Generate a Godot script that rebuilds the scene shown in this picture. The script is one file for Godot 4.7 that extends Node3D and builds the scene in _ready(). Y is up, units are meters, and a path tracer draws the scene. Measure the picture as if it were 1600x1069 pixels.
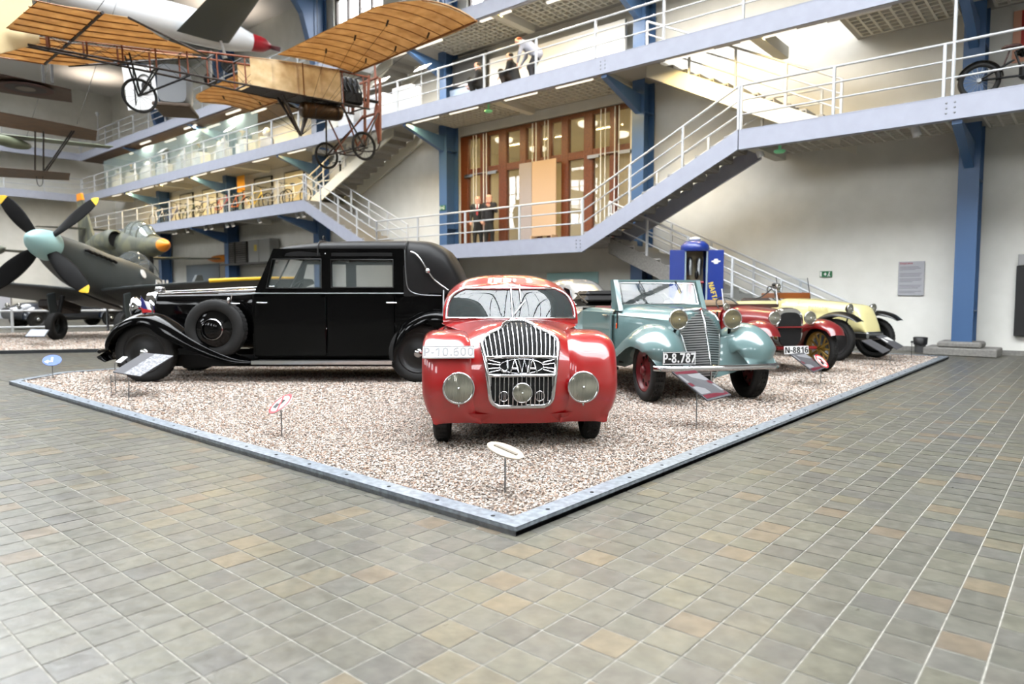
extends Node3D

# ---------------------------------------------------------------- mesh builder
class MB:
	var st := SurfaceTool.new()
	var gi := 1
	var xf := Transform3D.IDENTITY
	func _init() -> void:
		st.begin(Mesh.PRIMITIVE_TRIANGLES)
	func flat() -> MB:
		st.set_smooth_group(-1)
		return self
	func soft() -> MB:
		gi += 1
		st.set_smooth_group(gi)
		return self
	func t(a: Vector3, b: Vector3, c: Vector3) -> void:   # counter-clockwise seen from outside
		st.add_vertex(xf * a)
		st.add_vertex(xf * c)
		st.add_vertex(xf * b)
	func q(a: Vector3, b: Vector3, c: Vector3, d: Vector3) -> void:
		t(a, b, c)
		t(a, c, d)
	func to(a: Vector3, b: Vector3, c: Vector3, o: Vector3) -> void:   # turned away from o
		if (b - a).cross(c - a).dot((a + b + c) / 3.0 - o) >= 0.0:
			t(a, b, c)
		else:
			t(a, c, b)
	func qo(a: Vector3, b: Vector3, c: Vector3, d: Vector3, o: Vector3) -> void:
		to(a, b, c, o)
		to(a, c, d, o)
	func box(c: Vector3, s: Vector3, bs := Basis.IDENTITY, bev := 0.0) -> MB:
		flat()
		var h := s * 0.5
		if bev <= 0.0:
			var p := []
			for i in 8:
				p.append(c + bs * Vector3(h.x if i & 1 else -h.x, h.y if i & 2 else -h.y, h.z if i & 4 else -h.z))
			for f in [[0, 1, 3, 2], [4, 5, 7, 6], [0, 1, 5, 4], [2, 3, 7, 6], [0, 2, 6, 4], [1, 3, 7, 5]]:
				qo(p[f[0]], p[f[1]], p[f[2]], p[f[3]], c)
			return self
		bev = minf(bev, minf(h.x, minf(h.y, h.z)) * 0.9)
		var k := {}
		for i in 8:
			var sg := Vector3(1 if i & 1 else -1, 1 if i & 2 else -1, 1 if i & 4 else -1)
			for a in 3:
				var pt := (h - Vector3.ONE * bev)
				pt[a] = h[a]
				k[i * 3 + a] = c + bs * (pt * sg)
		for a in 3:
			var u := 1 << ((a + 1) % 3)
			var w := 1 << ((a + 2) % 3)
			for s2 in [0, 1 << a]:
				qo(k[s2 * 3 + a], k[(s2 | u) * 3 + a], k[(s2 | u | w) * 3 + a], k[(s2 | w) * 3 + a], c)
			var b1 := (a + 1) % 3
			var b2 := (a + 2) % 3
			for m in 4:
				var i0: int = (u if m & 1 else 0) | (w if m & 2 else 0)
				var i1: int = i0 | (1 << a)
				qo(k[i0 * 3 + b1], k[i0 * 3 + b2], k[i1 * 3 + b2], k[i1 * 3 + b1], c)
		for i in 8:
			to(k[i * 3], k[i * 3 + 1], k[i * 3 + 2], c)
		return self
	func bar(a: Vector3, b: Vector3, w: float, h: float, bev := 0.0) -> MB:   # straight bar, h in the upright plane
		var d := b - a
		var z := d.normalized()
		var x := Vector3.UP.cross(z)
		if x.length() < 0.01:
			x = Vector3.RIGHT
		x = x.normalized()
		return box((a + b) * 0.5, Vector3(w, h, d.length()), Basis(x, z.cross(x), z), bev)
	func grid(rows: Array, wrap := false, flip := false) -> MB:
		soft()
		for i in rows.size() - 1:
			var a: PackedVector3Array = rows[i]
			var b: PackedVector3Array = rows[i + 1]
			var n := a.size()
			for j in (n if wrap else n - 1):
				var m := (j + 1) % n
				if flip:
					q(a[j], b[j], b[m], a[m])
				else:
					q(a[j], a[m], b[m], b[j])
		return self
	func cap(ring: PackedVector3Array, away: Vector3) -> MB:
		flat()
		var c := Vector3.ZERO
		for p in ring:
			c += p
		c /= ring.size()
		for j in ring.size():
			to(ring[j], ring[(j + 1) % ring.size()], c, away)
		return self
	func tube(path: PackedVector3Array, r: float, n := 8, closed := false, r2 := -1.0) -> MB:
		var rows := []
		var m := path.size()
		var up := Vector3.ZERO
		for i in m:
			var d: Vector3
			if closed:
				d = path[(i + 1) % m] - path[(i + m - 1) % m]
			else:
				d = path[mini(i + 1, m - 1)] - path[maxi(i - 1, 0)]
			d = d.normalized()
			if up == Vector3.ZERO:
				up = d.cross(Vector3.UP if absf(d.y) < 0.9 else Vector3.RIGHT).normalized()
			up = (up - d * up.dot(d)).normalized()
			var s := d.cross(up)
			var rr := r if r2 < 0.0 else lerpf(r, r2, float(i) / maxi(m - 1, 1))
			var ring := PackedVector3Array()
			for j in n:
				var a := TAU * j / n
				ring.append(path[i] + (up * cos(a) + s * sin(a)) * rr)
			rows.append(ring)
		if closed:
			rows.append(rows[0])
			grid(rows, true)
		else:
			grid(rows, true)
			cap(rows[0], path[1])
			cap(rows[m - 1], path[m - 2])
		return self
	func rod(a: Vector3, b: Vector3, r: float, n := 8, r2 := -1.0) -> MB:
		return tube(PackedVector3Array([a, b]), r, n, false, r2)
	func lathe(prof: Array, tf: Transform3D, n := 24, hard := false) -> MB:   # prof of Vector2(radius, height) about local y
		var rows := []
		for p in prof:
			var ring := PackedVector3Array()
			for j in n:
				var a := TAU * j / n
				ring.append(tf * Vector3(cos(a) * p.x, p.y, sin(a) * p.x))
			rows.append(ring)
		if hard:
			for i in rows.size() - 1:
				grid([rows[i], rows[i + 1]], true)
		else:
			grid(rows, true)
		return self
	func prism(poly: PackedVector2Array, depth: float, tf := Transform3D.IDENTITY) -> MB:   # outline in x-y, depth along z
		flat()
		if Geometry2D.is_polygon_clockwise(poly):
			poly.reverse()
		var tr := Geometry2D.triangulate_polygon(poly)
		var h := depth * 0.5
		for i in range(0, tr.size(), 3):
			var a := poly[tr[i]]
			var b := poly[tr[i + 1]]
			var c := poly[tr[i + 2]]
			if (b - a).cross(c - a) < 0.0:
				var s := b
				b = c
				c = s
			t(tf * Vector3(a.x, a.y, h), tf * Vector3(b.x, b.y, h), tf * Vector3(c.x, c.y, h))
			t(tf * Vector3(a.x, a.y, -h), tf * Vector3(c.x, c.y, -h), tf * Vector3(b.x, b.y, -h))
		for i in poly.size():
			var a := poly[i]
			var b := poly[(i + 1) % poly.size()]
			q(tf * Vector3(a.x, a.y, h), tf * Vector3(a.x, a.y, -h), tf * Vector3(b.x, b.y, -h), tf * Vector3(b.x, b.y, h))
		return self
	func ball(c: Vector3, r: Vector3, n := 16, m := 10, bs := Basis.IDENTITY) -> MB:
		var rows := []
		for i in m + 1:
			var f := PI * i / m
			var ring := PackedVector3Array()
			for j in n:
				var a := TAU * j / n
				ring.append(c + bs * (Vector3(sin(f) * cos(a), -cos(f), sin(f) * sin(a)) * r))
			rows.append(ring)
		return grid(rows, true, true)
	func mesh() -> ArrayMesh:
		st.generate_normals()
		return st.commit()

# ---------------------------------------------------------------- scene helpers
func v(x: float, y: float, z: float) -> Vector3:
	return Vector3(x, y, z)

func pv(a: Array) -> PackedVector3Array:
	return PackedVector3Array(a)

func pix(x: float, y: float) -> Vector3:   # direction of a photo pixel
	return Basis.from_euler(Vector3(deg_to_rad(-3.83), deg_to_rad(40.5), 0)) * Vector3((x - 800.0) / 1075.0, -(y - 534.5) / 1075.0, -1.0)

func at(x: float, y: float, depth: float) -> Vector3:   # a pixel at a distance along the view axis
	return Vector3(0, 1.2, 0) + pix(x, y) * depth

func lev(x: float, y: float, h: float) -> Vector3:   # a pixel on a level plane
	var d := pix(x, y)
	return Vector3(0, 1.2, 0) + d * ((h - 1.2) / d.y)

func onz(x: float, y: float, z: float) -> Vector3:   # a pixel on a plane parallel to the gallery wall
	var d := pix(x, y)
	return Vector3(0, 1.2, 0) + d * (z / d.z)

func pp(a: Array) -> PackedVector2Array:   # flat list of numbers to 2D points
	var r := PackedVector2Array()
	for i in range(0, a.size(), 2):
		r.append(Vector2(a[i], a[i + 1]))
	return r

func along(pts: Array, n: int) -> PackedVector3Array:   # smooth curve through points
	var r := PackedVector3Array()
	var m := pts.size()
	for i in m - 1:
		for k in n:
			var t := float(k) / n
			r.append(pts[i].cubic_interpolate(pts[i + 1], pts[maxi(i - 1, 0)], pts[mini(i + 2, m - 1)], t))
	r.append(pts[m - 1])
	return r

func lut(tab: Array, x: float) -> Array:   # table of [x, a, b, ...] rows, smooth between the rows
	var n := tab.size()
	if tab[0][0] > tab[n - 1][0]:
		tab = tab.duplicate()
		tab.reverse()
	if x <= tab[0][0]:
		return tab[0]
	if x >= tab[n - 1][0]:
		return tab[n - 1]
	var i := 0
	while tab[i + 1][0] < x:
		i += 1
	var t: float = (x - tab[i][0]) / (tab[i + 1][0] - tab[i][0])
	var r := [x]
	for k in range(1, tab[0].size()):
		r.append(cubic_interpolate(tab[i][k], tab[i + 1][k], tab[maxi(i - 1, 0)][k], tab[mini(i + 2, n - 1)][k], t))
	return r

var used := {}
func numbered(called: String) -> String:
	var n: int = used.get(called, 0)
	used[called] = n + 1
	return called if n == 0 else "%s_%03d" % [called, n]

func tag(o: Node, label: String, category: String, group := "", kind := "") -> void:
	o.set_meta("label", label)
	if category:
		o.set_meta("category", category)
	if group:
		o.set_meta("group", group)
	if kind:
		o.set_meta("kind", kind)

func thing(called: String, label: String, category: String, at := Vector3.ZERO, turn := 0.0, group := "", kind := "") -> Node3D:
	var o := Node3D.new()
	o.name = numbered(called)
	add_child(o)
	o.position = at
	o.rotation_degrees.y = turn
	tag(o, label, category, group, kind)
	return o

func node(called: String, parent: Node, at := Vector3.ZERO) -> Node3D:
	var o := Node3D.new()
	o.name = called
	parent.add_child(o, true)
	o.position = at
	return o

func obj(called: String, b, m: Material, parent: Node = self, at := Vector3.ZERO) -> MeshInstance3D:
	var o := MeshInstance3D.new()
	o.name = numbered(called) if parent == self else called
	o.mesh = b.mesh() if b is MB else b
	o.material_override = m
	parent.add_child(o, true)
	o.position = at
	return o

func single(called: String, b, m: Material, label: String, category: String, at := Vector3.ZERO, turn := 0.0, group := "", kind := "") -> MeshInstance3D:
	var o := obj(called, b, m, self, at)
	o.rotation_degrees.y = turn
	tag(o, label, category, group, kind)
	return o

func copy(o: Node3D, at: Vector3, turn: float, label := "") -> Node3D:
	var c: Node3D = o.duplicate()
	c.name = numbered(String(o.name).rstrip("0123456789").trim_suffix("_"))
	add_child(c)
	c.position = at
	c.rotation_degrees.y = turn
	if label:
		c.set_meta("label", label)
	return c

func letters(s: String, h: float, m: Material, parent: Node, at: Vector3, turn := Basis.IDENTITY, depth := 0.004, called := "lettering", bold := 0.0, squeeze := 1.0) -> MeshInstance3D:
	var t := TextMesh.new()
	var f := SystemFont.new()
	f.font_names = PackedStringArray(["Droid Sans"])
	if bold != 0.0:
		f.font_weight = 700
	t.font = f
	t.text = s
	t.font_size = 32
	t.pixel_size = h / 23.0
	t.depth = depth
	t.curve_step = 2.0
	var o := MeshInstance3D.new()
	o.name = called
	o.mesh = t
	o.material_override = m
	parent.add_child(o, true)
	o.transform = Transform3D(turn * Basis.from_scale(Vector3(squeeze, 1, 1)), at)
	return o

# ---------------------------------------------------------------- materials
var mats := {}
func mat(key: String, c := Color.WHITE, rough := 0.6, metal := 0.0, coat := 0.0) -> StandardMaterial3D:
	if mats.has(key):
		return mats[key]
	var m := StandardMaterial3D.new()
	m.resource_name = key
	m.albedo_color = c
	m.roughness = rough
	m.metallic = metal
	if coat > 0.0:
		m.clearcoat_enabled = true
		m.clearcoat = coat
		m.clearcoat_roughness = 0.03
	mats[key] = m
	return m

func M(key: String) -> StandardMaterial3D:
	return mats[key]

func noise_tex(sz: int, freq: float, lo: Color, hi: Color, oct := 4, sd := 1, mid = null, as_normal := false) -> NoiseTexture2D:
	var n := FastNoiseLite.new()
	n.seed = sd
	n.noise_type = FastNoiseLite.TYPE_SIMPLEX_SMOOTH
	n.frequency = freq
	n.fractal_octaves = oct
	var t := NoiseTexture2D.new()
	t.width = sz
	t.height = sz
	t.seamless = true
	t.noise = n
	if as_normal:
		t.as_normal_map = true
		t.bump_strength = 4.0
		return t
	var g := Gradient.new()
	g.set_color(0, lo)
	g.set_color(1, hi)
	if mid != null:
		g.add_point(0.5, mid)
	t.color_ramp = g
	return t

func grain(m: StandardMaterial3D, tex: Texture2D, sc: float, world := true) -> StandardMaterial3D:
	m.albedo_texture = tex
	m.uv1_triplanar = true
	m.uv1_world_triplanar = world
	m.uv1_scale = Vector3.ONE * sc
	return m

func glass(key: String, c: Color, a: float) -> StandardMaterial3D:
	var m := mat(key, Color(c.r, c.g, c.b, a), 0.02)
	m.transparency = BaseMaterial3D.TRANSPARENCY_ALPHA
	return m

func glow(key: String, c: Color, e: float) -> StandardMaterial3D:
	var m := mat(key, c, 0.5)
	m.emission_enabled = true
	m.emission = c
	m.emission_energy_multiplier = e
	return m

func make_materials() -> void:
	mat("plaster", Color(0.86, 0.855, 0.83), 0.85)
	grain(M("plaster"), noise_tex(512, 0.01, Color(0.95, 0.95, 0.945), Color(1, 1, 1), 5, 3), 0.25)
	mat("ceiling_plaster", Color(0.88, 0.87, 0.86), 0.9)
	mat("steel_lavender", Color(0.62, 0.635, 0.69), 0.45)
	grain(M("steel_lavender"), noise_tex(256, 0.02, Color(0.96, 0.96, 0.96), Color(1, 1, 1), 4, 7), 0.5)
	mat("rail_white", Color(0.74, 0.75, 0.76), 0.35)
	mat("steel_blue", Color(0.22, 0.335, 0.485), 0.4)
	mat("deck_grey", Color(0.6, 0.59, 0.57), 0.8)
	mat("waffle", Color(0.78, 0.77, 0.73), 0.7)
	mat("concrete", Color(0.52, 0.51, 0.49), 0.85)
	grain(M("concrete"), noise_tex(512, 0.03, Color(0.8, 0.8, 0.8), Color(1, 1, 1), 5, 9), 1.0)
	mat("soffit_wood", Color(0.33, 0.22, 0.14), 0.6)
	grain(M("soffit_wood"), noise_tex(512, 0.02, Color(0.6, 0.55, 0.5), Color(1, 1, 1), 5, 12), 0.5)
	mat("door_wood", Color(0.42, 0.22, 0.09), 0.4)
	grain(M("door_wood"), noise_tex(512, 0.03, Color(0.72, 0.66, 0.6), Color(1, 1, 1), 5, 14), 0.8)
	mat("chrome", Color(0.86, 0.86, 0.87), 0.07, 1.0)
	mat("brushed_steel", Color(0.6, 0.61, 0.62), 0.3, 1.0)
	mat("dark_metal", Color(0.08, 0.08, 0.085), 0.45, 0.6)
	mat("black_paint", Color(0.012, 0.012, 0.013), 0.08)
	M("black_paint").metallic_specular = 0.35
	mat("black_satin", Color(0.025, 0.025, 0.027), 0.5)
	mat("black_matte", Color(0.02, 0.02, 0.02), 0.9)
	mat("black_cloth", Color(0.03, 0.03, 0.033), 0.5)
	M("black_cloth").metallic_specular = 0.35
	grain(M("black_cloth"), noise_tex(256, 0.15, Color(0.8, 0.8, 0.8), Color(1, 1, 1), 3, 15), 3.0, false)
	mat("rubber", Color(0.045, 0.043, 0.04), 0.75)
	grain(M("rubber"), noise_tex(256, 0.05, Color(0.7, 0.68, 0.64), Color(1, 1, 1), 4, 16), 2.0, false)
	mat("red_paint", Color(0.54, 0.006, 0.016), 0.3, 0.0, 1.0)
	mat("dark_red_paint", Color(0.42, 0.02, 0.04), 0.3, 0.0, 1.0)
	mat("teal_paint", Color(0.355, 0.455, 0.455), 0.32, 0.0, 1.0)
	mat("cream_paint", Color(0.87, 0.83, 0.6), 0.35, 0.0, 0.8)
	mat("white_plate", Color(0.88, 0.88, 0.88), 0.5)
	mat("silver_paint", Color(0.62, 0.63, 0.64), 0.25, 0.6, 1.0)
	mat("leather_brown", Color(0.2, 0.09, 0.06), 0.55)
	mat("leather_red", Color(0.3, 0.06, 0.06), 0.55)
	mat("wheel_red", Color(0.4, 0.05, 0.09), 0.4)
	mat("gold_paint", Color(0.62, 0.5, 0.22), 0.4, 0.3)
	mat("varnish_wood", Color(0.55, 0.3, 0.1), 0.35)
	mat("white_gloss", Color(0.86, 0.87, 0.88), 0.25, 0.0, 0.6)
	mat("white_matte", Color(0.85, 0.85, 0.85), 0.7)
	mat("cream_wall", Color(0.86, 0.83, 0.71), 0.85)
	glass("window_glass", Color(0.9, 0.95, 0.95), 0.06)
	glass("car_glass", Color(0.55, 0.6, 0.6), 0.12)
	M("car_glass").metallic_specular = 1.0
	glass("lens_glass", Color(0.85, 0.85, 0.78), 0.25)
	mat("lens_ribbed", Color(0.7, 0.69, 0.63), 0.12, 0.65)
	mat("lens_rib", Color(0.5, 0.5, 0.46), 0.25, 0.4)
	mat("lens_warm", Color(0.66, 0.6, 0.42), 0.12, 0.7)
	mat("lens_bright", Color(0.9, 0.9, 0.88), 0.1, 0.8)
	mat("grille_dark", Color(0.2, 0.22, 0.22), 0.6)
	mat("louvre_chrome", Color(0.8, 0.81, 0.81), 0.3, 0.85)
	mat("teal_line", Color(0.5, 0.62, 0.6), 0.3, 0.0, 1.0)
	glow("tube_glow", Color(1.0, 0.97, 0.9), 5.0)
	glow("spot_glow", Color(1.0, 0.96, 0.9), 5.0)

# ---------------------------------------------------------------- scene
const WALL := -17.1
const EDGE := -14.7
const LAND := 2.75
const L1 := 4.78
const L3 := 7.1
const L4 := 9.5
const CEIL := 13.6
const COLS := [-2.1, -9.6, -17.1, -24.6, -32.1, -39.6]

func _ready() -> void:
	var cam := Camera3D.new()
	cam.name = "camera"
	cam.position = Vector3(0, 1.2, 0)
	cam.rotation_degrees = Vector3(-3.83, 40.5, 0)
	var lens := CameraAttributesPhysical.new()
	lens.frustum_focal_length = 35.2
	lens.exposure_aperture = 2.4
	lens.frustum_focus_distance = 5.2
	lens.frustum_near = 0.05
	lens.frustum_far = 400.0
	cam.attributes = lens
	add_child(cam)
	cam.fov = 52.87
	cam.near = 0.05
	cam.far = 400.0
	var env := Environment.new()
	env.background_mode = Environment.BG_SKY
	var sky := Sky.new()
	var sm := ProceduralSkyMaterial.new()
	sm.sky_top_color = Color(0.95, 0.965, 0.98)
	sm.sky_horizon_color = Color(0.97, 0.97, 0.97)
	sm.ground_horizon_color = Color(0.7, 0.7, 0.68)
	sm.ground_bottom_color = Color(0.5, 0.5, 0.48)
	sm.sky_energy_multiplier = 6.2
	sky.sky_material = sm
	env.sky = sky
	env.tonemap_mode = Environment.TONE_MAPPER_LINEAR
	env.tonemap_exposure = 0.27
	env.sdfgi_enabled = true
	env.ssao_enabled = true
	env.ssil_enabled = true
	var we := WorldEnvironment.new()
	we.name = "world"
	we.environment = env
	add_child(we)
	make_materials()
	build_shell()
	build_galleries()
	build_stairs()
	build_partition()
	build_floor()
	build_platforms()
	red_car()
	black_car()
	teal_car()
	roadster()
	cream_car()
	far_vehicles()
	fighter_plane()
	jet_plane()
	monoplane()
	hanging_planes()
	signs()
	gallery_things()
	people()

func slab(b: MB, x0: float, x1: float, y0: float, y1: float, z0: float, z1: float) -> void:
	b.box(v((x0 + x1) / 2, (y0 + y1) / 2, (z0 + z1) / 2), v(absf(x1 - x0), absf(y1 - y0), absf(z1 - z0)))

func structure(called: String, b: MB, m: Material, label: String) -> MeshInstance3D:
	return single(called, b, m, label, "", Vector3.ZERO, 0.0, "", "structure")

func build_shell() -> void:
	var b := MB.new()
	# gallery wall with the opening of the wooden partition and high windows
	var wins := []
	for k in 3:
		wins.append([COLS[k + 1] - 4.3 if k == 9 else COLS[3 - k] + 0.5, COLS[3 - k] + 3.6])  # first bay is in view; the other two windows are added for light
	slab(b, -48, 14.3, 0, LAND, WALL, WALL - 0.3)
	slab(b, -48, -16.95, LAND, 6.65, WALL, WALL - 0.3)
	slab(b, -10.24, 14.3, LAND, 6.65, WALL, WALL - 0.3)
	slab(b, -48, 14.3, 6.65, 10.0, WALL, WALL - 0.3)
	slab(b, -48, 14.3, 13.2, CEIL + 1.2, WALL, WALL - 0.3)
	var x := -48.0
	for w in wins:
		slab(b, x, w[0], 10.0, 13.2, WALL, WALL - 0.3)
		x = w[1]
	slab(b, x, 14.3, 10.0, 13.2, WALL, WALL - 0.3)
	structure("wall_back", b, M("plaster"), "white plastered wall behind the steel galleries")
	var k := 0
	for w in wins:
		k += 1
		var f := structure("window_%d" % k, frame_bars(w[0], w[1], 10.0, 13.2, WALL - 0.15, [0.25, 0.5, 0.75], []), mat("mullion_brown", Color(0.2, 0.13, 0.09), 0.5), "tall window with dark mullions above the top gallery")
		for i in 4:
			var g := MB.new()
			var xa: float = lerpf(w[0], w[1], i / 4.0)
			var xb: float = lerpf(w[0], w[1], (i + 1) / 4.0)
			slab(g, xa + 0.04, xb - 0.04, 10.06, 13.14, WALL - 0.145, WALL - 0.155)
			obj("pane", g, M("window_glass"), f)
	b = MB.new()
	slab(b, -47.5, 14, 0, 0.1, WALL, WALL + 0.02)
	structure("baseboard_back", b, M("concrete"), "low grey baseboard along the white wall")
	b = MB.new()
	slab(b, -47.8, -47.5, 0, CEIL + 1.2, WALL, 16)
	structure("wall_end", b, M("plaster"), "white end wall of the hall behind the hanging aircraft")
	b = MB.new()
	slab(b, 14, 14.3, 0, CEIL + 1.2, WALL, 16)
	structure("wall_entrance", b, M("plaster"), "white wall closing the hall on the entrance side")
	# street wall behind the visitor: tall windows
	b = MB.new()
	slab(b, -48, 14.3, 0, 7.5, 16, 16.3)
	slab(b, -48, 14.3, 12.6, CEIL + 1.2, 16, 16.3)
	x = -48.0
	var n := 0
	while x < 13.0:
		slab(b, x, x + 4.3, 7.5, 12.6, 16, 16.3)
		x += 4.3
		if x + 3.0 < 14.0:
			k += 1
			var f := structure("window_%d" % k, frame_bars(x, x + 3.0, 7.5, 12.6, 16.15, [0.333, 0.666], [0.33, 0.66]), M("mullion_brown"), "tall window in the street wall of the hall")
			var g := MB.new()
			slab(g, x + 0.04, x + 2.96, 7.54, 12.56, 16.14, 16.15)
			obj("pane", g, M("window_glass"), f)
			x += 3.0
			n += 1
		else:
			slab(b, x, 14.3, 7.5, 12.6, 16, 16.3)
			break
	structure("wall_front", b, mat("grey_plaster", Color(0.5, 0.49, 0.47), 0.9), "grey street wall of the hall")
	# ceiling: flat plaster at the sides, glazed roof light in the middle
	b = MB.new()
	slab(b, -48, 14.3, CEIL, CEIL + 0.3, WALL - 0.3, -9.0)
	slab(b, -48, 14.3, CEIL, CEIL + 0.3, 1.5, 16.3)
	slab(b, -48, -43, CEIL, CEIL + 0.3, -9.0, 1.5)
	slab(b, 12.0, 14.3, CEIL, CEIL + 0.3, -9.0, 1.5)
	slab(b, -43, 12, CEIL, CEIL + 1.2, -9.1, -9.0)
	slab(b, -43, 12, CEIL, CEIL + 1.2, 1.5, 1.6)
	structure("ceiling", b, M("ceiling_plaster"), "white plaster ceiling round the glazed roof light")
	b = MB.new()
	for i in 28:
		slab(b, -43.05 + i * 2.0, -42.95 + i * 2.0, CEIL + 0.95, CEIL + 1.15, -9.0, 1.5)
	for i in 6:
		var z := -9.0 + i * 2.1
		slab(b, -43, 12, CEIL + 0.95, CEIL + 1.2, z - 0.05, z + 0.05)
	var sk := structure("window_%d" % (k + 1), b, M("dark_metal"), "glazed roof light with a grid of dark bars")
	b = MB.new()
	slab(b, -43, 12, CEIL + 1.16, CEIL + 1.17, -9.0, 1.5)
	obj("glazing", b, M("window_glass"), sk)
	# blue steel frames: columns, brackets, roof ribs
	for i in COLS.size():
		var c: float = COLS[i]
		var col := thing("column", "blue steel frame column %s" % ["on a stepped concrete plinth beside the information board", "beside the wooden partition at the stair flight", "between the wooden partition and the white wall", "at the top of the landing stairs", "behind the black limousine's bonnet", "beside the yellow propeller tip"][i], "column", v(c, 0, 0), 0, "", "structure")
		b = MB.new()
		b.box(v(0, CEIL / 2, -16.43), v(0.36, CEIL, 0.03))
		obj("flange", b, M("steel_blue"), col)
		b = MB.new()
		b.box(v(0, CEIL / 2, -16.97), v(0.36, CEIL, 0.03))
		obj("flange", b, M("steel_blue"), col)
		b = MB.new()
		b.box(v(0, CEIL / 2, -16.7), v(0.03, CEIL, 0.51))
		obj("web", b, M("steel_blue"), col)
		for y in [0.9, 3.5, 6.1, 8.6]:
			for s in [-1, 1]:
				b = MB.new()
				b.box(v(s * 0.1, y, -16.7), v(0.17, 0.02, 0.5))
				obj("stiffener", b, M("steel_blue"), col)
		var lv := [L1, L3, L4]
		if c > -18 and c < -9:
			lv = [L3, L4]
		for y in lv:
			b = MB.new()
			b.prism(pp([-16.42, y - 1.05, -16.42, y - 0.55, -14.75, y - 0.43, -14.75, y - 0.5]), 0.16, Transform3D(Basis(Vector3(0, 0, 1), Vector3(0, 1, 0), Vector3(-1, 0, 0)), Vector3.ZERO))
			obj("bracket", b, M("steel_blue"), col)
		b = MB.new()
		var pl := pp([-16.42, 10.4, -16.42, CEIL, -9.1, CEIL, -9.1, CEIL - 0.25, -14.6, CEIL - 0.3, -15.4, CEIL - 0.6, -15.9, CEIL - 1.2, -16.2, CEIL - 2.2])
		b.prism(pl, 0.3, Transform3D(Basis(Vector3(0, 0, 1), Vector3(0, 1, 0), Vector3(-1, 0, 0)), Vector3.ZERO))
		obj("roof_rib", b, M("steel_blue"), col)
	var pn := thing("column_plinth", "stepped grey concrete plinth under the blue column", "plinth", v(-2.1, 0, -16.6))
	b = MB.new()
	b.box(v(0, 0.08, 0), v(1.25, 0.16, 0.95), Basis.IDENTITY, 0.02)
	obj("step", b, M("concrete"), pn)
	b = MB.new()
	b.box(v(-0.02, 0.22, 0), v(0.75, 0.12, 0.75), Basis.IDENTITY, 0.03)
	obj("step", b, M("concrete"), pn)

func frame_bars(x0: float, x1: float, y0: float, y1: float, z: float, vs: Array, hs: Array, w := 0.09, d := 0.12) -> MB:
	var b := MB.new()
	for s in [0.0, 1.0] + vs:
		var x := lerpf(x0 + w / 2, x1 - w / 2, s)
		b.box(v(x, (y0 + y1) / 2, z), v(w, y1 - y0, d))
	for s in [0.0, 1.0] + hs:
		var y := lerpf(y0 + w / 2, y1 - w / 2, s)
		b.box(v((x0 + x1) / 2, y, z), v(x1 - x0, w, d * 0.96))
	return b

func railing(called_label: String, pts: Array, posts: Array, m := "rail_white", hgt := 0.93) -> Node3D:
	# pts: corner points on the deck edge; posts: [segment, share] pairs or a spacing
	var r := thing("railing", called_label, "railing", pts[0])
	var pm := MB.new()
	pm.box(v(0, hgt / 2, 0), v(0.05, hgt, 0.05))
	var pmesh := pm.mesh()
	for p in posts:
		obj("post", pmesh, M(m), r, p - pts[0])
	for k in 3:
		var h: float = hgt * [1.0, 0.67, 0.34][k]
		var b := MB.new()
		for i in pts.size() - 1:
			b.rod(pts[i] - pts[0] + v(0, h, 0), pts[i + 1] - pts[0] + v(0, h, 0), 0.026 if k == 0 else 0.019, 8)
			b.ball(pts[i] - pts[0] + v(0, h, 0), Vector3.ONE * (0.026 if k == 0 else 0.019), 8, 6)
		obj("handrail" if k == 0 else "rail", b, M(m), r)
	return r

func between(a: Vector3, c: Vector3, step: float) -> Array:
	var n := maxi(1, roundi(a.distance_to(c) / step))
	var r := []
	for i in n + 1:
		r.append(a.lerp(c, float(i) / n))
	return r

func fascia(x0: float, y0: float, x1: float, y1: float, z: float) -> MB:   # channel beam, top edge from (x0,y0) to (x1,y1)
	var b := MB.new()
	var h := 0.42
	var a := v(x0, y0 - h / 2, z)
	var c := v(x1, y1 - h / 2, z)
	b.bar(a, c, 0.03, h)
	for s in [-1, 1]:
		var off := v(0, s * (h / 2 - 0.01), -0.06)
		b.bar(a + off, c + off, 0.16, 0.02)
	return b

func bolt_plate(parent: Node3D, x: float, y: float) -> void:
	for i in 2:
		for j in 3:
			var b := MB.new()
			b.lathe([Vector2(0, 0.014), Vector2(0.016, 0.012), Vector2(0.02, 0)], Transform3D(Basis(Vector3.RIGHT, PI / 2), v(x + (i - 0.5) * 0.13, y - 0.12 - j * 0.09, EDGE + 0.015)), 6)
			obj("bolt", b, M("brushed_steel"), parent)

func waffle(parent: Node3D, x0: float, x1: float, y: float, z0: float, z1: float) -> void:
	var b := MB.new()
	var st := 0.2
	var n := int((x1 - x0) / st)
	for i in n + 1:
		b.box(v(x0 + i * (x1 - x0) / n, y, (z0 + z1) / 2), v(0.045, 0.1, z1 - z0))
	n = int((z1 - z0) / st)
	for i in n + 1:
		b.box(v((x0 + x1) / 2, y + 0.001, z0 + i * (z1 - z0) / n), v(x1 - x0, 0.1, 0.045))
	var o := obj("waffle_grid", b, M("waffle"), parent)
	o.set_meta("kind", "stuff")

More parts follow.
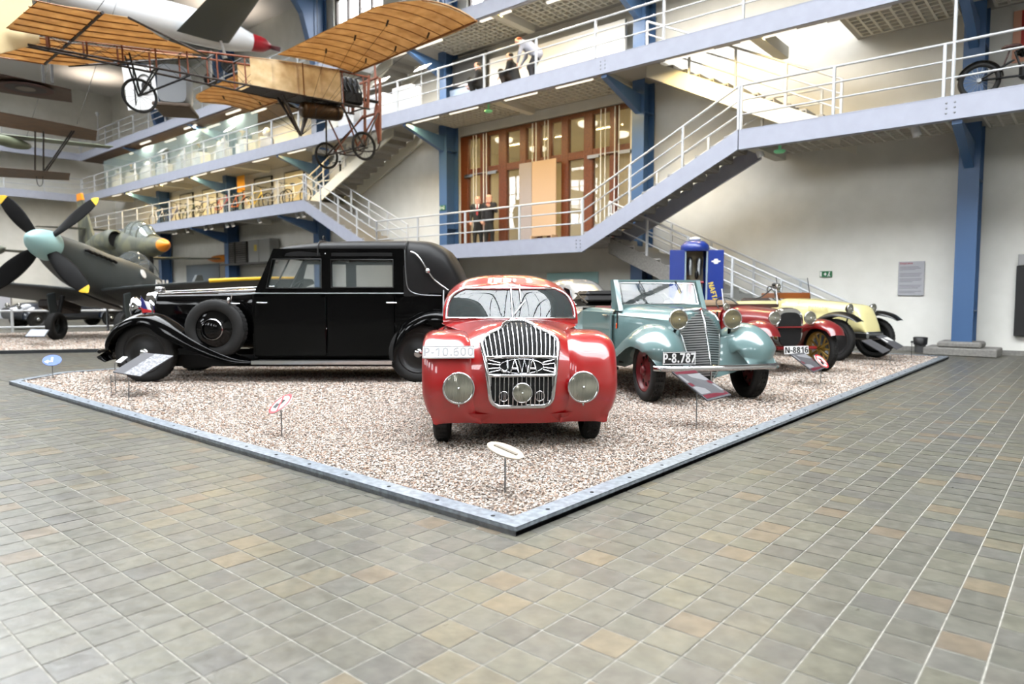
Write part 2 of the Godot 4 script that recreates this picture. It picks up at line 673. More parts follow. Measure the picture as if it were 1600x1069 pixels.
func tube_lamp(x0: float, x1: float, y: float, z: float, label: String, lit := true, tint := Color(1.0, 0.86, 0.55), power := 30.0) -> void:
	var t := thing("tube_lamp", label, "lamp", v((x0 + x1) / 2, y, z), 0, "fluorescent tube lamps under the galleries")
	var b := MB.new()
	b.box(v(0, 0.05, 0), v(x1 - x0, 0.05, 0.1), Basis.IDENTITY, 0.01)
	obj("housing", b, M("white_matte"), t)
	for s in [-1, 1]:
		b = MB.new()
		b.rod(v(s * 0.4, 0.07, 0), v(s * 0.4, 0.36, 0), 0.01, 6)
		obj("hanger", b, M("white_matte"), t)
	b = MB.new()
	b.box(v(0, 0.0, 0), v(x1 - x0 - 0.02, 0.05, 0.09), Basis.IDENTITY, 0.02)
	obj("diffuser", b, M("tube_glow") if lit else M("white_matte"), t)
	if lit:
		var l := AreaLight3D.new()
		l.name = "tube_light"
		l.area_size = Vector2(x1 - x0, 0.1)
		l.rotation_degrees.x = -90
		l.position = v(0, -0.04, 0)
		l.light_color = tint
		l.light_energy = power
		l.shadow_enabled = true
		l.area_range = 40.0
		t.add_child(l)

func gallery(called: String, label: String, x0: float, x1: float, y: float, holes: Array) -> Node3D:
	var g := thing(called, label, "gallery", Vector3.ZERO, 0, "", "structure")
	obj("edge_beam", fascia(x0, y, x1, y, EDGE), M("steel_lavender"), g)
	var b := MB.new()
	slab(b, x0, x1, y - 0.16, y, EDGE - 0.02, -15.6)
	var x := x0
	for h in holes:
		slab(b, x, h[0], y - 0.16, y, -15.6, WALL)
		x = h[1]
	slab(b, x, x1, y - 0.16, y, -15.6, WALL)
	obj("deck", b, M("deck_grey"), g)
	# cross beams half-way between the columns
	for c in COLS:
		for dx in [-3.75]:
			var cx: float = c + dx
			if cx > x0 and cx < x1:
				b = MB.new()
				b.box(v(cx, y - 0.29, -15.7), v(0.25, 0.26, 1.7))
				obj("cross_beam", b, M("waffle"), g)
	return g

func build_galleries() -> void:
	var g := gallery("gallery_deck", "light grey steel gallery deck over the cream car and the information board", -6.1, 14, L1, [])
	waffle(g, -5.6, -2.4, L1 - 0.21, -16.7, -15.2)
	waffle(g, -1.8, 3.0, L1 - 0.21, -16.7, -15.2)
	bolt_plate(g, -2.2, L1)
	g = gallery("gallery_deck", "light grey steel gallery deck carrying the bicycles", -45.8, -22.76, L1, [])
	g = gallery("gallery_deck", "light grey steel gallery deck where three people crouch", -45.8, 14, L3, [[-24.2, -18.6], [-8.9, -4.4]])
	for s in [[-16.8, -13.6], [-13.1, -9.9], [-4.2, -2.4], [-1.8, 3]]:
		waffle(g, s[0], s[1], L3 - 0.21, -16.7, -15.2)
	bolt_plate(g, -9.6, L3)
	g = gallery("gallery_deck", "topmost light grey steel gallery deck below the windows", -45.8, 14, L4, [[-23.5, -18.6]])
	for s in [[-16.8, -13.6], [-13.1, -9.9], [-9.3, -6.1]]:
		waffle(g, s[0], s[1], L4 - 0.21, -16.7, -15.2)
	var b := MB.new()
	for i in 12:
		slab(b, -45.6, -26, L4 - 0.46, L4 - 0.42, -17.0 + i * 0.19, -17.0 + i * 0.19 + 0.18)
	obj("timber_soffit", b, M("soffit_wood"), g)
	g = thing("gallery_deck", "light grey steel landing in front of the wooden partition", "gallery", Vector3.ZERO, 0, "", "structure")
	obj("edge_beam", fascia(-19.0, LAND, -10.18, LAND, EDGE), M("steel_lavender"), g)
	b = MB.new()
	slab(b, -19.2, -9.9, LAND - 0.16, LAND, EDGE - 0.02, WALL)
	obj("deck", b, M("deck_grey"), g)
	bolt_plate(g, -10.3, LAND)
	for y in [L3, L4]:
		g = thing("gallery_deck", "light grey steel gallery deck along the end wall, %s tier" % ("middle" if y == L3 else "top"), "gallery", Vector3.ZERO, 0, "", "structure")
		b = MB.new()
		slab(b, -45.83, -45.77, y - 0.42, y, EDGE, 15)
		obj("edge_beam", b, M("steel_lavender"), g)
		b = MB.new()
		slab(b, -47.5, -45.83, y - 0.16, y, EDGE, 15)
		obj("deck", b, M("deck_grey"), g)
		railing("white tubular railing of the end wall gallery, %s tier" % ("middle" if y == L3 else "top"), [v(-45.85, y, EDGE), v(-45.85, y, 6)], between(v(-45.85, y, EDGE), v(-45.85, y, 6), 1.9))
	var rr := railing("white tubular railing in front of the motorcycle and red poster", [v(-6.1, L1, EDGE), v(9, L1, EDGE)], between(v(-6.06, L1, EDGE), v(8.9, L1, EDGE), 1.92))
	b = MB.new()
	b.rod(v(3.92, 0, 0), v(3.92, L3 - L1 - 0.42, 0), 0.03, 10)
	obj("pole", b, M("rail_white"), rr)
	railing("white tubular railing in front of the row of bicycles", [v(-45.8, L1, EDGE), v(-22.6, L1, EDGE)], between(v(-45.7, L1, EDGE), v(-22.6, L1, EDGE), 1.9))
	railing("white tubular railing in front of the three crouching people", [v(-45.8, L3, EDGE), v(9, L3, EDGE)], between(v(-45.6, L3, EDGE), v(9, L3, EDGE), 1.905))
	railing("white tubular railing of the topmost gallery below the windows", [v(-45.8, L4, EDGE), v(9, L4, EDGE)], between(v(-45.6, L4, EDGE), v(9, L4, EDGE), 1.9))
	railing("white tubular railing in front of the two standing people", [v(-18.5, LAND, EDGE), v(-10.18, LAND, EDGE)], [v(-18.5, LAND, EDGE), v(-16.45, LAND, EDGE), v(-14.37, LAND, EDGE), v(-12.28, LAND, EDGE), v(-10.18, LAND, EDGE)])
	var k := 0
	for t in [[-16.99, -15.79], [-15.32, -14.12], [-13.1, -11.9], [-11.29, -10.09], [-8.05, -6.85], [-6.24, -5.04], [-24.26, -23.06], [-26.9, -25.7], [-30.5, -29.3], [-32.2, -31.0], [-34.5, -33.3], [-36.3, -35.1], [-37.9, -36.7], [-39.6, -38.4], [-42, -40.8]]:
		tube_lamp(t[0], t[1], L3 - 0.37, -15.0, "lit fluorescent tube lamp under the edge of the middle gallery")
	tube_lamp(-4.47, -3.27, L3 - 0.37, -15.0, "unlit fluorescent tube lamp beside the lit ones above the bicycle", false)
	tube_lamp(-14.03, -12.83, L4 - 0.37, -15.0, "lit fluorescent tube lamp under the topmost gallery")
	for x in [-18.4, -16.8, -11.6, -9.2, -7.2, -29, -33, -38]:
		tube_lamp(x, x + 1.2, L4 - 0.5, -15.0, "lit fluorescent tube lamp under the topmost gallery", true, Color(1.0, 0.97, 0.92), 45.0)

func flight(label: String, a: Vector3, c: Vector3, z0: float, z1: float, sm: String, steps: int, solid := false) -> Node3D:   # a lower end, c upper end (x, y of the nosing line)
	var s := thing("staircase", label, "staircase", Vector3.ZERO, 0, "", "structure")
	for z in [z0, z1]:
		var b := MB.new()
		var d := (c - a)
		var h := 0.21
		b.prism(PackedVector2Array([Vector2(a.x, a.y), Vector2(c.x, c.y), Vector2(c.x, c.y - 0.42), Vector2(a.x, a.y - 0.42)]), 0.05, Transform3D(Basis.IDENTITY, v(0, 0, z)))
		obj("stringer", b, M(sm), s)
	var tm := MB.new()
	var run := absf(c.x - a.x) / steps
	tm.box(Vector3.ZERO, v(run * 0.95, 0.04, absf(z1 - z0) - 0.05))
	var tread := tm.mesh()
	for i in steps:
		obj("tread", tread, M("deck_grey"), s, v(lerpf(a.x, c.x, (i + 0.5) / steps), lerpf(a.y, c.y, (i + 0.8) / steps) - 0.06, (z0 + z1) / 2))
		var rb := MB.new()
		rb.box(Vector3.ZERO, v(0.02, (c.y - a.y) / steps - 0.03, absf(z1 - z0) - 0.05))
		if solid:
			obj("riser", rb, M("deck_grey"), s, v(lerpf(a.x, c.x, (i + 0.02) / steps), lerpf(a.y, c.y, (i + 0.3) / steps) - 0.06, (z0 + z1) / 2))
	return s

func build_stairs() -> void:
	var zb := -16.05
	var a := v(-10.18, LAND, EDGE)
	var c := v(-6.12, L1, EDGE)
	flight("light grey steel stair flight above the teal car, up from the landing", a, c, EDGE, zb, "steel_lavender", 12, true)
	railing("white tubular stair railing above the teal car", [a, c], [a.lerp(c, 0.34), a.lerp(c, 0.68), c])
	var ab := v(a.x, a.y, zb)
	var cb := v(c.x, c.y, zb)
	railing("white tubular wall-side stair railing above the teal car", [ab, cb, cb + v(1.3, 0, 0)], [ab, ab.lerp(cb, 0.34), ab.lerp(cb, 0.68), cb, cb + v(1.3, 0, 0)])
	a = v(-18.5, LAND, EDGE)
	c = v(-22.76, L1, EDGE)
	flight("light grey steel stair flight above the black limousine, up from the landing", a, c, EDGE, zb, "steel_lavender", 12, true)
	railing("white tubular stair railing above the black limousine", [a, c], [a, a.lerp(c, 0.25), a.lerp(c, 0.5), a.lerp(c, 0.75), c])
	ab = v(a.x, a.y, zb)
	cb = v(c.x, c.y, zb)
	railing("white tubular wall-side stair railing above the black limousine", [ab, cb, cb - v(1.2, 0, 0)], [ab, ab.lerp(cb, 0.25), ab.lerp(cb, 0.5), ab.lerp(cb, 0.75), cb, cb - v(1.2, 0, 0)])
	# from the landing down to the floor, behind the fuel pump
	a = v(-4.3, 0.1, -15.6)
	c = v(-9.95, LAND, -15.6)
	flight("grey steel stair flight from the floor behind the blue fuel pump", a, c, -15.6, -16.95, "concrete", 15, true)
	railing("thin steel stair railing behind the blue fuel pump", [a, c], between(a, c, 1.25))
	var o := v(0, 0, -1.3)
	railing("thin steel stair railing on the wall behind the blue fuel pump", [a + o, c + o], between(a + o, c + o, 1.25))
	# wall-side flights between the galleries
	a = v(-4.3, L1, -15.62)
	c = v(-8.9, L3, -15.62)
	var w := mat("warm_white_steel", Color(0.84, 0.83, 0.78), 0.5)
	flight("white stair flight between the lower and middle galleries, by the teal car's side", a, c, -15.62, -16.95, "warm_white_steel", 13, true)
	railing("white stair railing with rounded end under the middle gallery", [a, c], between(a, c, 1.4))
	a = v(-24.2, L1, -15.62)
	c = v(-18.7, L3, -15.62)
	flight("white stair flight behind the old monoplane, up to the middle gallery", a, c, -15.62, -16.95, "warm_white_steel", 13, true)
	railing("white stair railing behind the old monoplane's wheels", [a, c], between(a, c, 1.5))
	a = v(-23.5, L3, -15.62)
	c = v(-18.7, L4, -15.62)
	flight("white stair flight behind the old monoplane, up to the topmost gallery", a, c, -15.62, -16.95, "warm_white_steel", 13, true)

func build_partition() -> void:
	var y0 := LAND
	var y1 := 6.62
	var p := thing("door_1", "brown wooden glazed door partition with white bars on the landing", "door partition", v(0, 0, WALL), 0, "", "structure")
	var wood := M("door_wood")
	var b := MB.new()
	for s in [[-16.95, -16.6], [-16.03, -15.67], [-15.2, -14.87], [-14.3, -14.05], [-13.72, -13.48], [-13.2, -13.05], [-12.65, -12.4], [-11.83, -11.52], [-10.93, -10.69]]:
		b = MB.new()
		b.box(v((s[0] + s[1]) / 2, (y0 + y1) / 2, -0.1), v(s[1] - s[0], y1 - y0, 0.16), Basis.IDENTITY, 0.01)
		obj("stile", b, wood, p)
	for r in [[y0, y0 + 0.12], [5.28, 5.5], [6.5, y1]]:
		b = MB.new()
		b.box(v(-13.6, (r[0] + r[1]) / 2, -0.1), v(6.68, r[1] - r[0], 0.13))
		obj("rail", b, wood, p)
	var gaps := [[-16.6, -16.03], [-15.67, -15.2], [-14.87, -14.3], [-14.05, -13.72], [-13.48, -13.2], [-13.05, -12.65], [-12.4, -11.83], [-11.52, -10.93], [-10.69, -10.26]]
	for g in gaps:
		for r in [[y0 + 0.12, 5.28], [5.5, 6.5]]:
			b = MB.new()
			b.box(v((g[0] + g[1]) / 2, (r[0] + r[1]) / 2, -0.11), v(g[1] - g[0], r[1] - r[0], 0.01))
			obj("pane", b, M("window_glass"), p)
			b = MB.new()
			for e in [g[0], g[1]]:
				b.box(v(e, (r[0] + r[1]) / 2, -0.06), v(0.03, r[1] - r[0], 0.04))
			obj("glazing_bead", b, wood, p)
	for x in [-16.26, -16.13, -15.8, -15.67, -13.71, -13.57, -13.23, -13.1, -11.18, -11.03, -10.71, -10.57]:
		b = MB.new()
		b.rod(v(x, y0 + (0.25 if x < -14 or x > -12 else 2.6), 0.06), v(x, y1 - 0.05, 0.06), 0.016, 8)
		obj("pull_bar", b, M("white_gloss"), p)
	for x in [-15.95, -10.9]:
		b = MB.new()
		b.box(v(x, 5.3, 0.04), v(1.5, 0.03, 0.03))
		b.box(v(x - 0.55, 5.26, 0.03), v(0.4, 0.09, 0.06))
		b.box(v(x + 0.5, 5.26, 0.03), v(0.4, 0.09, 0.06))
		obj("door_closer", b, M("brushed_steel"), p)
	# the lit room behind
	b = MB.new()
	slab(b, -18, -9, y0, y0 + 0.05, WALL - 0.3, -22)
	slab(b, -18, -9, 6.65, 6.8, WALL - 0.3, -22)
	slab(b, -18, -9, y0, 6.8, -22, -22.2)
	slab(b, -18.2, -18, y0, 6.8, WALL - 0.3, -22)
	slab(b, -9, -8.8, y0, 6.8, WALL - 0.3, -22)
	structure("wall_office", b, M("cream_wall"), "cream walls of the lit room behind the glazed partition")
	b = MB.new()
	b.box(v(-13.14, 4.2, WALL + 0.2), v(0.93, 2.3, 0.04))
	for s in [-1, 1]:
		b.box(v(-13.14 + s * 0.4, 2.9, WALL + 0.2), v(0.05, 0.32, 0.3))
	var pan := single("room_screen", b, mat("beige_panel", Color(0.66, 0.56, 0.46), 0.5), "tall beige screen standing in front of the glazed partition", "screen")
	b = MB.new()
	b.box(v(-13.87, 4.1, WALL + 0.2), v(0.5, 2.5, 0.04))
	b.box(v(-13.87, 2.8, WALL + 0.2), v(0.4, 0.12, 0.3))
	single("room_screen", b, mat("grey_panel", Color(0.55, 0.52, 0.52), 0.5), "tall grey screen beside the beige one on the landing", "screen")
	for x in [-16, -12.5]:
		for z in [-18.3, -20.2]:
			var t := thing("ceiling_lamp", "flat round ceiling lamp in the room behind the glazed partition", "lamp", v(x, 6.6, z), 0, "ceiling lamps of the room behind the partition")
			b = MB.new()
			b.lathe([Vector2(0, -0.08), Vector2(0.25, -0.07), Vector2(0.3, -0.03), Vector2(0.3, 0.03)], Transform3D.IDENTITY, 24)
			obj("shade", b, M("tube_glow"), t)
			var l := AreaLight3D.new()
			l.name = "ceiling_light"
			l.area_size = Vector2(0.6, 0.6)
			l.rotation_degrees.x = -90
			l.position = v(0, -0.1, 0)
			l.light_color = Color(1.0, 0.86, 0.62)
			l.light_energy = 6.0
			l.shadow_enabled = true
			t.add_child(l)

# ---------------------------------------------------------------- floor
const PLAT := [-2.17, -2.57, -11.2, -2.62, -11.95, -3.45, -11.95, -15.45, -2.17, -15.45]
const PLAT2 := [-15.35, -6.7, -17.34, -3.92, -21.0, 1.0, -27.2, -3.4, -24.6, -8.0, -25.5, -12.6, -22.0, -14.0]

func build_floor() -> void:
	var b := MB.new()
	slab(b, -48, 14.3, -0.3, -0.0015, WALL, 16.3)
	var grout := mat("grout", Color(0.6, 0.59, 0.56), 0.85)
	grain(grout, noise_tex(512, 0.05, Color(0.7, 0.7, 0.68), Color(1, 1, 1), 5, 31), 0.8)
	var fl := structure("floor", b, grout, "hall floor of small square grey and olive stoneware tiles with pale joints")
	var tm := mat("stoneware", Color.WHITE, 0.42)
	tm.vertex_color_use_as_albedo = true
	grain(tm, noise_tex(1024, 0.012, Color(0.78, 0.78, 0.78), Color(1, 1, 1), 6, 33), 0.9)
	tm.roughness_texture = noise_tex(512, 0.01, Color(0.65, 0.65, 0.65), Color(1, 1, 1), 5, 34)
	tm.normal_enabled = true
	tm.normal_texture = noise_tex(512, 0.03, Color.BLACK, Color.WHITE, 4, 35, null, true)
	tm.normal_scale = 0.12
	var rng := RandomNumberGenerator.new()
	rng.seed = 77
	var tones := []
	for c in [Color(0.43, 0.42, 0.38), Color(0.40, 0.395, 0.36), Color(0.46, 0.45, 0.39), Color(0.36, 0.36, 0.35), Color(0.44, 0.43, 0.37), Color(0.47, 0.44, 0.36), Color(0.42, 0.42, 0.40), Color(0.39, 0.385, 0.35), Color(0.45, 0.44, 0.40), Color(0.5, 0.45, 0.36), Color(0.47, 0.40, 0.34), Color(0.34, 0.345, 0.345), Color(0.41, 0.41, 0.365), Color(0.44, 0.435, 0.4)]:
		tones.append(c.srgb_to_linear().lerp(Color(0.145, 0.14, 0.115), 0.55) * 0.84)
	var wt := [0, 0, 1, 1, 2, 2, 3, 3, 4, 4, 6, 6, 7, 7, 8, 8, 12, 12, 13, 13, 5, 9, 10, 11]
	var S := 0.156
	var G := 0.0035
	var shapes := []
	for k in tones.size():
		shapes.append(tile_mesh(S, G, tones[k], k))
	var front := []
	var plat := pp(PLAT)
	var plat2 := pp(PLAT2)
	var fwd := Vector2(-sin(deg_to_rad(40.5)), -cos(deg_to_rad(40.5)))
	var side := Vector2(cos(deg_to_rad(40.5)), -sin(deg_to_rad(40.5)))
	var st := SurfaceTool.new()
	st.begin(Mesh.PRIMITIVE_TRIANGLES)
	st.set_smooth_group(-1)
	var field := []
	for i in range(-297, 70):
		for j in range(-103, 45):
			var p := Vector2(-1.01 + (i + 0.5) * S, -0.96 + (j + 0.5) * S)
			if p.y < WALL + 0.05:
				continue
			if p.x > -12.5 and p.x < -2.0 and p.y < -2.4 and p.y > -15.6 and Geometry2D.is_point_in_polygon(p, plat) and p.x < -2.3 and p.y < -2.7:
				continue
			if p.x < -15.0 and p.x > -27.5 and p.y < 1.2 and Geometry2D.is_point_in_polygon(p, plat2):
				continue
			var d := p.dot(fwd)
			var s := p.dot(side)
			var k: int = wt[rng.randi() % wt.size()]
			var h := rng.randf_range(-0.0004, 0.0006)
			if d > 1.9 and d < 7.0 and absf(s) < d * 0.76:
				front.append([d, p, k, h])
			else:
				field.append([p, k, h])
	front.sort_custom(func(a, c): return a[0] < c[0])
	for n in front.size():
		var e: Array = front[n]
		if n < 300:
			var o := obj("tile", shapes[e[2]], tm, fl, v(e[1].x, e[3], e[1].y))
		else:
			field.append([e[1], e[2], e[3]])
	var vs := PackedVector3Array()
	var ns := PackedVector3Array()
	var cs := PackedColorArray()
	var src := []
	for m in shapes:
		src.append(m.surface_get_arrays(0))
	for e in field:
		var a: Array = src[e[1]]
		var off := v(e[0].x, e[2], e[0].y)
		var pa: PackedVector3Array = a[Mesh.ARRAY_VERTEX]
		for q in pa:
			vs.append(q + off)
		ns.append_array(a[Mesh.ARRAY_NORMAL])
		cs.append_array(a[Mesh.ARRAY_COLOR])
	var arr := []
	arr.resize(Mesh.ARRAY_MAX)
	arr[Mesh.ARRAY_VERTEX] = vs
	arr[Mesh.ARRAY_NORMAL] = ns
	arr[Mesh.ARRAY_COLOR] = cs
	var am := ArrayMesh.new()
	am.add_surface_from_arrays(Mesh.PRIMITIVE_TRIANGLES, arr)
	var fo := obj("tile_field", am, tm, fl)
	fo.set_meta("kind", "stuff")

func tile_mesh(S: float, G: float, c: Color, sd: int) -> ArrayMesh:
	var st := SurfaceTool.new()
	st.begin(Mesh.PRIMITIVE_TRIANGLES)
	st.set_smooth_group(-1)
	var o := S / 2 - G / 2
	var i := o - 0.002
	var rng := RandomNumberGenerator.new()
	rng.seed = sd * 5 + 3
	# burnt patches of another tone across the tile, as fired stoneware has
	var n := 1
	var alt := c.lerp(Color(0.2, 0.15, 0.09) if sd in [5, 9, 10] else c * 0.86, 0.6)
	var g := []
	for a in n + 1:
		var row := []
		for b in n + 1:
			row.append(c.lerp(alt, rng.randf() * 0.6))
		g.append(row)
	for a in n:
		for b in n:
			var quad := [[a, b], [a + 1, b], [a + 1, b + 1], [a, b + 1]]
			for k in [0, 1, 2, 0, 2, 3]:
				var u: Array = quad[k]
				st.set_color(g[u[0]][u[1]])
				st.set_normal(Vector3.UP)
				st.add_vertex(v(lerpf(-i, i, u[0] / float(n)), 0, lerpf(-i, i, u[1] / float(n))))
	var cr := [Vector2(-1, -1), Vector2(1, -1), Vector2(1, 1), Vector2(-1, 1)]
	for k in 4:
		var p: Vector2 = cr[k]
		var q: Vector2 = cr[(k + 1) % 4]
		var nn := v(p.x + q.x, 2.0, p.y + q.y).normalized()
		var pts := [v(p.x * i, 0, p.y * i), v(q.x * i, 0, q.y * i), v(q.x * o, -0.004, q.y * o), v(p.x * o, -0.004, p.y * o)]
		for m in [0, 1, 2, 0, 2, 3]:
			st.set_color(c)
			st.set_normal(nn)
			st.add_vertex(pts[m])
	return st.commit()

func stone_mesh(sd: int) -> ArrayMesh:
	var rng := RandomNumberGenerator.new()
	rng.seed = sd
	var b := MB.new()
	b.soft()
	var p := []
	for q in [v(1, 0, 0), v(-1, 0, 0), v(0, 0.75, 0), v(0, -0.75, 0), v(0, 0, 1), v(0, 0, -1)]:
		p.append(q * rng.randf_range(0.75, 1.2) + v(rng.randf_range(-0.2, 0.2), rng.randf_range(-0.15, 0.15), rng.randf_range(-0.2, 0.2)))
	b.flat()
	for x in [0, 1]:
		for y in [2, 3]:
			for z in [4, 5]:
				var m: Vector3 = (p[x] + p[y] + p[z]) / 3.0 * rng.randf_range(1.25, 1.5)
				b.to(p[x], p[y], m, Vector3.ZERO)
				b.to(p[y], p[z], m, Vector3.ZERO)
				b.to(p[z], p[x], m, Vector3.ZERO)
	return b.mesh()

func gravel(parent: Node3D, poly: PackedVector2Array, y: float, dens: float, r0: float, r1: float, sd: int, lo: Vector2, hi: Vector2, far_dens := 0.0, cam_d := 0.0) -> void:
	var rng := RandomNumberGenerator.new()
	rng.seed = sd
	var cols := []
	for c in [Color(0.76, 0.72, 0.68), Color(0.69, 0.65, 0.61), Color(0.62, 0.58, 0.54), Color(0.72, 0.65, 0.6), Color(0.8, 0.77, 0.74), Color(0.55, 0.51, 0.48), Color(0.66, 0.58, 0.52), Color(0.44, 0.41, 0.39), Color(0.6, 0.5, 0.43), Color(0.73, 0.7, 0.67)]:
		cols.append(c.srgb_to_linear() * 0.95)
	var buf := PackedFloat32Array()
	var n := int((hi.x - lo.x) * (hi.y - lo.y) * dens)
	for i in n:
		var p := Vector2(rng.randf_range(lo.x, hi.x), rng.randf_range(lo.y, hi.y))
		var dist := p.length()
		var k := 1.0
		if cam_d > 0.0 and dist > cam_d:
			if rng.randf() > far_dens:
				continue
			k = 1.45
		if not Geometry2D.is_point_in_polygon(p, poly):
			continue
		var r := rng.randf_range(r0, r1) * k
		var bs := Basis.from_euler(v(rng.randf_range(-0.9, 0.9), rng.randf() * TAU, rng.randf_range(-0.9, 0.9))).scaled(Vector3(r, r * 0.8, r))
		var h := y + rng.randf_range(-0.004, 0.009)
		buf.append_array([bs.x.x, bs.y.x, bs.z.x, p.x, bs.x.y, bs.y.y, bs.z.y, h, bs.x.z, bs.y.z, bs.z.z, p.y])
		var c: Color = cols[rng.randi() % cols.size()]
		buf.append_array([c.r, c.g, c.b, 1.0])
	var mm := MultiMesh.new()
	mm.transform_format = MultiMesh.TRANSFORM_3D
	mm.use_colors = true
	mm.mesh = stone_mesh(sd)
	mm.instance_count = buf.size() / 16
	mm.buffer = buf
	var o := MultiMeshInstance3D.new()
	o.name = "pebbles"
	o.multimesh = mm
	o.material_override = M("pebble")
	o.set_meta("kind", "stuff")
	parent.add_child(o, true)

func build_platforms() -> void:
	var pm := mat("pebble", Color.WHITE, 0.8)
	pm.vertex_color_use_as_albedo = true
	var bedm := mat("gravel_bed", Color(0.55, 0.51, 0.47), 0.95)
	grain(bedm, noise_tex(1024, 0.09, Color(0.55, 0.53, 0.5), Color(1, 1, 1), 4, 41, Color(0.85, 0.82, 0.8)), 1.2)
	bedm.normal_enabled = true
	bedm.normal_texture = noise_tex(1024, 0.09, Color.BLACK, Color.WHITE, 4, 41, null, true)
	var g := thing("gravel_bed", "bed of pale pinkish gravel under the cars", "gravel", Vector3.ZERO, 0, "", "stuff")
	var b := MB.new()
	b.prism(pp(PLAT), 0.03, Transform3D(Basis(Vector3.RIGHT, Vector3(0, 0, 1), Vector3(0, -1, 0)), v(0, 0.011, 0)))
	obj("bed", b, bedm, g)
	var inner := pp([-2.27, -2.67, -11.15, -2.72, -11.85, -3.5, -11.85, -15.35, -2.27, -15.35])
	for s in 3:
		gravel(g, inner, 0.03, 1500.0, 0.0065, 0.0125, 101 + s, Vector2(-11.9, -15.4), Vector2(-2.2, -2.6), 0.33, 7.5)
	# galvanised steel edging with bolts
	var st := mat("galvanised", Color(0.66, 0.7, 0.745), 0.42, 0.5)
	grain(st, noise_tex(512, 0.02, Color(0.72, 0.72, 0.72), Color(1, 1, 1), 6, 43), 1.5)
	st.roughness_texture = noise_tex(512, 0.03, Color(0.7, 0.7, 0.7), Color(1, 1, 1), 5, 44)
	var k := thing("steel_edging", "galvanised steel edging frame with bolts round the gravel bed", "edging", Vector3.ZERO)
	var pts := pp(PLAT)
	var bolt := MB.new()
	bolt.lathe([Vector2(0, 0.005), Vector2(0.011, 0.004), Vector2(0.013, 0)], Transform3D.IDENTITY, 8)
	var bm := bolt.mesh()
	for i in pts.size():
		var p := pts[i]
		var q := pts[(i + 1) % pts.size()]
		var o := pts[(i + pts.size() - 1) % pts.size()]
		var r := pts[(i + 2) % pts.size()]
		var w := 0.12
		var pi_ := inset(o, p, q, w)
		var qi := inset(p, q, r, w)
		b = MB.new()
		b.prism(PackedVector2Array([p, q, qi, pi_]), 0.006, Transform3D(Basis(Vector3.RIGHT, Vector3(0, 0, 1), Vector3(0, -1, 0)), v(0, 0.046, 0)))
		var pc := inset(o, p, q, 0.006)
		var qc := inset(p, q, r, 0.006)
		b.prism(PackedVector2Array([p, q, qc, pc]), 0.048, Transform3D(Basis(Vector3.RIGHT, Vector3(0, 0, 1), Vector3(0, -1, 0)), v(0, 0.022, 0)))
		obj("edge_profile", b, st, k)
		var ln := p.distance_to(q)
		var n := int(ln / 0.42)
		var mid := (inset(o, p, q, 0.055) + Vector2.ZERO)
		var mid2 := inset(p, q, r, 0.055)
		for j in n:
			var c := mid.lerp(mid2, (j + 0.35) / n)
			obj("bolt", bm, M("dark_metal"), k, v(c.x, 0.048, c.y))
	# second platform below the fighter
	var g2 := thing("gravel_bed", "low gravel bed under the propeller fighter plane", "gravel", Vector3.ZERO, 0, "", "stuff")
	b = MB.new()
	b.prism(pp(PLAT2), 0.05, Transform3D(Basis(Vector3.RIGHT, Vector3(0, 0, 1), Vector3(0, -1, 0)), v(0, 0.02, 0)))
	obj("bed", b, bedm, g2)
	gravel(g2, pp(PLAT2), 0.045, 450.0, 0.018, 0.03, 131, Vector2(-27, -13), Vector2(-15, 0))
	b = MB.new()
	var pts2 := pp(PLAT2)
	for i in pts2.size():
		var p := pts2[i]
		var q := pts2[(i + 1) % pts2.size()]
		b.bar(v(p.x, 0.03, p.y), v(q.x, 0.03, q.y), 0.1, 0.08)
	single("steel_edging", b, mat("dark_edging", Color(0.2, 0.21, 0.22), 0.5, 0.5), "dark low edging round the fighter plane's gravel bed", "edging")

func inset(o: Vector2, p: Vector2, q: Vector2, w: float) -> Vector2:   # corner p moved inwards by w from both edges
	var d1 := (p - o).normalized()
	var d2 := (q - p).normalized()
	var n1 := Vector2(-d1.y, d1.x)
	var n2 := Vector2(-d2.y, d2.x)
	var c := Vector2(-7, -9)
	if n1.dot(c - p) < 0:
		n1 = -n1
	if n2.dot(c - p) < 0:
		n2 = -n2
	var m := (n1 + n2)
	return p + m * (w / (1.0 + n1.dot(n2)))

# ---------------------------------------------------------------- vehicle helpers
func se(c: float, e: float) -> float:
	return signf(c) * pow(absf(c), 2.0 / e)

func hull_rows(tab: Array, z0: float, z1: float, steps: int, n := 32) -> Array:   # tab rows: [z, half width, bottom, top, exponent]
	var rows := []
	for i in steps + 1:
		var z := lerpf(z0, z1, float(i) / steps)
		var r := lut(tab, z)
		var ring := PackedVector3Array()
		for j in n:
			var a := TAU * j / n
			ring.append(v(maxf(r[1], 0.002) * se(cos(a), r[4]), (r[2] + r[3]) / 2 + (r[3] - r[2]) / 2 * se(sin(a), r[4]), z))
		rows.append(ring)
	return rows

func hull(b: MB, tab: Array, z0: float, z1: float, steps: int, n := 32, caps := true) -> void:
	var rows := hull_rows(tab, z0, z1, steps, n)
	b.grid(rows, true, z1 > z0)
	if caps:
		b.cap(rows[0], rows[1][0] * 0.5 + rows[1][n / 2] * 0.5)
		b.cap(rows[steps], rows[steps - 1][0] * 0.5 + rows[steps - 1][n / 2] * 0.5)

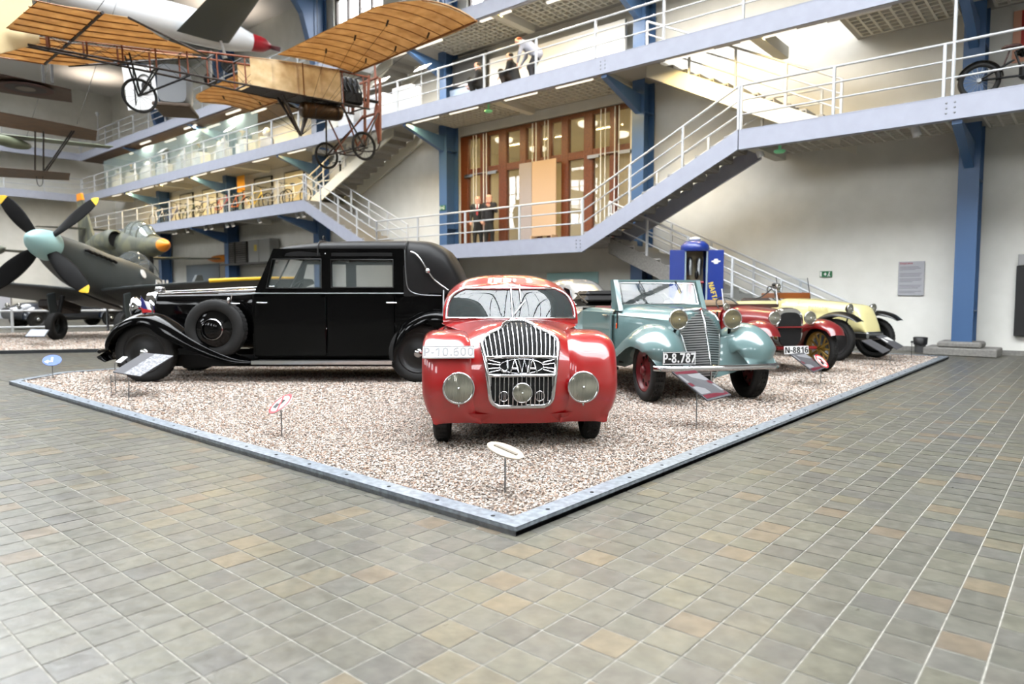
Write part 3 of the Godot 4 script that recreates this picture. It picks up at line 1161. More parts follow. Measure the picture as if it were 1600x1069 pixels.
func sweep(b: MB, tab: Array, steps: int, s: float, pw := 2.5, cross := 10) -> void:
	# a curved sheet along a path in the z-y plane; tab rows: [t, z, y, inner x, outer x, outer skirt, inner skirt, crown]; s mirrors x
	var rows := []
	for i in steps + 1:
		var t: float = tab[0][0] + (tab[tab.size() - 1][0] - tab[0][0]) * i / steps
		var r := lut(tab, t)
		var ra := lut(tab, t - 0.02)
		var rb := lut(tab, t + 0.02)
		var d := Vector2(rb[1] - ra[1], rb[2] - ra[2]).normalized()
		var nn := Vector2(d.y, -d.x)          # path runs from the front backwards: normal points up / forward
		if nn.y < -0.2 and absf(nn.x) < 0.9:
			nn = -nn
		var row := PackedVector3Array()
		if true:
			row.append(v(s * r[3], r[2] - nn.y * (r[7] + r[6]), r[1] - nn.x * (r[7] + r[6])))
		for k in cross + 1:
			var u := float(k) / cross
			var off: float = -r[7] * pow(absf(2.0 * u - 1.0), pw)
			row.append(v(s * lerpf(r[3], r[4], u), r[2] + nn.y * off, r[1] + nn.x * off))
		if true:
			row.append(v(s * r[4], r[2] - nn.y * (r[7] + r[5]), r[1] - nn.x * (r[7] + r[5])))
		rows.append(row)
	b.grid(rows, false, s > 0)

func axle(s: float) -> Basis:
	return Basis(Vector3(0, 1, 0), Vector3(s, 0, 0), Vector3(0, 0, -s))

func facing(dir: Vector3) -> Basis:   # local y along dir
	var y := dir.normalized()
	var x := y.cross(Vector3.UP if absf(y.y) < 0.95 else Vector3.RIGHT).normalized()
	return Basis(x, y, x.cross(y))

func tyre(R: float, w: float, s: float, fat := 0.32) -> MB:
	var b := MB.new()
	var k := 1.0 - fat
	var pr := []
	for q in [[k, -0.36], [k + 0.04, -0.46], [k + fat * 0.5, -0.5], [k + fat * 0.8, -0.45], [0.985, -0.36], [1.0, -0.27], [1.0, -0.11], [0.975, -0.1], [0.975, -0.07], [1.0, -0.06], [1.0, 0.06], [0.975, 0.07], [0.975, 0.1], [1.0, 0.11], [1.0, 0.27], [0.985, 0.36], [k + fat * 0.8, 0.45], [k + fat * 0.5, 0.5], [k + 0.04, 0.46], [k, 0.36], [k, -0.36]]:
		pr.append(Vector2(q[0] * R, q[1] * w))
	b.lathe(pr, Transform3D(axle(s), Vector3.ZERO), 40)
	# tread blocks across the running surface
	for i in 40:
		var a := TAU * i / 40.0
		var c := v(0, cos(a), sin(a)) * (R - 0.001)
		b.box(c, v(w * 0.62, 0.008, R * 0.085), Basis(Vector3.RIGHT, v(0, cos(a), sin(a)), v(0, -sin(a), cos(a))))
	return b

func wheel(parent: Node3D, at: Vector3, R: float, w: float, s: float, style: String, rim: Material, turn := 0.0, fat := 0.32) -> Node3D:
	var n := node("wheel", parent, at)
	n.rotation_degrees.y = turn
	obj("tyre", tyre(R, w, s, fat), M("rubber"), n)
	var xf := Transform3D(axle(s), Vector3.ZERO)
	var b := MB.new()
	var k := 1.0 - fat
	if style == "disc" or style == "slots":
		var pr := []
		for q in [[k + 0.01, -0.38], [k + 0.02, 0.4], [k - 0.05, 0.38], [k - 0.07, 0.2], [k - 0.16, 0.12], [0.34, 0.2], [0.24, 0.3], [0.0, 0.32]]:
			pr.append(Vector2(q[0] * R, q[1] * w))
		b.lathe(pr, xf, 32)
		obj("rim", b, rim, n)
		if style == "slots":
			for i in 10:
				var a := TAU * i / 10.0
				var h := MB.new()
				h.box(v(s * 0.16 * w, cos(a) * 0.44 * R, sin(a) * 0.44 * R), v(0.02, 0.13 * R, 0.09 * R), Basis(Vector3.RIGHT, v(0, cos(a), sin(a)), v(0, -sin(a), cos(a))), 0.006)
				obj("slot", h, M("black_matte"), n)
	else:
		var pr := []
		for q in [[k + 0.01, -0.4], [k - 0.06, -0.35], [k - 0.06, 0.35], [k + 0.01, 0.4]]:
			pr.append(Vector2(q[0] * R, q[1] * w))
		b.lathe(pr, xf, 32)
		obj("rim", b, rim, n)
		b = MB.new()
		var m := 12 if style == "spoke" else 28
		for i in m:
			var a := TAU * i / m
			var a2 := a + (0.0 if style == "spoke" else (0.35 if i % 2 else -0.35))
			b.rod(v(s * w * 0.2 * (1 if i % 2 else -1), cos(a2) * 0.1 * R, sin(a2) * 0.1 * R), v(0, cos(a) * (k - 0.04) * R, sin(a) * (k - 0.04) * R), 0.016 if style == "spoke" else 0.0035, 6)
		obj("spokes", b, rim, n)
	b = MB.new()
	var pr2 := []
	for q in [[0.17, 0.1], [0.17, 0.42], [0.13, 0.52], [0.0, 0.55]]:
		pr2.append(Vector2(q[0] * R, q[1] * w))
	b.lathe(pr2, xf, 20)
	obj("hub_cap", b, rim if style != "disc" else M("chrome"), n)
	return n

func headlamp(parent: Node3D, at: Vector3, r: float, dir: Vector3, shell: Material, deep := 0.9, lens := "lens_ribbed") -> Node3D:
	var n := node("headlamp", parent, at)
	var xf := Transform3D(facing(dir), Vector3.ZERO)
	var b := MB.new()
	b.lathe([Vector2(0, -deep * r), Vector2(0.35 * r, -deep * 0.93 * r), Vector2(0.7 * r, -deep * 0.65 * r), Vector2(0.93 * r, -deep * 0.25 * r), Vector2(0.98 * r, 0)], xf, 28)
	obj("shell", b, shell, n)
	b = MB.new()
	b.lathe([Vector2(0.97 * r, -0.06 * r), Vector2(1.04 * r, 0), Vector2(1.02 * r, 0.1 * r), Vector2(0.93 * r, 0.13 * r), Vector2(0.89 * r, 0.06 * r)], xf, 28)
	obj("rim", b, M("chrome"), n)
	b = MB.new()
	b.lathe([Vector2(0.9 * r, 0.05 * r), Vector2(0.6 * r, 0.14 * r), Vector2(0.3 * r, 0.19 * r), Vector2(0, 0.2 * r)], xf, 28)
	var l := obj("lens", b, M(lens), n)
	# fine ribs of the lens and the bulb behind it
	b = MB.new()
	for i in 17:
		var x := (i - 8) / 9.0 * 0.85 * r
		var h := sqrt(maxf(0.0, pow(0.86 * r, 2) - x * x))
		var zz := 0.05 * r + 0.15 * r * (1.0 - x * x / (0.81 * r * r))
		b.rod(xf * v(x, zz * 0.95, -h), xf * v(x, zz * 0.95, h), 0.0028 * r / 0.1, 4)
	obj("lens_ribs", b, M("lens_rib"), n)
	b = MB.new()
	b.ball(xf * v(0, 0.2 * r, 0), Vector3.ONE * 0.1 * r, 10, 8)
	obj("bulb", b, M("chrome"), n)
	return n

func plate(parent: Node3D, at: Vector3, bs: Basis, w: float, h: float, bg: Material, s: String, fg: Material, lh: float, squeeze := 1.0, edge: Material = null) -> void:
	var n := node("number_plate", parent, at)
	n.basis = bs
	var b := MB.new()
	b.box(Vector3.ZERO, v(w, h, 0.006), Basis.IDENTITY, 0.002)
	obj("plate_sheet", b, bg, n)
	letters(s, lh, fg, n, v(0, 0, 0.005), Basis.IDENTITY, 0.003, "characters", 0.9, squeeze)
	if edge:
		b = MB.new()
		for y in [-1, 1]:
			b.box(v(0, y * (h / 2 - 0.006), 0.004), v(w, 0.006, 0.004))
		for x in [-1, 1]:
			b.box(v(x * (w / 2 - 0.006), 0, 0.004), v(0.006, h, 0.004))
		obj("plate_border", b, edge, n)

# ---------------------------------------------------------------- red streamlined coupe
func nose_z(x: float, y: float) -> float:
	return lut([[0.18, 0.43], [0.3, 0.475], [0.42, 0.5], [0.55, 0.5], [0.68, 0.47], [0.8, 0.405], [0.88, 0.33], [0.93, 0.23], [0.96, 0.1]], y)[1] - 0.07 * pow(absf(x) / 0.42, 2.0)

func red_car() -> void:
	var car := thing("streamlined_coupe", "red streamlined coupe with chrome grille reading JAWA on the gravel corner", "car", v(-3.62, 0.036, -4.29), 45)
	var red := M("red_paint")
	var R := 0.3
	for s in [-1, 1]:
		var w := wheel(car, v(s * 0.6, R - 0.005, 0.02), R, 0.135, s, "disc", M("dark_red_paint"), -2.0)
		wheel(car, v(s * 0.58, R - 0.005, -2.35), R, 0.135, s, "disc", M("dark_red_paint"))
		var b := MB.new()
		sweep(b, [[0, 0.40, 0.2, 0.3, 0.64, 0.0, 0, 0.02], [0.35, 0.435, 0.27, 0.31, 0.7, 0.03, 0, 0.04], [0.75, 0.465, 0.38, 0.33, 0.735, 0.08, 0, 0.055], [1.2, 0.475, 0.5, 0.33, 0.745, 0.12, 0, 0.06], [2, 0.435, 0.68, 0.34, 0.745, 0.16, 0, 0.055], [2.7, 0.34, 0.8, 0.36, 0.745, 0.2, 0.06, 0.045], [3.4, 0.17, 0.87, 0.37, 0.74, 0.24, 0.1, 0.04], [4.4, -0.15, 0.885, 0.38, 0.74, 0.24, 0.12, 0.04], [5.4, -0.5, 0.835, 0.42, 0.735, 0.2, 0.12, 0.045], [6.3, -0.78, 0.68, 0.5, 0.725, 0.14, 0.05, 0.05], [7, -0.93, 0.42, 0.56, 0.72, 0.08, 0, 0.05], [7.6, -0.98, 0.24, 0.57, 0.71, 0.02, 0, 0.05]], 56, s, 5.0, 18)
		obj("fender", b, red, car)
		b = MB.new()
		sweep(b, [[0, -1.7, 0.24, 0.5, 0.68, 0.02, 0, 0.05], [0.8, -1.78, 0.5, 0.5, 0.71, 0.1, 0, 0.05], [1.6, -2.0, 0.74, 0.45, 0.72, 0.2, 0.05, 0.06], [2.4, -2.35, 0.82, 0.4, 0.72, 0.28, 0.1, 0.06], [3.2, -2.75, 0.72, 0.35, 0.69, 0.25, 0.1, 0.06], [4, -3.1, 0.48, 0.3, 0.6, 0.1, 0.02, 0.06], [4.6, -3.25, 0.28, 0.25, 0.5, 0.02, 0, 0.05]], 32, s, 3.0, 10)
		obj("fender", b, red, car)
		# wing inner side panels and wheel housings
		b = MB.new()
		b.box(v(s * 0.44, 0.45, 0.02), v(0.02, 0.42, 0.75))
		obj("wheel_housing", b, M("black_matte"), car)
		headlamp(car, v(s * 0.47, 0.476, 0.478), 0.118, v(s * 0.03, 0.03, 1), M("chrome"), 0.5)
		b = MB.new()
		b.ball(v(s * 0.47, 0.345, 0.475), v(0.008, 0.014, 0.008), 8, 6)
		obj("lamp_screw", b, M("chrome"), car)
	# nose, bonnet and apron
	var b := MB.new()
	var rows := []
	for i in 25:
		var t := float(i) / 24.0
		var row := PackedVector3Array()
		for k in 17:
			var x := lerpf(-0.42, 0.42, k / 16.0)
			var y := lerpf(0.2, 0.96, t)
			var yy := y - 0.10 * pow(absf(x) / 0.42, 2.2) * smoothstep(0.6, 0.96, y)
			row.append(v(x, yy, nose_z(x, y)))
		rows.append(row)
	for i in range(1, 14):
		var z := lerpf(0.1, -0.5, i / 13.0)
		var row := PackedVector3Array()
		var wd := lerpf(0.42, 0.62, smoothstep(0.1, -0.5, z))
		for k in 17:
			var u := lerpf(-1, 1, k / 16.0)
			row.append(v(u * wd, 0.962 + 0.006 * i / 13.0 - lerpf(0.10, 0.05, i / 13.0) * pow(absf(u), 2.2 + i * 0.1), z - 0.07 * u * u * (1.0 - i / 13.0) - 0.2 * u * u * (i / 13.0)))
		rows.append(row)
	b.grid(rows, false)
	obj("bonnet", b, red, car)
	b = MB.new()
	for s in [-1, 1]:
		b.rod(v(s * 0.3, 0.986 - 0.03, -0.44), v(s * 0.02, 0.972, -0.34), 0.004, 6)
	obj("bonnet_seam", b, red, car)
	b = MB.new()
	rows = []
	for i in 9:
		var y := lerpf(0.19, 0.27, i / 8.0)
		var row := PackedVector3Array()
		for k in 25:
			var x := lerpf(-0.6, 0.6, k / 24.0)
			row.append(v(x, y + 0.055 * pow(absf(x) / 0.69, 3.0), 0.385 + 0.05 * i / 8.0 - 0.085 * pow(absf(x) / 0.69, 4.0) + 0.012))
		rows.append(row)
	b.grid(rows, false)
	obj("apron", b, red, car)
	# lower body and tail
	b = MB.new()
	hull(b, [[-3.35, 0.1, 0.36, 0.5, 2.2], [-3.1, 0.34, 0.28, 0.66, 2.6], [-2.6, 0.52, 0.24, 0.86, 3.2], [-1.8, 0.62, 0.22, 0.95, 4.0], [-1.0, 0.645, 0.22, 0.965, 4.5], [-0.55, 0.64, 0.22, 0.955, 4.5], [-0.4, 0.6, 0.24, 0.9, 4.0], [0.0, 0.46, 0.28, 0.8, 3.0]], -3.35, 0.0, 30, 40)
	obj("body", b, red, car)
	b = MB.new()
	b.box(v(0, 0.22, -1.3), v(1.1, 0.05, 3.0))
	obj("underbody", b, M("black_matte"), car)
	# cabin: roof shell behind a wrap-round windscreen
	var ct := [[-0.62, 0.605, 0.945, 1.275, 3.2], [-0.85, 0.615, 0.94, 1.345, 3.0], [-1.2, 0.61, 0.93, 1.37, 2.8], [-1.7, 0.58, 0.9, 1.31, 2.6], [-2.2, 0.48, 0.85, 1.16, 2.4], [-2.7, 0.33, 0.75, 0.95, 2.3], [-3.1, 0.15, 0.6, 0.7, 2.2]]
	var arcs := []
	for i in 31:
		var z := lerpf(-0.62, -3.1, i / 30.0)
		var r := lut(ct, z)
		var row := PackedVector3Array()
		for k in 33:
			var a := PI * k / 32.0
			var y: float = r[2] + (r[3] - r[2]) * se(sin(a), r[4])
			var x: float = r[1] * se(cos(a), r[4])
			var lean := maxf(0.0, 1.0 - i / 8.0)
			row.append(v(x, y, z - lean * (0.55 * (y - 0.945) + 0.10 * x * x - 0.10) ))
		arcs.append(row)
	b = MB.new()
	b.grid(arcs, false, true)
	obj("roof", b, red, car)
	# windscreen: the cap of the first arc, bulging forward
	var scr := func(u: float, t: float) -> Vector3:   # u -1..1 across, t 0..1 up
		var r := lut(ct, -0.62)
		var y: float = lerpf(0.945, 1.275, t)
		var w: float = r[1] * pow(maxf(0.0, 1.0 - pow(t, 3.2)), 1.0 / 3.2)
		var x := u * w
		return v(x, y, -0.62 - 0.55 * (y - 0.945) - 0.10 * x * x + 0.10 + 0.26 * (1.0 - u * u) * (1.0 - 0.25 * t) - 0.10 * (1 - u * u))
	b = MB.new()
	rows = []
	for i in 13:
		var row := PackedVector3Array()
		for k in 25:
			row.append(scr.call(lerpf(-0.985, 0.985, k / 24.0), lerpf(0.05, 0.9, i / 12.0)))
		rows.append(row)
	b.grid(rows)
	obj("windscreen", b, M("car_glass"), car)
	b = MB.new()
	for side in [-1, 1]:     # red surround between screen and roof
		rows = []
		for i in 13:
			var row := PackedVector3Array()
			for u in [0.93, 0.97, 1.0]:
				row.append(scr.call(side * u, lerpf(0.0, 0.93, i / 12.0)) + v(0, 0, 0.004))
			rows.append(row)
		b.grid(rows, false, side < 0)
	rows = []
	for tt in [0.86, 0.92, 0.97, 0.999]:
		var row := PackedVector3Array()
		for k in 25:
			row.append(scr.call(lerpf(-1, 1, k / 24.0), tt) + v(0, 0, 0.004))
		rows.append(row)
	b.grid(rows)
	rows = []
	for tt in [-0.06, 0.0, 0.04, 0.08]:
		var row := PackedVector3Array()
		for k in 25:
			row.append(scr.call(lerpf(-1, 1, k / 24.0), maxf(tt, 0.0)) + v(0, minf(tt, 0) * 0.5, 0.004))
		rows.append(row)
	b.grid(rows)
	obj("screen_surround", b, red, car)
	b = MB.new()
	var loop := PackedVector3Array()
	for k in 25:
		loop.append(scr.call(lerpf(-0.95, 0.95, k / 24.0), 0.07) + v(0, 0, 0.01))
	for k in range(1, 10):
		loop.append(scr.call(0.955, lerpf(0.07, 0.84, k / 10.0)) + v(0, 0, 0.01))
	for k in 25:
		loop.append(scr.call(lerpf(0.93, -0.93, k / 24.0), 0.87) + v(0, 0, 0.01))
	for k in range(1, 10):
		loop.append(scr.call(-0.955, lerpf(0.84, 0.07, k / 10.0)) + v(0, 0, 0.01))
	b.tube(loop, 0.011, 8, true)
	var mid := PackedVector3Array()
	for k in 9:
		mid.append(scr.call(0.0, lerpf(0.06, 0.88, k / 8.0)) + v(0, 0, 0.008))
	b.tube(mid, 0.009, 8)
	obj("screen_frame", b, M("chrome"), car)
	b = MB.new()
	b.rod(scr.call(0.2, 0.92) + v(0, 0.01, 0.02), scr.call(0.14, 0.5) + v(0, 0, 0.02), 0.006, 6)
	b.rod(scr.call(0.21, 0.55) + v(0, 0, 0.016), scr.call(0.04, 0.2) + v(0, 0, 0.016), 0.005, 6)
	b.rod(scr.call(0.21, 0.99) + v(0, 0.0, 0.03), scr.call(0.25, 1.0) + v(0, 0.025, 0.05), 0.005, 6)
	obj("wiper", b, M("chrome"), car)
	# dark interior
	b = MB.new()
	b.box(v(0, 0.75, -1.9), v(1.0, 0.7, 0.2), Basis.IDENTITY, 0.06)
	b.box(v(0.28, 0.78, -1.45), v(0.42, 0.55, 0.14), Basis.IDENTITY, 0.05)
	b.box(v(-0.28, 0.78, -1.45), v(0.42, 0.55, 0.14), Basis.IDENTITY, 0.05)
	obj("seats", b, M("leather_brown"), car)
	b = MB.new()
	b.box(v(0, 0.85, -1.62), v(1.12, 0.82, 0.02))
	b.box(v(0, 0.42, -1.1), v(1.15, 0.02, 1.0))
	b.box(v(0, 1.29, -1.25), v(0.8, 0.02, 0.7))
	obj("added_dark_lining", b, M("black_matte"), car)  # black sheets added to keep light out so the cabin stays dark
	b = MB.new()
	var ring := PackedVector3Array()
	for k in 24:
		ring.append(v(-0.0 + 0.24 + cos(TAU * k / 24) * 0.19, 1.0 + sin(TAU * k / 24) * 0.17, -0.93 - sin(TAU * k / 24) * 0.07))
	b.tube(ring, 0.011, 8, true)
	for k in 3:
		b.rod(v(0.24, 0.99, -0.93), ring[k * 8 + 6], 0.008, 6)
	obj("steering_wheel", b, M("black_satin"), car)
	b = MB.new()
	b.box(v(0, 0.88, -0.72), v(1.0, 0.12, 0.12), Basis.IDENTITY, 0.03)
	obj("dashboard", b, M("black_satin"), car)
	for s in [-1, 1]:
		b = MB.new()
		b.prism(pp([-0.72, 0.98, -0.98, 1.22, -1.35, 1.25, -1.35, 0.98]), 0.012, Transform3D(Basis(Vector3(0, 0, 1), Vector3(0, 1, 0), Vector3(-1, 0, 0)), v(s * 0.607, 0, 0)))
		obj("side_window", b, mat("dark_glass", Color(0.03, 0.035, 0.04), 0.05), car)
	# chrome grille
	var gr := node("grille", car)
	var hw := func(y: float) -> float:
		return lut([[0.335, 0.17], [0.36, 0.215], [0.4, 0.235], [0.55, 0.252], [0.7, 0.272], [0.82, 0.292], [0.855, 0.285], [0.89, 0.235], [0.905, 0.14], [0.93, 0.125], [0.955, 0.06]], y)[1]
	var nd := func(x: float, y: float, d: float) -> Vector3:
		var yy: float = y - 0.10 * pow(absf(x) / 0.42, 2.2) * smoothstep(0.6, 0.96, y)
		return v(x, yy + d * smoothstep(0.6, 1.0, y), nose_z(x, y) + d)
	b = MB.new()
	rows = []
	for i in 27:
		var y := lerpf(0.335, 0.955, i / 26.0)
		var row := PackedVector3Array()
		for k in 9:
			row.append(nd.call(hw.call(y) * lerpf(-1, 1, k / 8.0), y, 0.006))
		rows.append(row)
	b.grid(rows)
	obj("grille_backing", b, M("black_matte"), gr)
	b = MB.new()
	loop = PackedVector3Array()
	for i in 31:
		var y := lerpf(0.335, 0.955, i / 30.0)
		loop.append(nd.call(hw.call(y), y, 0.012))
	for i in 31:
		var y := lerpf(0.955, 0.335, i / 30.0)
		loop.append(nd.call(-hw.call(y), y, 0.012))
	b.tube(loop, 0.019, 8, true)
	obj("grille_frame", b, M("chrome"), gr)
	for i in 16:
		var x := (i - 7.5) * 0.0365
		b = MB.new()
		var path := PackedVector3Array()
		var y := 0.70
		while y < 0.955 and hw.call(y) > absf(x) * 0.97 + 0.003:
			path.append(nd.call(x * lerpf(0.9, 1.0, (y - 0.7) / 0.2), y, 0.014))
			y += 0.02
		if path.size() > 1:
			b.tube(path, 0.006, 6)
			obj("grille_bar", b, M("chrome"), gr)
	for i in 15:
		var x := (i - 7) * 0.033
		b = MB.new()
		var path := PackedVector3Array()
		for k in 8:
			var y := lerpf(0.345 + (0.03 if absf(x) > 0.19 else 0.0), 0.56, k / 7.0)
			path.append(nd.call(x, y, 0.013))
		b.tube(path, 0.005, 6)
		obj("grille_bar", b, M("chrome"), gr)
	for y in [0.705, 0.57]:
		b = MB.new()
		var path := PackedVector3Array()
		for k in 13:
			path.append(nd.call(hw.call(y) * lerpf(-1, 1, k / 12.0), y, 0.015))
		b.tube(path, 0.014, 8)
		obj("band_frame", b, M("chrome"), gr)
	b = MB.new()
	for stroke in [[-0.105, 0.685, -0.105, 0.625, -0.115, 0.603, -0.135, 0.598, -0.15, 0.61, -0.152, 0.622], [-0.085, 0.592, -0.05, 0.686, -0.022, 0.592], [-0.074, 0.622, -0.034, 0.622], [-0.025, 0.686, 0.0, 0.594, 0.02, 0.686, 0.042, 0.594, 0.062, 0.686], [0.05, 0.592, 0.085, 0.686, 0.115, 0.592], [0.062, 0.622, 0.104, 0.622]]:
		var path := PackedVector3Array()
		for i in range(0, stroke.size(), 2):
			path.append(nd.call(stroke[i], stroke[i + 1], 0.02))
		b.tube(path, 0.0085, 6)
	obj("lettering", b, M("chrome"), gr)
	b = MB.new()
	loop = PackedVector3Array()
	for k in 40:
		var a := TAU * k / 40.0
		loop.append(nd.call(cos(a) * 0.165, 0.638 + sin(a) * 0.052, 0.014))
	b.tube(loop, 0.004, 6, true)
	for s in [-1, 1]:
		for a in [-0.5, -0.2, 0.2, 0.5]:
			b.tube(pv([nd.call(s * 0.16, 0.638 + a * 0.05, 0.014), nd.call(s * 0.25, 0.638 + a * 0.1, 0.014)]), 0.006, 6)
	obj("badge_rays", b, M("chrome"), gr)
	headlamp(car, nd.call(0.0, 0.445, 0.045), 0.074, v(0, 0.02, 1), M("chrome"), 0.6)
	for s in [-1, 1]:
		b = MB.new()
		loop = PackedVector3Array()
		for k in 24:
			loop.append(nd.call(s * 0.135 + cos(TAU * k / 24) * 0.034, 0.415 + sin(TAU * k / 24) * 0.038, 0.02))
		b.tube(loop, 0.004, 6, true)
		for x in [-0.015, 0.015]:
			b.tube(pv([nd.call(s * 0.135 + x, 0.385, 0.022), nd.call(s * 0.135 + x, 0.445, 0.022)]), 0.003, 6)
		obj("horn_ring", b, M("chrome"), gr)
	# number plate on the wing
	plate(car, v(-0.545, 0.742, 0.418), Basis(Vector3.RIGHT, -0.82) * Basis.IDENTITY, 0.385, 0.125, M("white_plate"), "P-10.600", mat("plate_grey", Color(0.4, 0.4, 0.4), 0.5), 0.085, 0.82, M("plate_grey"))

const SIDE := Basis(Vector3(0, 0, 1), Vector3(0, 1, 0), Vector3(-1, 0, 0))   # outline x -> z, y -> y, depth -> x

func side_panel(b: MB, poly: Array, x: float, th: float) -> void:
	b.prism(pp(poly), th, Transform3D(SIDE, v(x, 0, 0)))

func ring_path(c: Vector3, rx: float, ry: float, tilt: float, n := 28) -> PackedVector3Array:   # ring in a plane leaning back by tilt
	var r := PackedVector3Array()
	for k in n:
		var a := TAU * k / n
		r.append(c + v(cos(a) * rx, sin(a) * ry * cos(tilt), -sin(a) * ry * sin(tilt)))
	return r

func steering(parent: Node3D, c: Vector3, r: float, tilt: float, m: Material) -> void:
	var b := MB.new()
	var p := ring_path(c, r, r, tilt)
	b.tube(p, 0.012, 8, true)
	for k in 4:
		b.rod(c, p[k * 7], 0.007, 6)
	b.rod(c, c + v(0, -0.4 * sin(1.2), 0.35), 0.015, 8)
	obj("steering_wheel", b, m, parent)

# ---------------------------------------------------------------- black landaulet limousine
func black_car() -> void:
	var car := thing("limousine", "long black landaulet limousine with side spare wheel and small flag on its wing", "car", v(-10.31, 0.036, -4.43), -49.6)
	var blk := M("black_paint")
	var R := 0.4
	var b: MB
	for s in [-1, 1]:
		wheel(car, v(s * 0.74, R - 0.005, 0.0), R, 0.19, s, "disc", M("black_satin"))
		wheel(car, v(s * 0.74, R - 0.005, -3.7), R, 0.19, s, "disc", M("black_satin"))
		var sp := node("spare_wheel", car, v(s * 0.80, 0.72, -0.98))
		obj("tyre", tyre(0.4, 0.2, s, 0.38), M("rubber"), sp)
		b = MB.new()
		b.lathe([Vector2(0.25, 0.07), Vector2(0.22, 0.085), Vector2(0.16, 0.1), Vector2(0.135, 0.13), Vector2(0.0, 0.135)], Transform3D(axle(s), Vector3.ZERO), 32)
		obj("wheel_disc", b, blk, sp)
		b = MB.new()
		b.lathe([Vector2(0.14, 0.12), Vector2(0.15, 0.13), Vector2(0.135, 0.14)], Transform3D(axle(s), Vector3.ZERO), 32)
		obj("trim_ring", b, M("chrome"), sp)
		b = MB.new()
		sweep(b, [[0, 0.46, 0.3, 0.56, 0.86, 0.0, 0, 0.05], [0.5, 0.53, 0.42, 0.54, 0.9, 0.03, 0.02, 0.07], [1, 0.52, 0.58, 0.52, 0.92, 0.05, 0.05, 0.08], [1.7, 0.37, 0.8, 0.5, 0.93, 0.06, 0.1, 0.08], [2.3, 0.13, 0.92, 0.48, 0.93, 0.07, 0.16, 0.08], [2.9, -0.12, 0.935, 0.47, 0.93, 0.09, 0.2, 0.08], [3.5, -0.4, 0.83, 0.47, 0.93, 0.16, 0.2, 0.07], [4.4, -0.82, 0.56, 0.5, 0.92, 0.12, 0.12, 0.05], [5.2, -1.22, 0.36, 0.52, 0.91, 0.06, 0.04, 0.03], [5.8, -1.5, 0.295, 0.54, 0.9, 0.02, 0.0, 0.01]], 60, s, 2.2, 14)
		obj("fender", b, blk, car)
		b = MB.new()
		sweep(b, [[0, -3.36, 0.3, 0.6, 0.9, 0.03, 0, 0.02], [0.7, -3.36, 0.52, 0.58, 0.93, 0.05, 0, 0.06], [1.5, -3.5, 0.8, 0.56, 0.94, 0.07, 0.05, 0.08], [2.3, -3.86, 0.98, 0.54, 0.94, 0.08, 0.08, 0.08], [3.1, -4.25, 0.92, 0.52, 0.93, 0.08, 0.06, 0.08], [3.9, -4.55, 0.66, 0.5, 0.9, 0.05, 0, 0.07], [4.5, -4.66, 0.36, 0.5, 0.86, 0.02, 0, 0.05]], 40, s, 2.2, 12)
		obj("fender", b, blk, car)
		b = MB.new()
		b.box(v(s * 0.75, 0.275, -2.42), v(0.3, 0.04, 1.9), Basis.IDENTITY, 0.01)
		obj("running_board", b, M("black_satin"), car)
		b = MB.new()
		b.box(v(s * 0.905, 0.275, -2.42), v(0.012, 0.05, 1.88))
		obj("running_board_trim", b, M("chrome"), car)
		b = MB.new()
		b.box(v(s * 0.55, 0.27, -1.8), v(0.06, 0.16, 4.6))
		obj("frame_rail", b, M("black_matte"), car)
		headlamp(car, v(s * 0.36, 1.0, 0.33), 0.15, v(0, 0, 1), M("chrome"), 1.1)
		# body side: doors, pillars, window frames
		var x: float = s * 0.71
		for d in [[-1.47, -2.44], [-2.46, -3.37]]:
			b = MB.new()
			b.box(v(x, 0.77, (d[0] + d[1]) / 2), v(0.05, 0.84, absf(d[1] - d[0])), Basis.IDENTITY, 0.006)
			obj("door", b, blk, car)
		b = MB.new()
		side_panel(b, [-3.38, 0.35, -3.38, 1.2, -4.2, 1.2, -4.32, 0.9, -4.3, 0.35], x, 0.05)
		obj("quarter_panel", b, blk, car)
		b = MB.new()
		side_panel(b, [-1.46, 1.15, -1.74, 1.78, -1.8, 1.78, -1.66, 1.27, -1.66, 1.15], x, 0.05)
		side_panel(b, [-2.38, 1.15, -2.38, 1.78, -2.53, 1.78, -2.53, 1.15], x, 0.05)
		side_panel(b, [-3.35, 1.15, -3.35, 1.78, -3.52, 1.78, -3.52, 1.15], x, 0.05)
		side_panel(b, [-1.7, 1.655, -1.75, 1.8, -3.5, 1.8, -3.5, 1.645], x, 0.049)
		side_panel(b, [-1.5, 1.15, -1.5, 1.28, -3.4, 1.28, -3.4, 1.15], x, 0.049)
		obj("window_pillars", b, blk, car)
		for wn in [[-1.64, 1.27, -1.735, 1.66, -2.39, 1.66, -2.39, 1.27], [-2.52, 1.28, -2.52, 1.65, -3.36, 1.65, -3.36, 1.28]]:
			b = MB.new()
			side_panel(b, wn, x, 0.006)
			obj("side_window", b, M("car_glass"), car)
			b = MB.new()
			var lp := PackedVector3Array()
			for i in range(0, 8, 2):
				lp.append(v(x + s * 0.027, wn[i + 1], wn[i]))
			b.tube(lp, 0.009, 6, true)
			obj("window_trim", b, M("black_satin"), car)
			b = MB.new()
			b.rod(lp[0], lp[3], 0.008, 6)
			obj("window_sill_trim", b, M("chrome"), car)
		b = MB.new()
		b.tube(pv([v(x + s * 0.028, 1.19, -1.0), v(x + s * 0.028, 1.2, -1.5), v(x + s * 0.028, 1.2, -3.5)]), 0.007, 6)
		obj("belt_molding", b, M("brushed_steel"), car)
		for z in [-1.55, -3.3]:
			b = MB.new()
			b.rod(v(x + s * 0.05, 1.07, z + 0.03), v(x + s * 0.055, 1.07, z - 0.11), 0.011, 8)
			b.rod(v(x + s * 0.01, 1.07, z), v(x + s * 0.05, 1.07, z), 0.012, 8)
			obj("door_handle", b, M("chrome"), car)
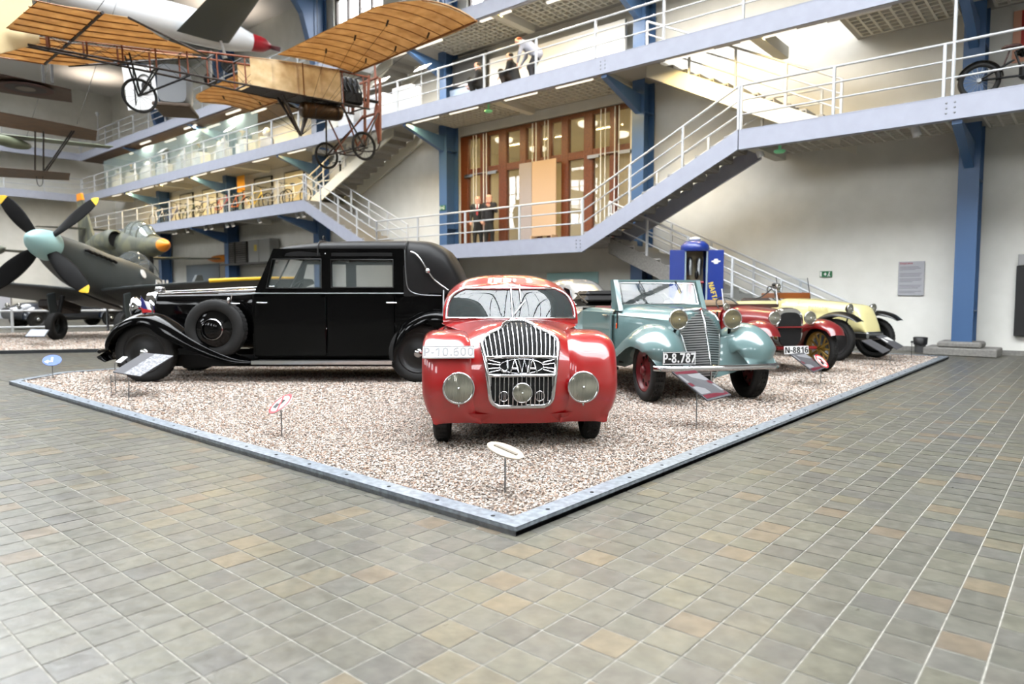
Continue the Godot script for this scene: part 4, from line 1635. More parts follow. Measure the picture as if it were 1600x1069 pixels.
		for y in [0.72, 1.73]:
			b = MB.new()
			b.ball(v(x + s * 0.03, y, -2.45), Vector3.ONE * 0.009, 8, 6)
			obj("door_stud", b, M("chrome"), car)
		# landau iron and hood moulding
		b = MB.new()
		b.tube(along([v(x + s * 0.035, 1.76, -3.6), v(x + s * 0.045, 1.7, -3.7), v(x + s * 0.045, 1.52, -3.82), v(x + s * 0.03, 1.38, -3.92), v(x + s * 0.0, 1.24, -4.1)], 6), 0.012, 8)
		b.ball(v(x + s * 0.05, 1.5, -3.83), v(0.02, 0.035, 0.035), 12, 8)
		obj("landau_iron", b, M("chrome"), car)
		b = MB.new()
		b.tube(along([v(x + s * 0.03, 1.78, -3.52), v(x + s * 0.032, 1.5, -3.53), v(x + s * 0.032, 1.27, -3.56), v(x + s * 0.032, 1.19, -3.68), v(x + s * 0.03, 1.17, -3.9), v(x - s * 0.0, 1.17, -4.15)], 6), 0.007, 6)
		obj("hood_molding", b, M("brushed_steel"), car)
	# bonnet, radiator
	b = MB.new()
	hull(b, [[-1.5, 0.68, 0.42, 1.29, 4.5], [-1.2, 0.6, 0.42, 1.275, 4.0], [-0.6, 0.44, 0.44, 1.25, 3.6], [0.12, 0.3, 0.46, 1.215, 3.6]], -1.5, 0.12, 20, 36)
	obj("bonnet", b, blk, car)
	b = MB.new()
	for s in [-1, 0, 1]:
		b.tube(pv([v(s * 0.27, 1.19 + (0.035 if s == 0 else 0.0), 0.14), v(s * 0.42, 1.215 + (0.045 if s == 0 else 0.0), -0.6), v(s * 0.58, 1.235 + (0.055 if s == 0 else 0.0), -1.2), v(s * 0.66, 1.25 + (0.05 if s == 0 else 0.0), -1.5)]), 0.009, 6)
	obj("bonnet_hinge_strip", b, M("chrome"), car)
	b = MB.new()
	hull(b, [[0.1, 0.315, 0.46, 1.235, 3.6], [0.14, 0.325, 0.45, 1.245, 3.6], [0.24, 0.31, 0.46, 1.225, 3.6]], 0.1, 0.24, 6, 36)
	obj("radiator_shell", b, M("chrome"), car)
	b = MB.new()
	hull(b, [[0.235, 0.26, 0.5, 1.13, 4], [0.25, 0.26, 0.5, 1.13, 4]], 0.235, 0.25, 2, 32)
	obj("radiator_core", b, M("black_matte"), car)
	b = MB.new()
	b.lathe([Vector2(0.05, 0), Vector2(0.07, 0.015), Vector2(0.07, 0.05), Vector2(0.04, 0.065), Vector2(0, 0.07)], Transform3D(Basis.IDENTITY, v(0, 1.235, 0.17)), 20)
	obj("radiator_cap", b, M("chrome"), car)
	b = MB.new()
	b.box(v(0, 1.0, 0.33), v(0.72, 0.03, 0.03))
	obj("lamp_bar", b, M("chrome"), car)
	# cowl, rear body, floor
	b = MB.new()
	b.box(v(0, 0.75, -1.46), v(1.38, 0.86, 0.06))
	obj("bulkhead", b, blk, car)
	b = MB.new()
	hull(b, [[-4.55, 0.5, 0.4, 1.0, 3], [-4.4, 0.62, 0.36, 1.16, 4], [-4.1, 0.7, 0.34, 1.2, 6]], -4.55, -4.1, 8, 36)
	obj("rear_body", b, blk, car)
	b = MB.new()
	b.box(v(0, 0.36, -2.9), v(1.4, 0.06, 2.9))
	obj("floor_pan", b, M("black_matte"), car)
	# roof in leathercloth and folding rear hood
	for part in [[[[-1.72, 0.73, 1.7, 1.8, 5], [-1.9, 0.735, 1.7, 1.86, 5], [-2.4, 0.735, 1.7, 1.915, 5], [-3.55, 0.735, 1.7, 1.93, 5]], -1.72, -3.55, "roof"], [[[-3.5, 0.738, 1.16, 1.935, 6], [-3.85, 0.735, 1.16, 1.915, 5.5], [-4.08, 0.715, 1.16, 1.8, 5], [-4.22, 0.67, 1.16, 1.58, 4.5], [-4.32, 0.6, 1.16, 1.34, 4], [-4.36, 0.5, 1.15, 1.18, 3.5]], -3.5, -4.36, "folding_hood"]]:
		var rows := []
		for i in 19:
			var z := lerpf(part[1], part[2], i / 18.0)
			var r := lut(part[0], z)
			var row := PackedVector3Array()
			for k in 41:
				var a := PI * k / 40.0
				row.append(v(r[1] * se(cos(a), r[4]), r[2] + (r[3] - r[2]) * se(sin(a), r[4]), z))
			rows.append(row)
		b = MB.new()
		b.grid(rows, false, true)
		if part[3] == "roof":
			b.cap(rows[0], v(0, 1.75, -2.5))
		obj(part[3], b, M("black_cloth"), car)
	b = MB.new()
	for z in [-2.35, -3.53]:
		var p := PackedVector3Array()
		for k in 21:
			var a := PI * k / 20.0
			p.append(v(0.742 * se(cos(a), 5), 1.71 + 0.215 * se(sin(a), 5), z))
		b.tube(p, 0.008, 6)
	obj("roof_seam", b, M("black_satin"), car)
	b = MB.new()
	b.tube(ring_path(v(0.25, 1.96, -2.3), 0.05, 0.05, 0.0, 14), 0.008, 6, true)
	obj("roof_loop", b, M("black_satin"), car)
	# windscreen
	b = MB.new()
	b.q(v(-0.66, 1.27, -1.5), v(0.66, 1.27, -1.5), v(0.66, 1.72, -1.74), v(-0.66, 1.72, -1.74))
	obj("windscreen", b, M("car_glass"), car)
	b = MB.new()
	b.tube(pv([v(-0.68, 1.26, -1.5), v(0.68, 1.26, -1.5), v(0.68, 1.74, -1.75), v(-0.68, 1.74, -1.75)]), 0.02, 8, true)
	b.rod(v(0, 1.26, -1.5), v(0, 1.74, -1.75), 0.012, 8)
	obj("screen_frame", b, blk, car)
	# inside
	b = MB.new()
	b.box(v(0, 0.75, -2.2), v(1.3, 0.75, 0.16), Basis.IDENTITY, 0.05)
	b.box(v(0, 0.6, -1.95), v(1.3, 0.3, 0.5), Basis.IDENTITY, 0.05)
	b.box(v(0, 0.85, -3.95), v(1.2, 0.7, 0.2), Basis.IDENTITY, 0.06)
	b.box(v(0, 0.6, -3.6), v(1.2, 0.3, 0.6), Basis.IDENTITY, 0.06)
	obj("seats", b, M("black_satin"), car)
	b = MB.new()
	b.box(v(0, 1.0, -2.42), v(1.36, 0.5, 0.03))
	b.box(v(0, 1.71, -2.42), v(1.36, 0.06, 0.03))
	obj("partition", b, M("black_satin"), car)
	steering(car, v(0.3, 1.2, -1.85), 0.22, 0.7, M("black_satin"))
	# bumpers, mirror, flag
	b = MB.new()
	for y in [0.42, 0.34]:
		b.tube(along([v(-0.9, y, 0.55), v(-0.7, y, 0.63), v(0, y, 0.68), v(0.7, y, 0.63), v(0.9, y, 0.55)], 5), 0.026, 8)
	for s in [-1, 1]:
		b.rod(v(s * 0.4, 0.38, 0.66), v(s * 0.4, 0.38, 0.2), 0.02, 8)
	obj("front_bumper", b, M("dark_metal"), car)
	b = MB.new()
	b.rod(v(0.86, 1.06, -1.2), v(0.88, 1.2, -1.24), 0.006, 6)
	b.ball(v(0.9, 1.1, -1.2), v(0.035, 0.045, 0.025), 12, 8)
	b.rod(v(0.86, 1.06, -1.2), v(0.84, 1.06, -1.32), 0.008, 6)
	obj("wing_mirror", b, M("chrome"), car)
	var fl := node("flag", car, v(0.62, 0.93, 0.12))
	b = MB.new()
	b.rod(v(0, 0, 0), v(0, 0.24, 0), 0.004, 6)
	obj("flag_staff", b, M("chrome"), fl)
	b = MB.new()
	b.prism(pp([0, 0.22, -0.045, 0.17, -0.09, 0.05, -0.03, 0.06, 0, 0.08]), 0.012, Transform3D(SIDE, Vector3.ZERO))
	obj("flag_field", b, mat("flag_blue", Color(0.05, 0.09, 0.38), 0.7), fl)
	b = MB.new()
	b.prism(pp([-0.045, 0.17, -0.1, 0.12, -0.14, 0.04, -0.09, 0.05]), 0.012, Transform3D(SIDE, Vector3.ZERO))
	obj("flag_field", b, M("white_matte"), fl)
	b = MB.new()
	b.prism(pp([0, 0.08, -0.03, 0.06, -0.09, 0.05, -0.14, 0.04, -0.13, -0.02, -0.02, 0.0]), 0.012, Transform3D(SIDE, Vector3.ZERO))
	obj("flag_field", b, mat("flag_red", Color(0.7, 0.05, 0.07), 0.7), fl)

# ---------------------------------------------------------------- teal cabriolet
func teal_car() -> void:
	var car := thing("cabriolet", "pale teal open cabriolet with folded hood, red wheels and black number plate", "car", v(-3.42, 0.036, -7.27), 54)
	var teal := M("teal_paint")
	var R := 0.345
	var b: MB
	for s in [-1, 1]:
		wheel(car, v(s * 0.62, R - 0.005, 0.0), R, 0.16, s, "slots", M("wheel_red"), -4.0)
		wheel(car, v(s * 0.62, R - 0.005, -2.75), R, 0.16, s, "slots", M("wheel_red"))
		b = MB.new()
		sweep(b, [[0, 0.33, 0.37, 0.42, 0.62, 0.0, 0.0, 0.03], [0.5, 0.405, 0.46, 0.36, 0.73, 0.0, 0.03, 0.1], [1.1, 0.40, 0.63, 0.32, 0.8, 0.02, 0.08, 0.15], [1.8, 0.25, 0.79, 0.29, 0.82, 0.06, 0.14, 0.17], [2.5, 0.02, 0.855, 0.28, 0.825, 0.08, 0.2, 0.17], [3.2, -0.22, 0.83, 0.28, 0.82, 0.1, 0.22, 0.16], [4.0, -0.5, 0.68, 0.33, 0.81, 0.1, 0.16, 0.12], [4.8, -0.8, 0.45, 0.45, 0.8, 0.06, 0.06, 0.07], [5.4, -0.98, 0.3, 0.5, 0.78, 0.02, 0, 0.03]], 56, s, 2.0, 16)
		obj("fender", b, teal, car)
		b = MB.new()
		sweep(b, [[0, -2.2, 0.3, 0.5, 0.76, 0.02, 0, 0.04], [0.7, -2.25, 0.5, 0.46, 0.79, 0.04, 0, 0.08], [1.5, -2.45, 0.74, 0.42, 0.81, 0.06, 0.05, 0.12], [2.3, -2.75, 0.82, 0.4, 0.81, 0.08, 0.08, 0.14], [3.1, -3.05, 0.72, 0.4, 0.8, 0.06, 0.04, 0.12], [3.9, -3.25, 0.45, 0.42, 0.76, 0.02, 0, 0.08]], 36, s, 2.0, 12)
		obj("fender", b, teal, car)
		headlamp(car, v(s * 0.33, 0.905, 0.12), 0.112, v(s * -0.02, 0.0, 1), M("chrome"), 1.0, "lens_warm")
		b = MB.new()
		b.rod(v(s * 0.33, 0.8, 0.06), v(s * 0.36, 0.68, 0.0), 0.018, 8)
		obj("lamp_bracket", b, M("dark_metal"), car)
		b = MB.new()
		b.box(v(s * 0.66, 0.66, -1.55), v(0.03, 0.62, 1.05), Basis.IDENTITY, 0.012)
		obj("door", b, teal, car)
		b = MB.new()
		b.rod(v(s * 0.69, 0.92, -1.1), v(s * 0.69, 0.92, -1.22), 0.01, 8)
		b.rod(v(s * 0.65, 0.92, -1.12), v(s * 0.69, 0.92, -1.12), 0.01, 8)
		obj("door_handle", b, M("chrome"), car)
		b = MB.new()
		b.box(v(s * 0.672, 0.87, -0.8), v(0.015, 0.2, 0.025), Basis.IDENTITY, 0.004)
		obj("trafficator", b, M("black_satin"), car)
		b = MB.new()
		b.box(v(s * 0.682, 0.8, -0.8), v(0.012, 0.07, 0.022), Basis.IDENTITY, 0.004)
		obj("indicator_lens", b, mat("orange_lens", Color(0.75, 0.25, 0.04), 0.2), car)
		b = MB.new()
		b.box(v(s * 0.66, 0.27, -1.55), v(0.12, 0.04, 1.3), Basis.IDENTITY, 0.01)
		obj("sill", b, M("black_satin"), car)
	# body
	b = MB.new()
	hull(b, [[-1.1, 0.63, 0.32, 1.05, 5], [-0.85, 0.58, 0.34, 1.04, 4.2], [-0.4, 0.42, 0.36, 1.02, 3.4], [-0.08, 0.3, 0.3, 1.0, 3.0], [0.0, 0.27, 0.3, 0.98, 2.8]], -1.1, 0.0, 18, 36)
	obj("bonnet", b, teal, car)
	for s in [-1, 1]:
		b = MB.new()
		b.tube(pv([v(s * 0.27, 0.88, -0.05), v(s * 0.40, 0.9, -0.4), v(s * 0.56, 0.92, -0.85), v(s * 0.652, 0.93, -1.1), v(s * 0.662, 0.93, -2.1)]), 0.006, 6)
		obj("body_molding", b, M("teal_line"), car)
	var rows := hull_rows([[-3.3, 0.3, 0.4, 0.7, 2.5], [-3.0, 0.5, 0.34, 0.9, 3], [-2.6, 0.6, 0.32, 1.0, 4], [-2.0, 0.645, 0.31, 1.04, 7], [-1.05, 0.645, 0.31, 1.04, 7]], -3.3, -1.05, 24, 40)
	# open top: leave out the quads facing up between the seats
	b = MB.new()
	b.soft()
	for i in rows.size() - 1:
		for j in 40:
			var m := (j + 1) % 40
			var c: Vector3 = (rows[i][j] + rows[i + 1][m]) / 2.0
			if c.y > 1.0 and absf(c.x) < 0.58 and c.z > -2.2:
				continue
			b.q(rows[i][j], rows[i + 1][j], rows[i + 1][m], rows[i][m])
	obj("body", b, teal, car)
	b = MB.new()
	b.box(v(0, 0.36, -1.6), v(1.2, 0.04, 1.4))
	b.box(v(0, 0.7, -2.25), v(1.2, 0.6, 0.05))
	obj("cockpit_lining", b, M("black_satin"), car)
	b = MB.new()
	for s in [-1, 1]:
		b.box(v(s * 0.3, 0.75, -1.95), v(0.5, 0.55, 0.16), Basis(Vector3.RIGHT, -0.15), 0.05)
		b.box(v(s * 0.3, 0.52, -1.7), v(0.5, 0.16, 0.5), Basis.IDENTITY, 0.05)
	obj("seats", b, M("leather_red"), car)
	# folded hood
	b = MB.new()
	b.box(v(0, 1.1, -2.4), v(1.25, 0.14, 0.55), Basis.IDENTITY, 0.06)
	b.box(v(0, 1.19, -2.5), v(1.1, 0.1, 0.5), Basis.IDENTITY, 0.045)
	obj("folded_hood", b, M("black_cloth"), car)
	b = MB.new()
	for s in [-1, 1]:
		b.tube(pv([v(s * 0.66, 1.06, -1.9), v(s * 0.67, 1.13, -2.1), v(s * 0.66, 1.1, -2.5)]), 0.014, 6)
		b.tube(pv([v(s * 0.67, 1.08, -2.05), v(s * 0.67, 1.2, -2.3), v(s * 0.6, 1.2, -2.6)]), 0.012, 6)
	obj("hood_irons", b, M("dark_metal"), car)
	# windscreen
	b = MB.new()
	var c0 := [v(-0.53, 1.04, -1.0), v(0.53, 1.04, -1.0), v(0.53, 1.345, -1.13), v(-0.53, 1.345, -1.13)]
	b.q(c0[0], c0[1], c0[2], c0[3])
	obj("windscreen", b, M("car_glass"), car)
	b = MB.new()
	for s in [-1, 1]:
		b.prism(pp([-0.93, 0.98, -1.15, 0.98, -1.22, 1.37, -1.12, 1.37]), 0.06, Transform3D(SIDE, v(s * 0.57, 0, 0)))
	b.bar(v(-0.6, 1.355, -1.135), v(0.6, 1.355, -1.135), 0.035, 0.03)
	b.bar(v(-0.6, 1.03, -0.99), v(0.6, 1.03, -0.99), 0.04, 0.05)
	obj("screen_frame", b, teal, car)
	b = MB.new()
	b.tube(pv([c0[0] + v(0.02, 0.02, 0.01), c0[1] + v(-0.02, 0.02, 0.01), c0[2] + v(-0.02, -0.02, 0.01), c0[3] + v(0.02, -0.02, 0.01)]), 0.009, 6, true)
	obj("screen_trim", b, M("chrome"), car)
	b = MB.new()
	for x in [-0.25, 0.25]:
		b.rod(v(x, 1.345, -1.11), v(x + 0.06, 1.2, -1.05), 0.006, 6)
		b.ball(v(x, 1.345, -1.11), Vector3.ONE * 0.014, 8, 6)
	obj("wiper", b, M("black_satin"), car)
	steering(car, v(-0.3, 1.0, -1.4), 0.2, 0.7, M("black_satin"))
	# pointed grille: two louvred faces in a chrome frame
	var gr := node("grille", car)
	var edge := func(s: float, y: float, u: float) -> Vector3:    # u 0 at the ridge, 1 at the outer edge
		var zr: float = lut([[0.22, 0.25], [0.4, 0.235], [0.7, 0.15], [0.9, 0.07], [1.01, -0.01]], y)[1]
		var w: float = lut([[0.22, 0.03], [0.3, 0.13], [0.45, 0.18], [0.7, 0.225], [0.9, 0.25], [0.96, 0.24], [1.01, 0.17]], y)[1]
		return v(s * w * u, y - 0.02 * u, zr - 0.13 * u)
	for s in [-1, 1]:
		b = MB.new()
		rows = []
		for i in 17:
			var y := lerpf(0.22, 1.01, i / 16.0)
			rows.append(pv([edge.call(s, y, 0.0), edge.call(s, y, 0.5), edge.call(s, y, 1.0)]))
		b.grid(rows, false, s < 0)
		obj("grille_backing", b, M("grille_dark"), gr)
		for i in 27:
			var y := lerpf(0.3, 0.985, i / 26.0)
			b = MB.new()
			b.bar(edge.call(s, y, 0.03) + v(0, 0, 0.008), edge.call(s, y, 0.97) + v(0, 0, 0.008), 0.016, 0.015)
			obj("louvre", b, M("louvre_chrome"), gr)
		b = MB.new()
		var lp := PackedVector3Array()
		for i in 17:
			lp.append(edge.call(s, lerpf(0.22, 1.01, i / 16.0), 1.0) + v(0, 0, 0.008))
		b.tube(lp, 0.014, 8)
		obj("grille_frame", b, M("chrome"), gr)
	b = MB.new()
	var rd := PackedVector3Array()
	for i in 13:
		rd.append(edge.call(1.0, lerpf(0.22, 1.01, i / 12.0), 0.0) + v(0, 0, 0.012))
	b.tube(rd, 0.012, 8)
	b.tube(pv([edge.call(-1.0, 1.01, 1.0), edge.call(1.0, 1.01, 0.0) + v(0, 0.01, 0.01), edge.call(1.0, 1.01, 1.0)]), 0.016, 8)
	obj("grille_ridge", b, M("chrome"), gr)
	b = MB.new()
	b.ball(v(0, 1.01, 0.01), v(0.014, 0.02, 0.01), 10, 8)
	obj("badge", b, M("red_paint"), gr)
	# apron below the grille, inner wing panels
	for s in [-1, 1]:
		b = MB.new()
		rows = []
		for i in 9:
			var y := lerpf(0.25, 0.72, i / 8.0)
			rows.append(pv([edge.call(s, y, 1.0), v(s * 0.34, maxf(y, 0.31), 0.16), v(s * 0.46, maxf(y, 0.38) + 0.02, 0.28)]))
		b.grid(rows, false, s < 0)
		obj("apron", b, teal, car)
	b = MB.new()
	b.tube(along([v(-0.72, 0.4, 0.36), v(-0.6, 0.4, 0.44), v(0, 0.4, 0.49), v(0.6, 0.4, 0.44), v(0.74, 0.4, 0.36)], 6), 0.035, 10)
	obj("front_bumper", b, M("chrome"), car)
	b = MB.new()
	for s in [-1, 1]:
		b.rod(v(s * 0.3, 0.39, 0.46), v(s * 0.3, 0.36, 0.1), 0.02, 8)
	obj("bumper_iron", b, M("dark_metal"), car)
	plate(car, v(-0.485, 0.512, 0.452), Basis(Vector3.UP, -0.1), 0.36, 0.135, M("black_satin"), "P-8.787", M("white_plate"), 0.1, 0.78, M("white_plate"))
	b = MB.new()
	b.rod(v(-0.45, 0.512, 0.44), v(-0.45, 0.4, 0.45), 0.012, 6)
	obj("plate_bracket", b, M("dark_metal"), car)

# ---------------------------------------------------------------- dark red roadster
func roadster() -> void:
	var car := thing("roadster", "dark red open roadster with gold spoked wheels and flat windscreen", "car", v(-3.60, 0.036, -10.72), 55)
	var red := M("dark_red_paint")
	var R := 0.35
	var b: MB
	for s in [-1, 1]:
		wheel(car, v(s * 0.57, R - 0.005, 0.0), R, 0.12, s, "spoke", M("gold_paint"), 0.0, 0.24)
		wheel(car, v(s * 0.57, R - 0.005, -2.5), R, 0.12, s, "spoke", M("gold_paint"), 0.0, 0.24)
		b = MB.new()
		sweep(b, [[0, 0.42, 0.58, 0.42, 0.68, 0.0, 0.0, 0.03], [0.6, 0.33, 0.72, 0.4, 0.71, 0.02, 0.03, 0.06], [1.3, 0.1, 0.805, 0.38, 0.72, 0.03, 0.06, 0.08], [2.0, -0.16, 0.77, 0.36, 0.72, 0.03, 0.1, 0.07], [2.8, -0.42, 0.58, 0.36, 0.72, 0.04, 0.1, 0.05], [3.6, -0.7, 0.36, 0.38, 0.72, 0.03, 0.05, 0.03], [4.2, -0.95, 0.3, 0.4, 0.72, 0.02, 0, 0.02]], 40, s, 2.2, 12)
		obj("fender", b, red, car)
		b = MB.new()
		sweep(b, [[0, -1.9, 0.3, 0.4, 0.72, 0.02, 0, 0.02], [0.8, -2.1, 0.5, 0.4, 0.72, 0.03, 0, 0.05], [1.6, -2.35, 0.74, 0.4, 0.72, 0.03, 0, 0.07], [2.4, -2.65, 0.76, 0.4, 0.72, 0.03, 0, 0.07], [3.2, -2.9, 0.55, 0.4, 0.72, 0.02, 0, 0.05]], 28, s, 2.2, 10)
		obj("fender", b, red, car)
		b = MB.new()
		b.box(v(s * 0.56, 0.29, -1.4), v(0.3, 0.03, 1.0), Basis.IDENTITY, 0.008)
		obj("running_board", b, M("black_satin"), car)
		headlamp(car, v(s * 0.31, 0.83, 0.08), 0.1, v(0, 0, 1), M("chrome"), 0.9)
	b = MB.new()
	hull(b, [[-1.15, 0.5, 0.38, 1.02, 4], [-0.8, 0.42, 0.38, 0.985, 3.4], [-0.1, 0.24, 0.4, 0.94, 3]], -1.15, -0.1, 14, 32)
	obj("bonnet", b, red, car)
	var rows := hull_rows([[-3.0, 0.2, 0.5, 0.75, 2.3], [-2.6, 0.42, 0.42, 0.9, 3], [-2.0, 0.52, 0.36, 0.96, 5], [-1.1, 0.52, 0.36, 0.99, 5]], -3.0, -1.1, 18, 32)
	b = MB.new()
	b.soft()
	for i in rows.size() - 1:
		for j in 32:
			var m := (j + 1) % 32
			var c: Vector3 = (rows[i][j] + rows[i + 1][m]) / 2.0
			if c.y > 0.92 and absf(c.x) < 0.42 and c.z > -2.1:
				continue
			b.q(rows[i][j], rows[i + 1][j], rows[i + 1][m], rows[i][m])
	obj("body", b, red, car)
	b = MB.new()
	hull(b, [[-0.12, 0.235, 0.42, 0.975, 3], [-0.06, 0.25, 0.4, 0.99, 3], [0.02, 0.235, 0.42, 0.97, 3]], -0.12, 0.02, 5, 32)
	obj("radiator_shell", b, M("chrome"), car)
	b = MB.new()
	hull(b, [[0.02, 0.195, 0.4, 0.915, 3.4], [0.035, 0.195, 0.4, 0.915, 3.4]], 0.02, 0.035, 2, 32)
	obj("radiator_core", b, M("black_matte"), car)
	b = MB.new()
	b.rod(v(-0.5, 0.69, 0.06), v(0.5, 0.69, 0.06), 0.012, 8)
	obj("lamp_bar", b, red, car)
	b = MB.new()
	b.box(v(0, 0.38, 0.1), v(0.7, 0.05, 0.24), Basis.IDENTITY, 0.015)
	obj("apron", b, red, car)
	plate(car, v(-0.06, 0.36, 0.27), Basis(Vector3.RIGHT, -0.1), 0.42, 0.12, M("white_plate"), "N-8816", M("black_satin"), 0.09, 1.0)
	b = MB.new()
	b.q(v(-0.5, 1.0, -1.0), v(0.5, 1.0, -1.0), v(0.5, 1.27, -1.06), v(-0.5, 1.27, -1.06))
	obj("windscreen", b, M("car_glass"), car)
	b = MB.new()
	b.bar(v(-0.52, 1.0, -1.0), v(0.52, 1.0, -1.0), 0.03, 0.06)
	obj("screen_base", b, mat("brown_trim", Color(0.22, 0.15, 0.11), 0.5), car)
	for s in [-1, 1]:
		b = MB.new()
		b.rod(v(s * 0.51, 0.97, -0.99), v(s * 0.51, 1.28, -1.06), 0.011, 8)
		obj("screen_post", b, M("chrome"), car)
	headlamp(car, v(-0.55, 0.98, -0.85), 0.06, v(0, 0, 1), M("chrome"), 1.0)
	steering(car, v(-0.25, 1.0, -1.3), 0.2, 0.8, M("black_satin"))
	b = MB.new()
	b.box(v(0, 0.72, -1.95), v(0.85, 0.5, 0.16), Basis(Vector3.RIGHT, -0.2), 0.06)
	b.box(v(0, 0.5, -1.65), v(0.85, 0.16, 0.45), Basis.IDENTITY, 0.05)
	obj("seat", b, M("leather_red"), car)
	b = MB.new()
	b.box(v(0, 1.02, -2.3), v(0.95, 0.1, 0.5), Basis(Vector3.RIGHT, 0.1), 0.04)
	obj("folded_hood", b, mat("tan_cloth", Color(0.45, 0.38, 0.3), 0.8), car)

# ---------------------------------------------------------------- cream open tourer
func cream_car() -> void:
	var car := thing("open_tourer", "cream open tourer with black wings and a sloping snub nose near the wall", "car", v(-3.42, 0.036, -13.75), 72)
	var crm := M("cream_paint")
	var blk := mat("black_wing", Color(0.025, 0.025, 0.025), 0.35, 0.0, 0.5)
	var R := 0.38
	var b: MB
	for s in [-1, 1]:
		wheel(car, v(s * 0.62, R - 0.005, 0.0), R, 0.12, s, "disc", M("black_satin"), 0.0, 0.24)
		wheel(car, v(s * 0.62, R - 0.005, -2.65), R, 0.12, s, "disc", M("black_satin"), 0.0, 0.24)
		b = MB.new()
		sweep(b, [[0, 0.5, 0.72, 0.5, 0.74, 0, 0, 0.02], [0.6, 0.33, 0.84, 0.48, 0.76, 0.02, 0.02, 0.05], [1.3, 0.05, 0.89, 0.46, 0.77, 0.03, 0.03, 0.06], [2.0, -0.25, 0.8, 0.45, 0.77, 0.03, 0.03, 0.05], [2.8, -0.55, 0.55, 0.45, 0.77, 0.02, 0.03, 0.03], [3.6, -0.9, 0.35, 0.45, 0.77, 0.02, 0, 0.02]], 36, s, 2.2, 10)
		obj("fender", b, blk, car)
		b = MB.new()
		sweep(b, [[0, -2.0, 0.34, 0.45, 0.77, 0.02, 0, 0.02], [0.8, -2.25, 0.6, 0.45, 0.77, 0.03, 0, 0.05], [1.6, -2.55, 0.87, 0.46, 0.77, 0.03, 0, 0.06], [2.4, -2.9, 0.8, 0.48, 0.76, 0.02, 0, 0.05]], 24, s, 2.2, 10)
		obj("fender", b, blk, car)
		headlamp(car, v(s * 0.36, 0.93, 0.12), 0.09, v(0, -0.02, 1), M("black_satin"), 1.0, "lens_bright")
		b = MB.new()
		b.rod(v(s * 0.36, 0.84, 0.1), v(s * 0.4, 0.6, 0.05), 0.014, 8)
		obj("lamp_bracket", b, M("black_satin"), car)
		b = MB.new()
		b.box(v(s * 0.6, 0.33, -1.5), v(0.3, 0.03, 1.1), Basis.IDENTITY, 0.008)
		obj("running_board", b, M("black_satin"), car)
	b = MB.new()
	hull(b, [[-1.3, 0.52, 0.42, 1.12, 4], [-0.9, 0.44, 0.44, 1.1, 4], [-0.3, 0.35, 0.46, 1.05, 4], [0.12, 0.29, 0.48, 1.0, 3.8], [0.2, 0.27, 0.48, 0.95, 3.5], [0.3, 0.25, 0.47, 0.72, 3.2], [0.36, 0.22, 0.46, 0.52, 3]], -1.3, 0.36, 30, 36)
	obj("bonnet", b, crm, car)
	b = MB.new()
	b.tube(pv([v(0.49, 0.6, -0.88), v(0.475, 1.0, -0.88), v(0.4, 1.1, -0.88), v(0, 1.107, -0.88), v(-0.4, 1.1, -0.88), v(-0.475, 1.0, -0.88), v(-0.49, 0.6, -0.88)]), 0.005, 6)
	obj("bonnet_seam", b, crm, car)
	for s in [-1, 1]:
		for i in 9:
			b = MB.new()
			b.box(v(s * (0.365 + i * 0.0085), 0.92, -0.32 - i * 0.045), v(0.012, 0.13, 0.012), Basis.IDENTITY, 0.003)
			obj("bonnet_louvre", b, crm, car)
	b = MB.new()
	b.box(v(0, 0.45, 0.2), v(0.5, 0.14, 0.4), Basis.IDENTITY, 0.03)
	obj("engine_tray", b, M("brushed_steel"), car)
	var rows := hull_rows([[-3.1, 0.3, 0.55, 0.95, 3], [-2.6, 0.5, 0.45, 1.08, 5], [-1.25, 0.54, 0.42, 1.12, 5]], -3.1, -1.25, 16, 32)
	b = MB.new()
	b.soft()
	for i in rows.size() - 1:
		for j in 32:
			var m := (j + 1) % 32
			var c: Vector3 = (rows[i][j] + rows[i + 1][m]) / 2.0
			if c.y > 1.05 and absf(c.x) < 0.46:
				continue
			b.q(rows[i][j], rows[i + 1][j], rows[i + 1][m], rows[i][m])
	obj("body", b, crm, car)
	b = MB.new()
	b.box(v(0, 1.17, -1.32), v(1.0, 0.12, 0.04), Basis.IDENTITY, 0.01)
	b.box(v(-0.49, 1.17, -1.5), v(0.04, 0.1, 0.4), Basis.IDENTITY, 0.01)
	obj("dashboard", b, M("varnish_wood"), car)
	b = MB.new()
	b.q(v(-0.48, 1.2, -1.3), v(0.48, 1.2, -1.3), v(0.48, 1.52, -1.36), v(-0.48, 1.52, -1.36))
	obj("windscreen", b, M("car_glass"), car)
	for s in [-1, 1]:
		b = MB.new()
		b.rod(v(s * 0.49, 1.1, -1.29), v(s * 0.49, 1.53, -1.37), 0.009, 6)
		obj("screen_post", b, M("dark_metal"), car)
	headlamp(car, v(-0.56, 1.34, -1.25), 0.07, v(0.1, 0, 1), M("chrome"), 1.0, "lens_bright")
	b = MB.new()
	b.tube(along([v(-0.56, 1.34, -1.3), v(-0.58, 1.2, -1.32), v(-0.56, 1.08, -1.28)], 5), 0.012, 6)
	b.tube(along([v(-0.58, 1.3, -1.4), v(-0.62, 1.15, -1.6), v(-0.6, 1.1, -1.8)], 5), 0.014, 6)
	b.ball(v(-0.6, 1.38, -1.33), v(0.035, 0.035, 0.05), 10, 8)
	obj("horn", b, M("black_satin"), car)
	steering(car, v(-0.2, 1.2, -1.6), 0.2, 0.7, M("black_satin"))
	b = MB.new()
	b.box(v(0, 0.85, -2.2), v(0.9, 0.55, 0.16), Basis(Vector3.RIGHT, -0.2), 0.06)
	b.box(v(0, 0.62, -1.9), v(0.9, 0.16, 0.5), Basis.IDENTITY, 0.05)
	obj("seat", b, M("leather_brown"), car)

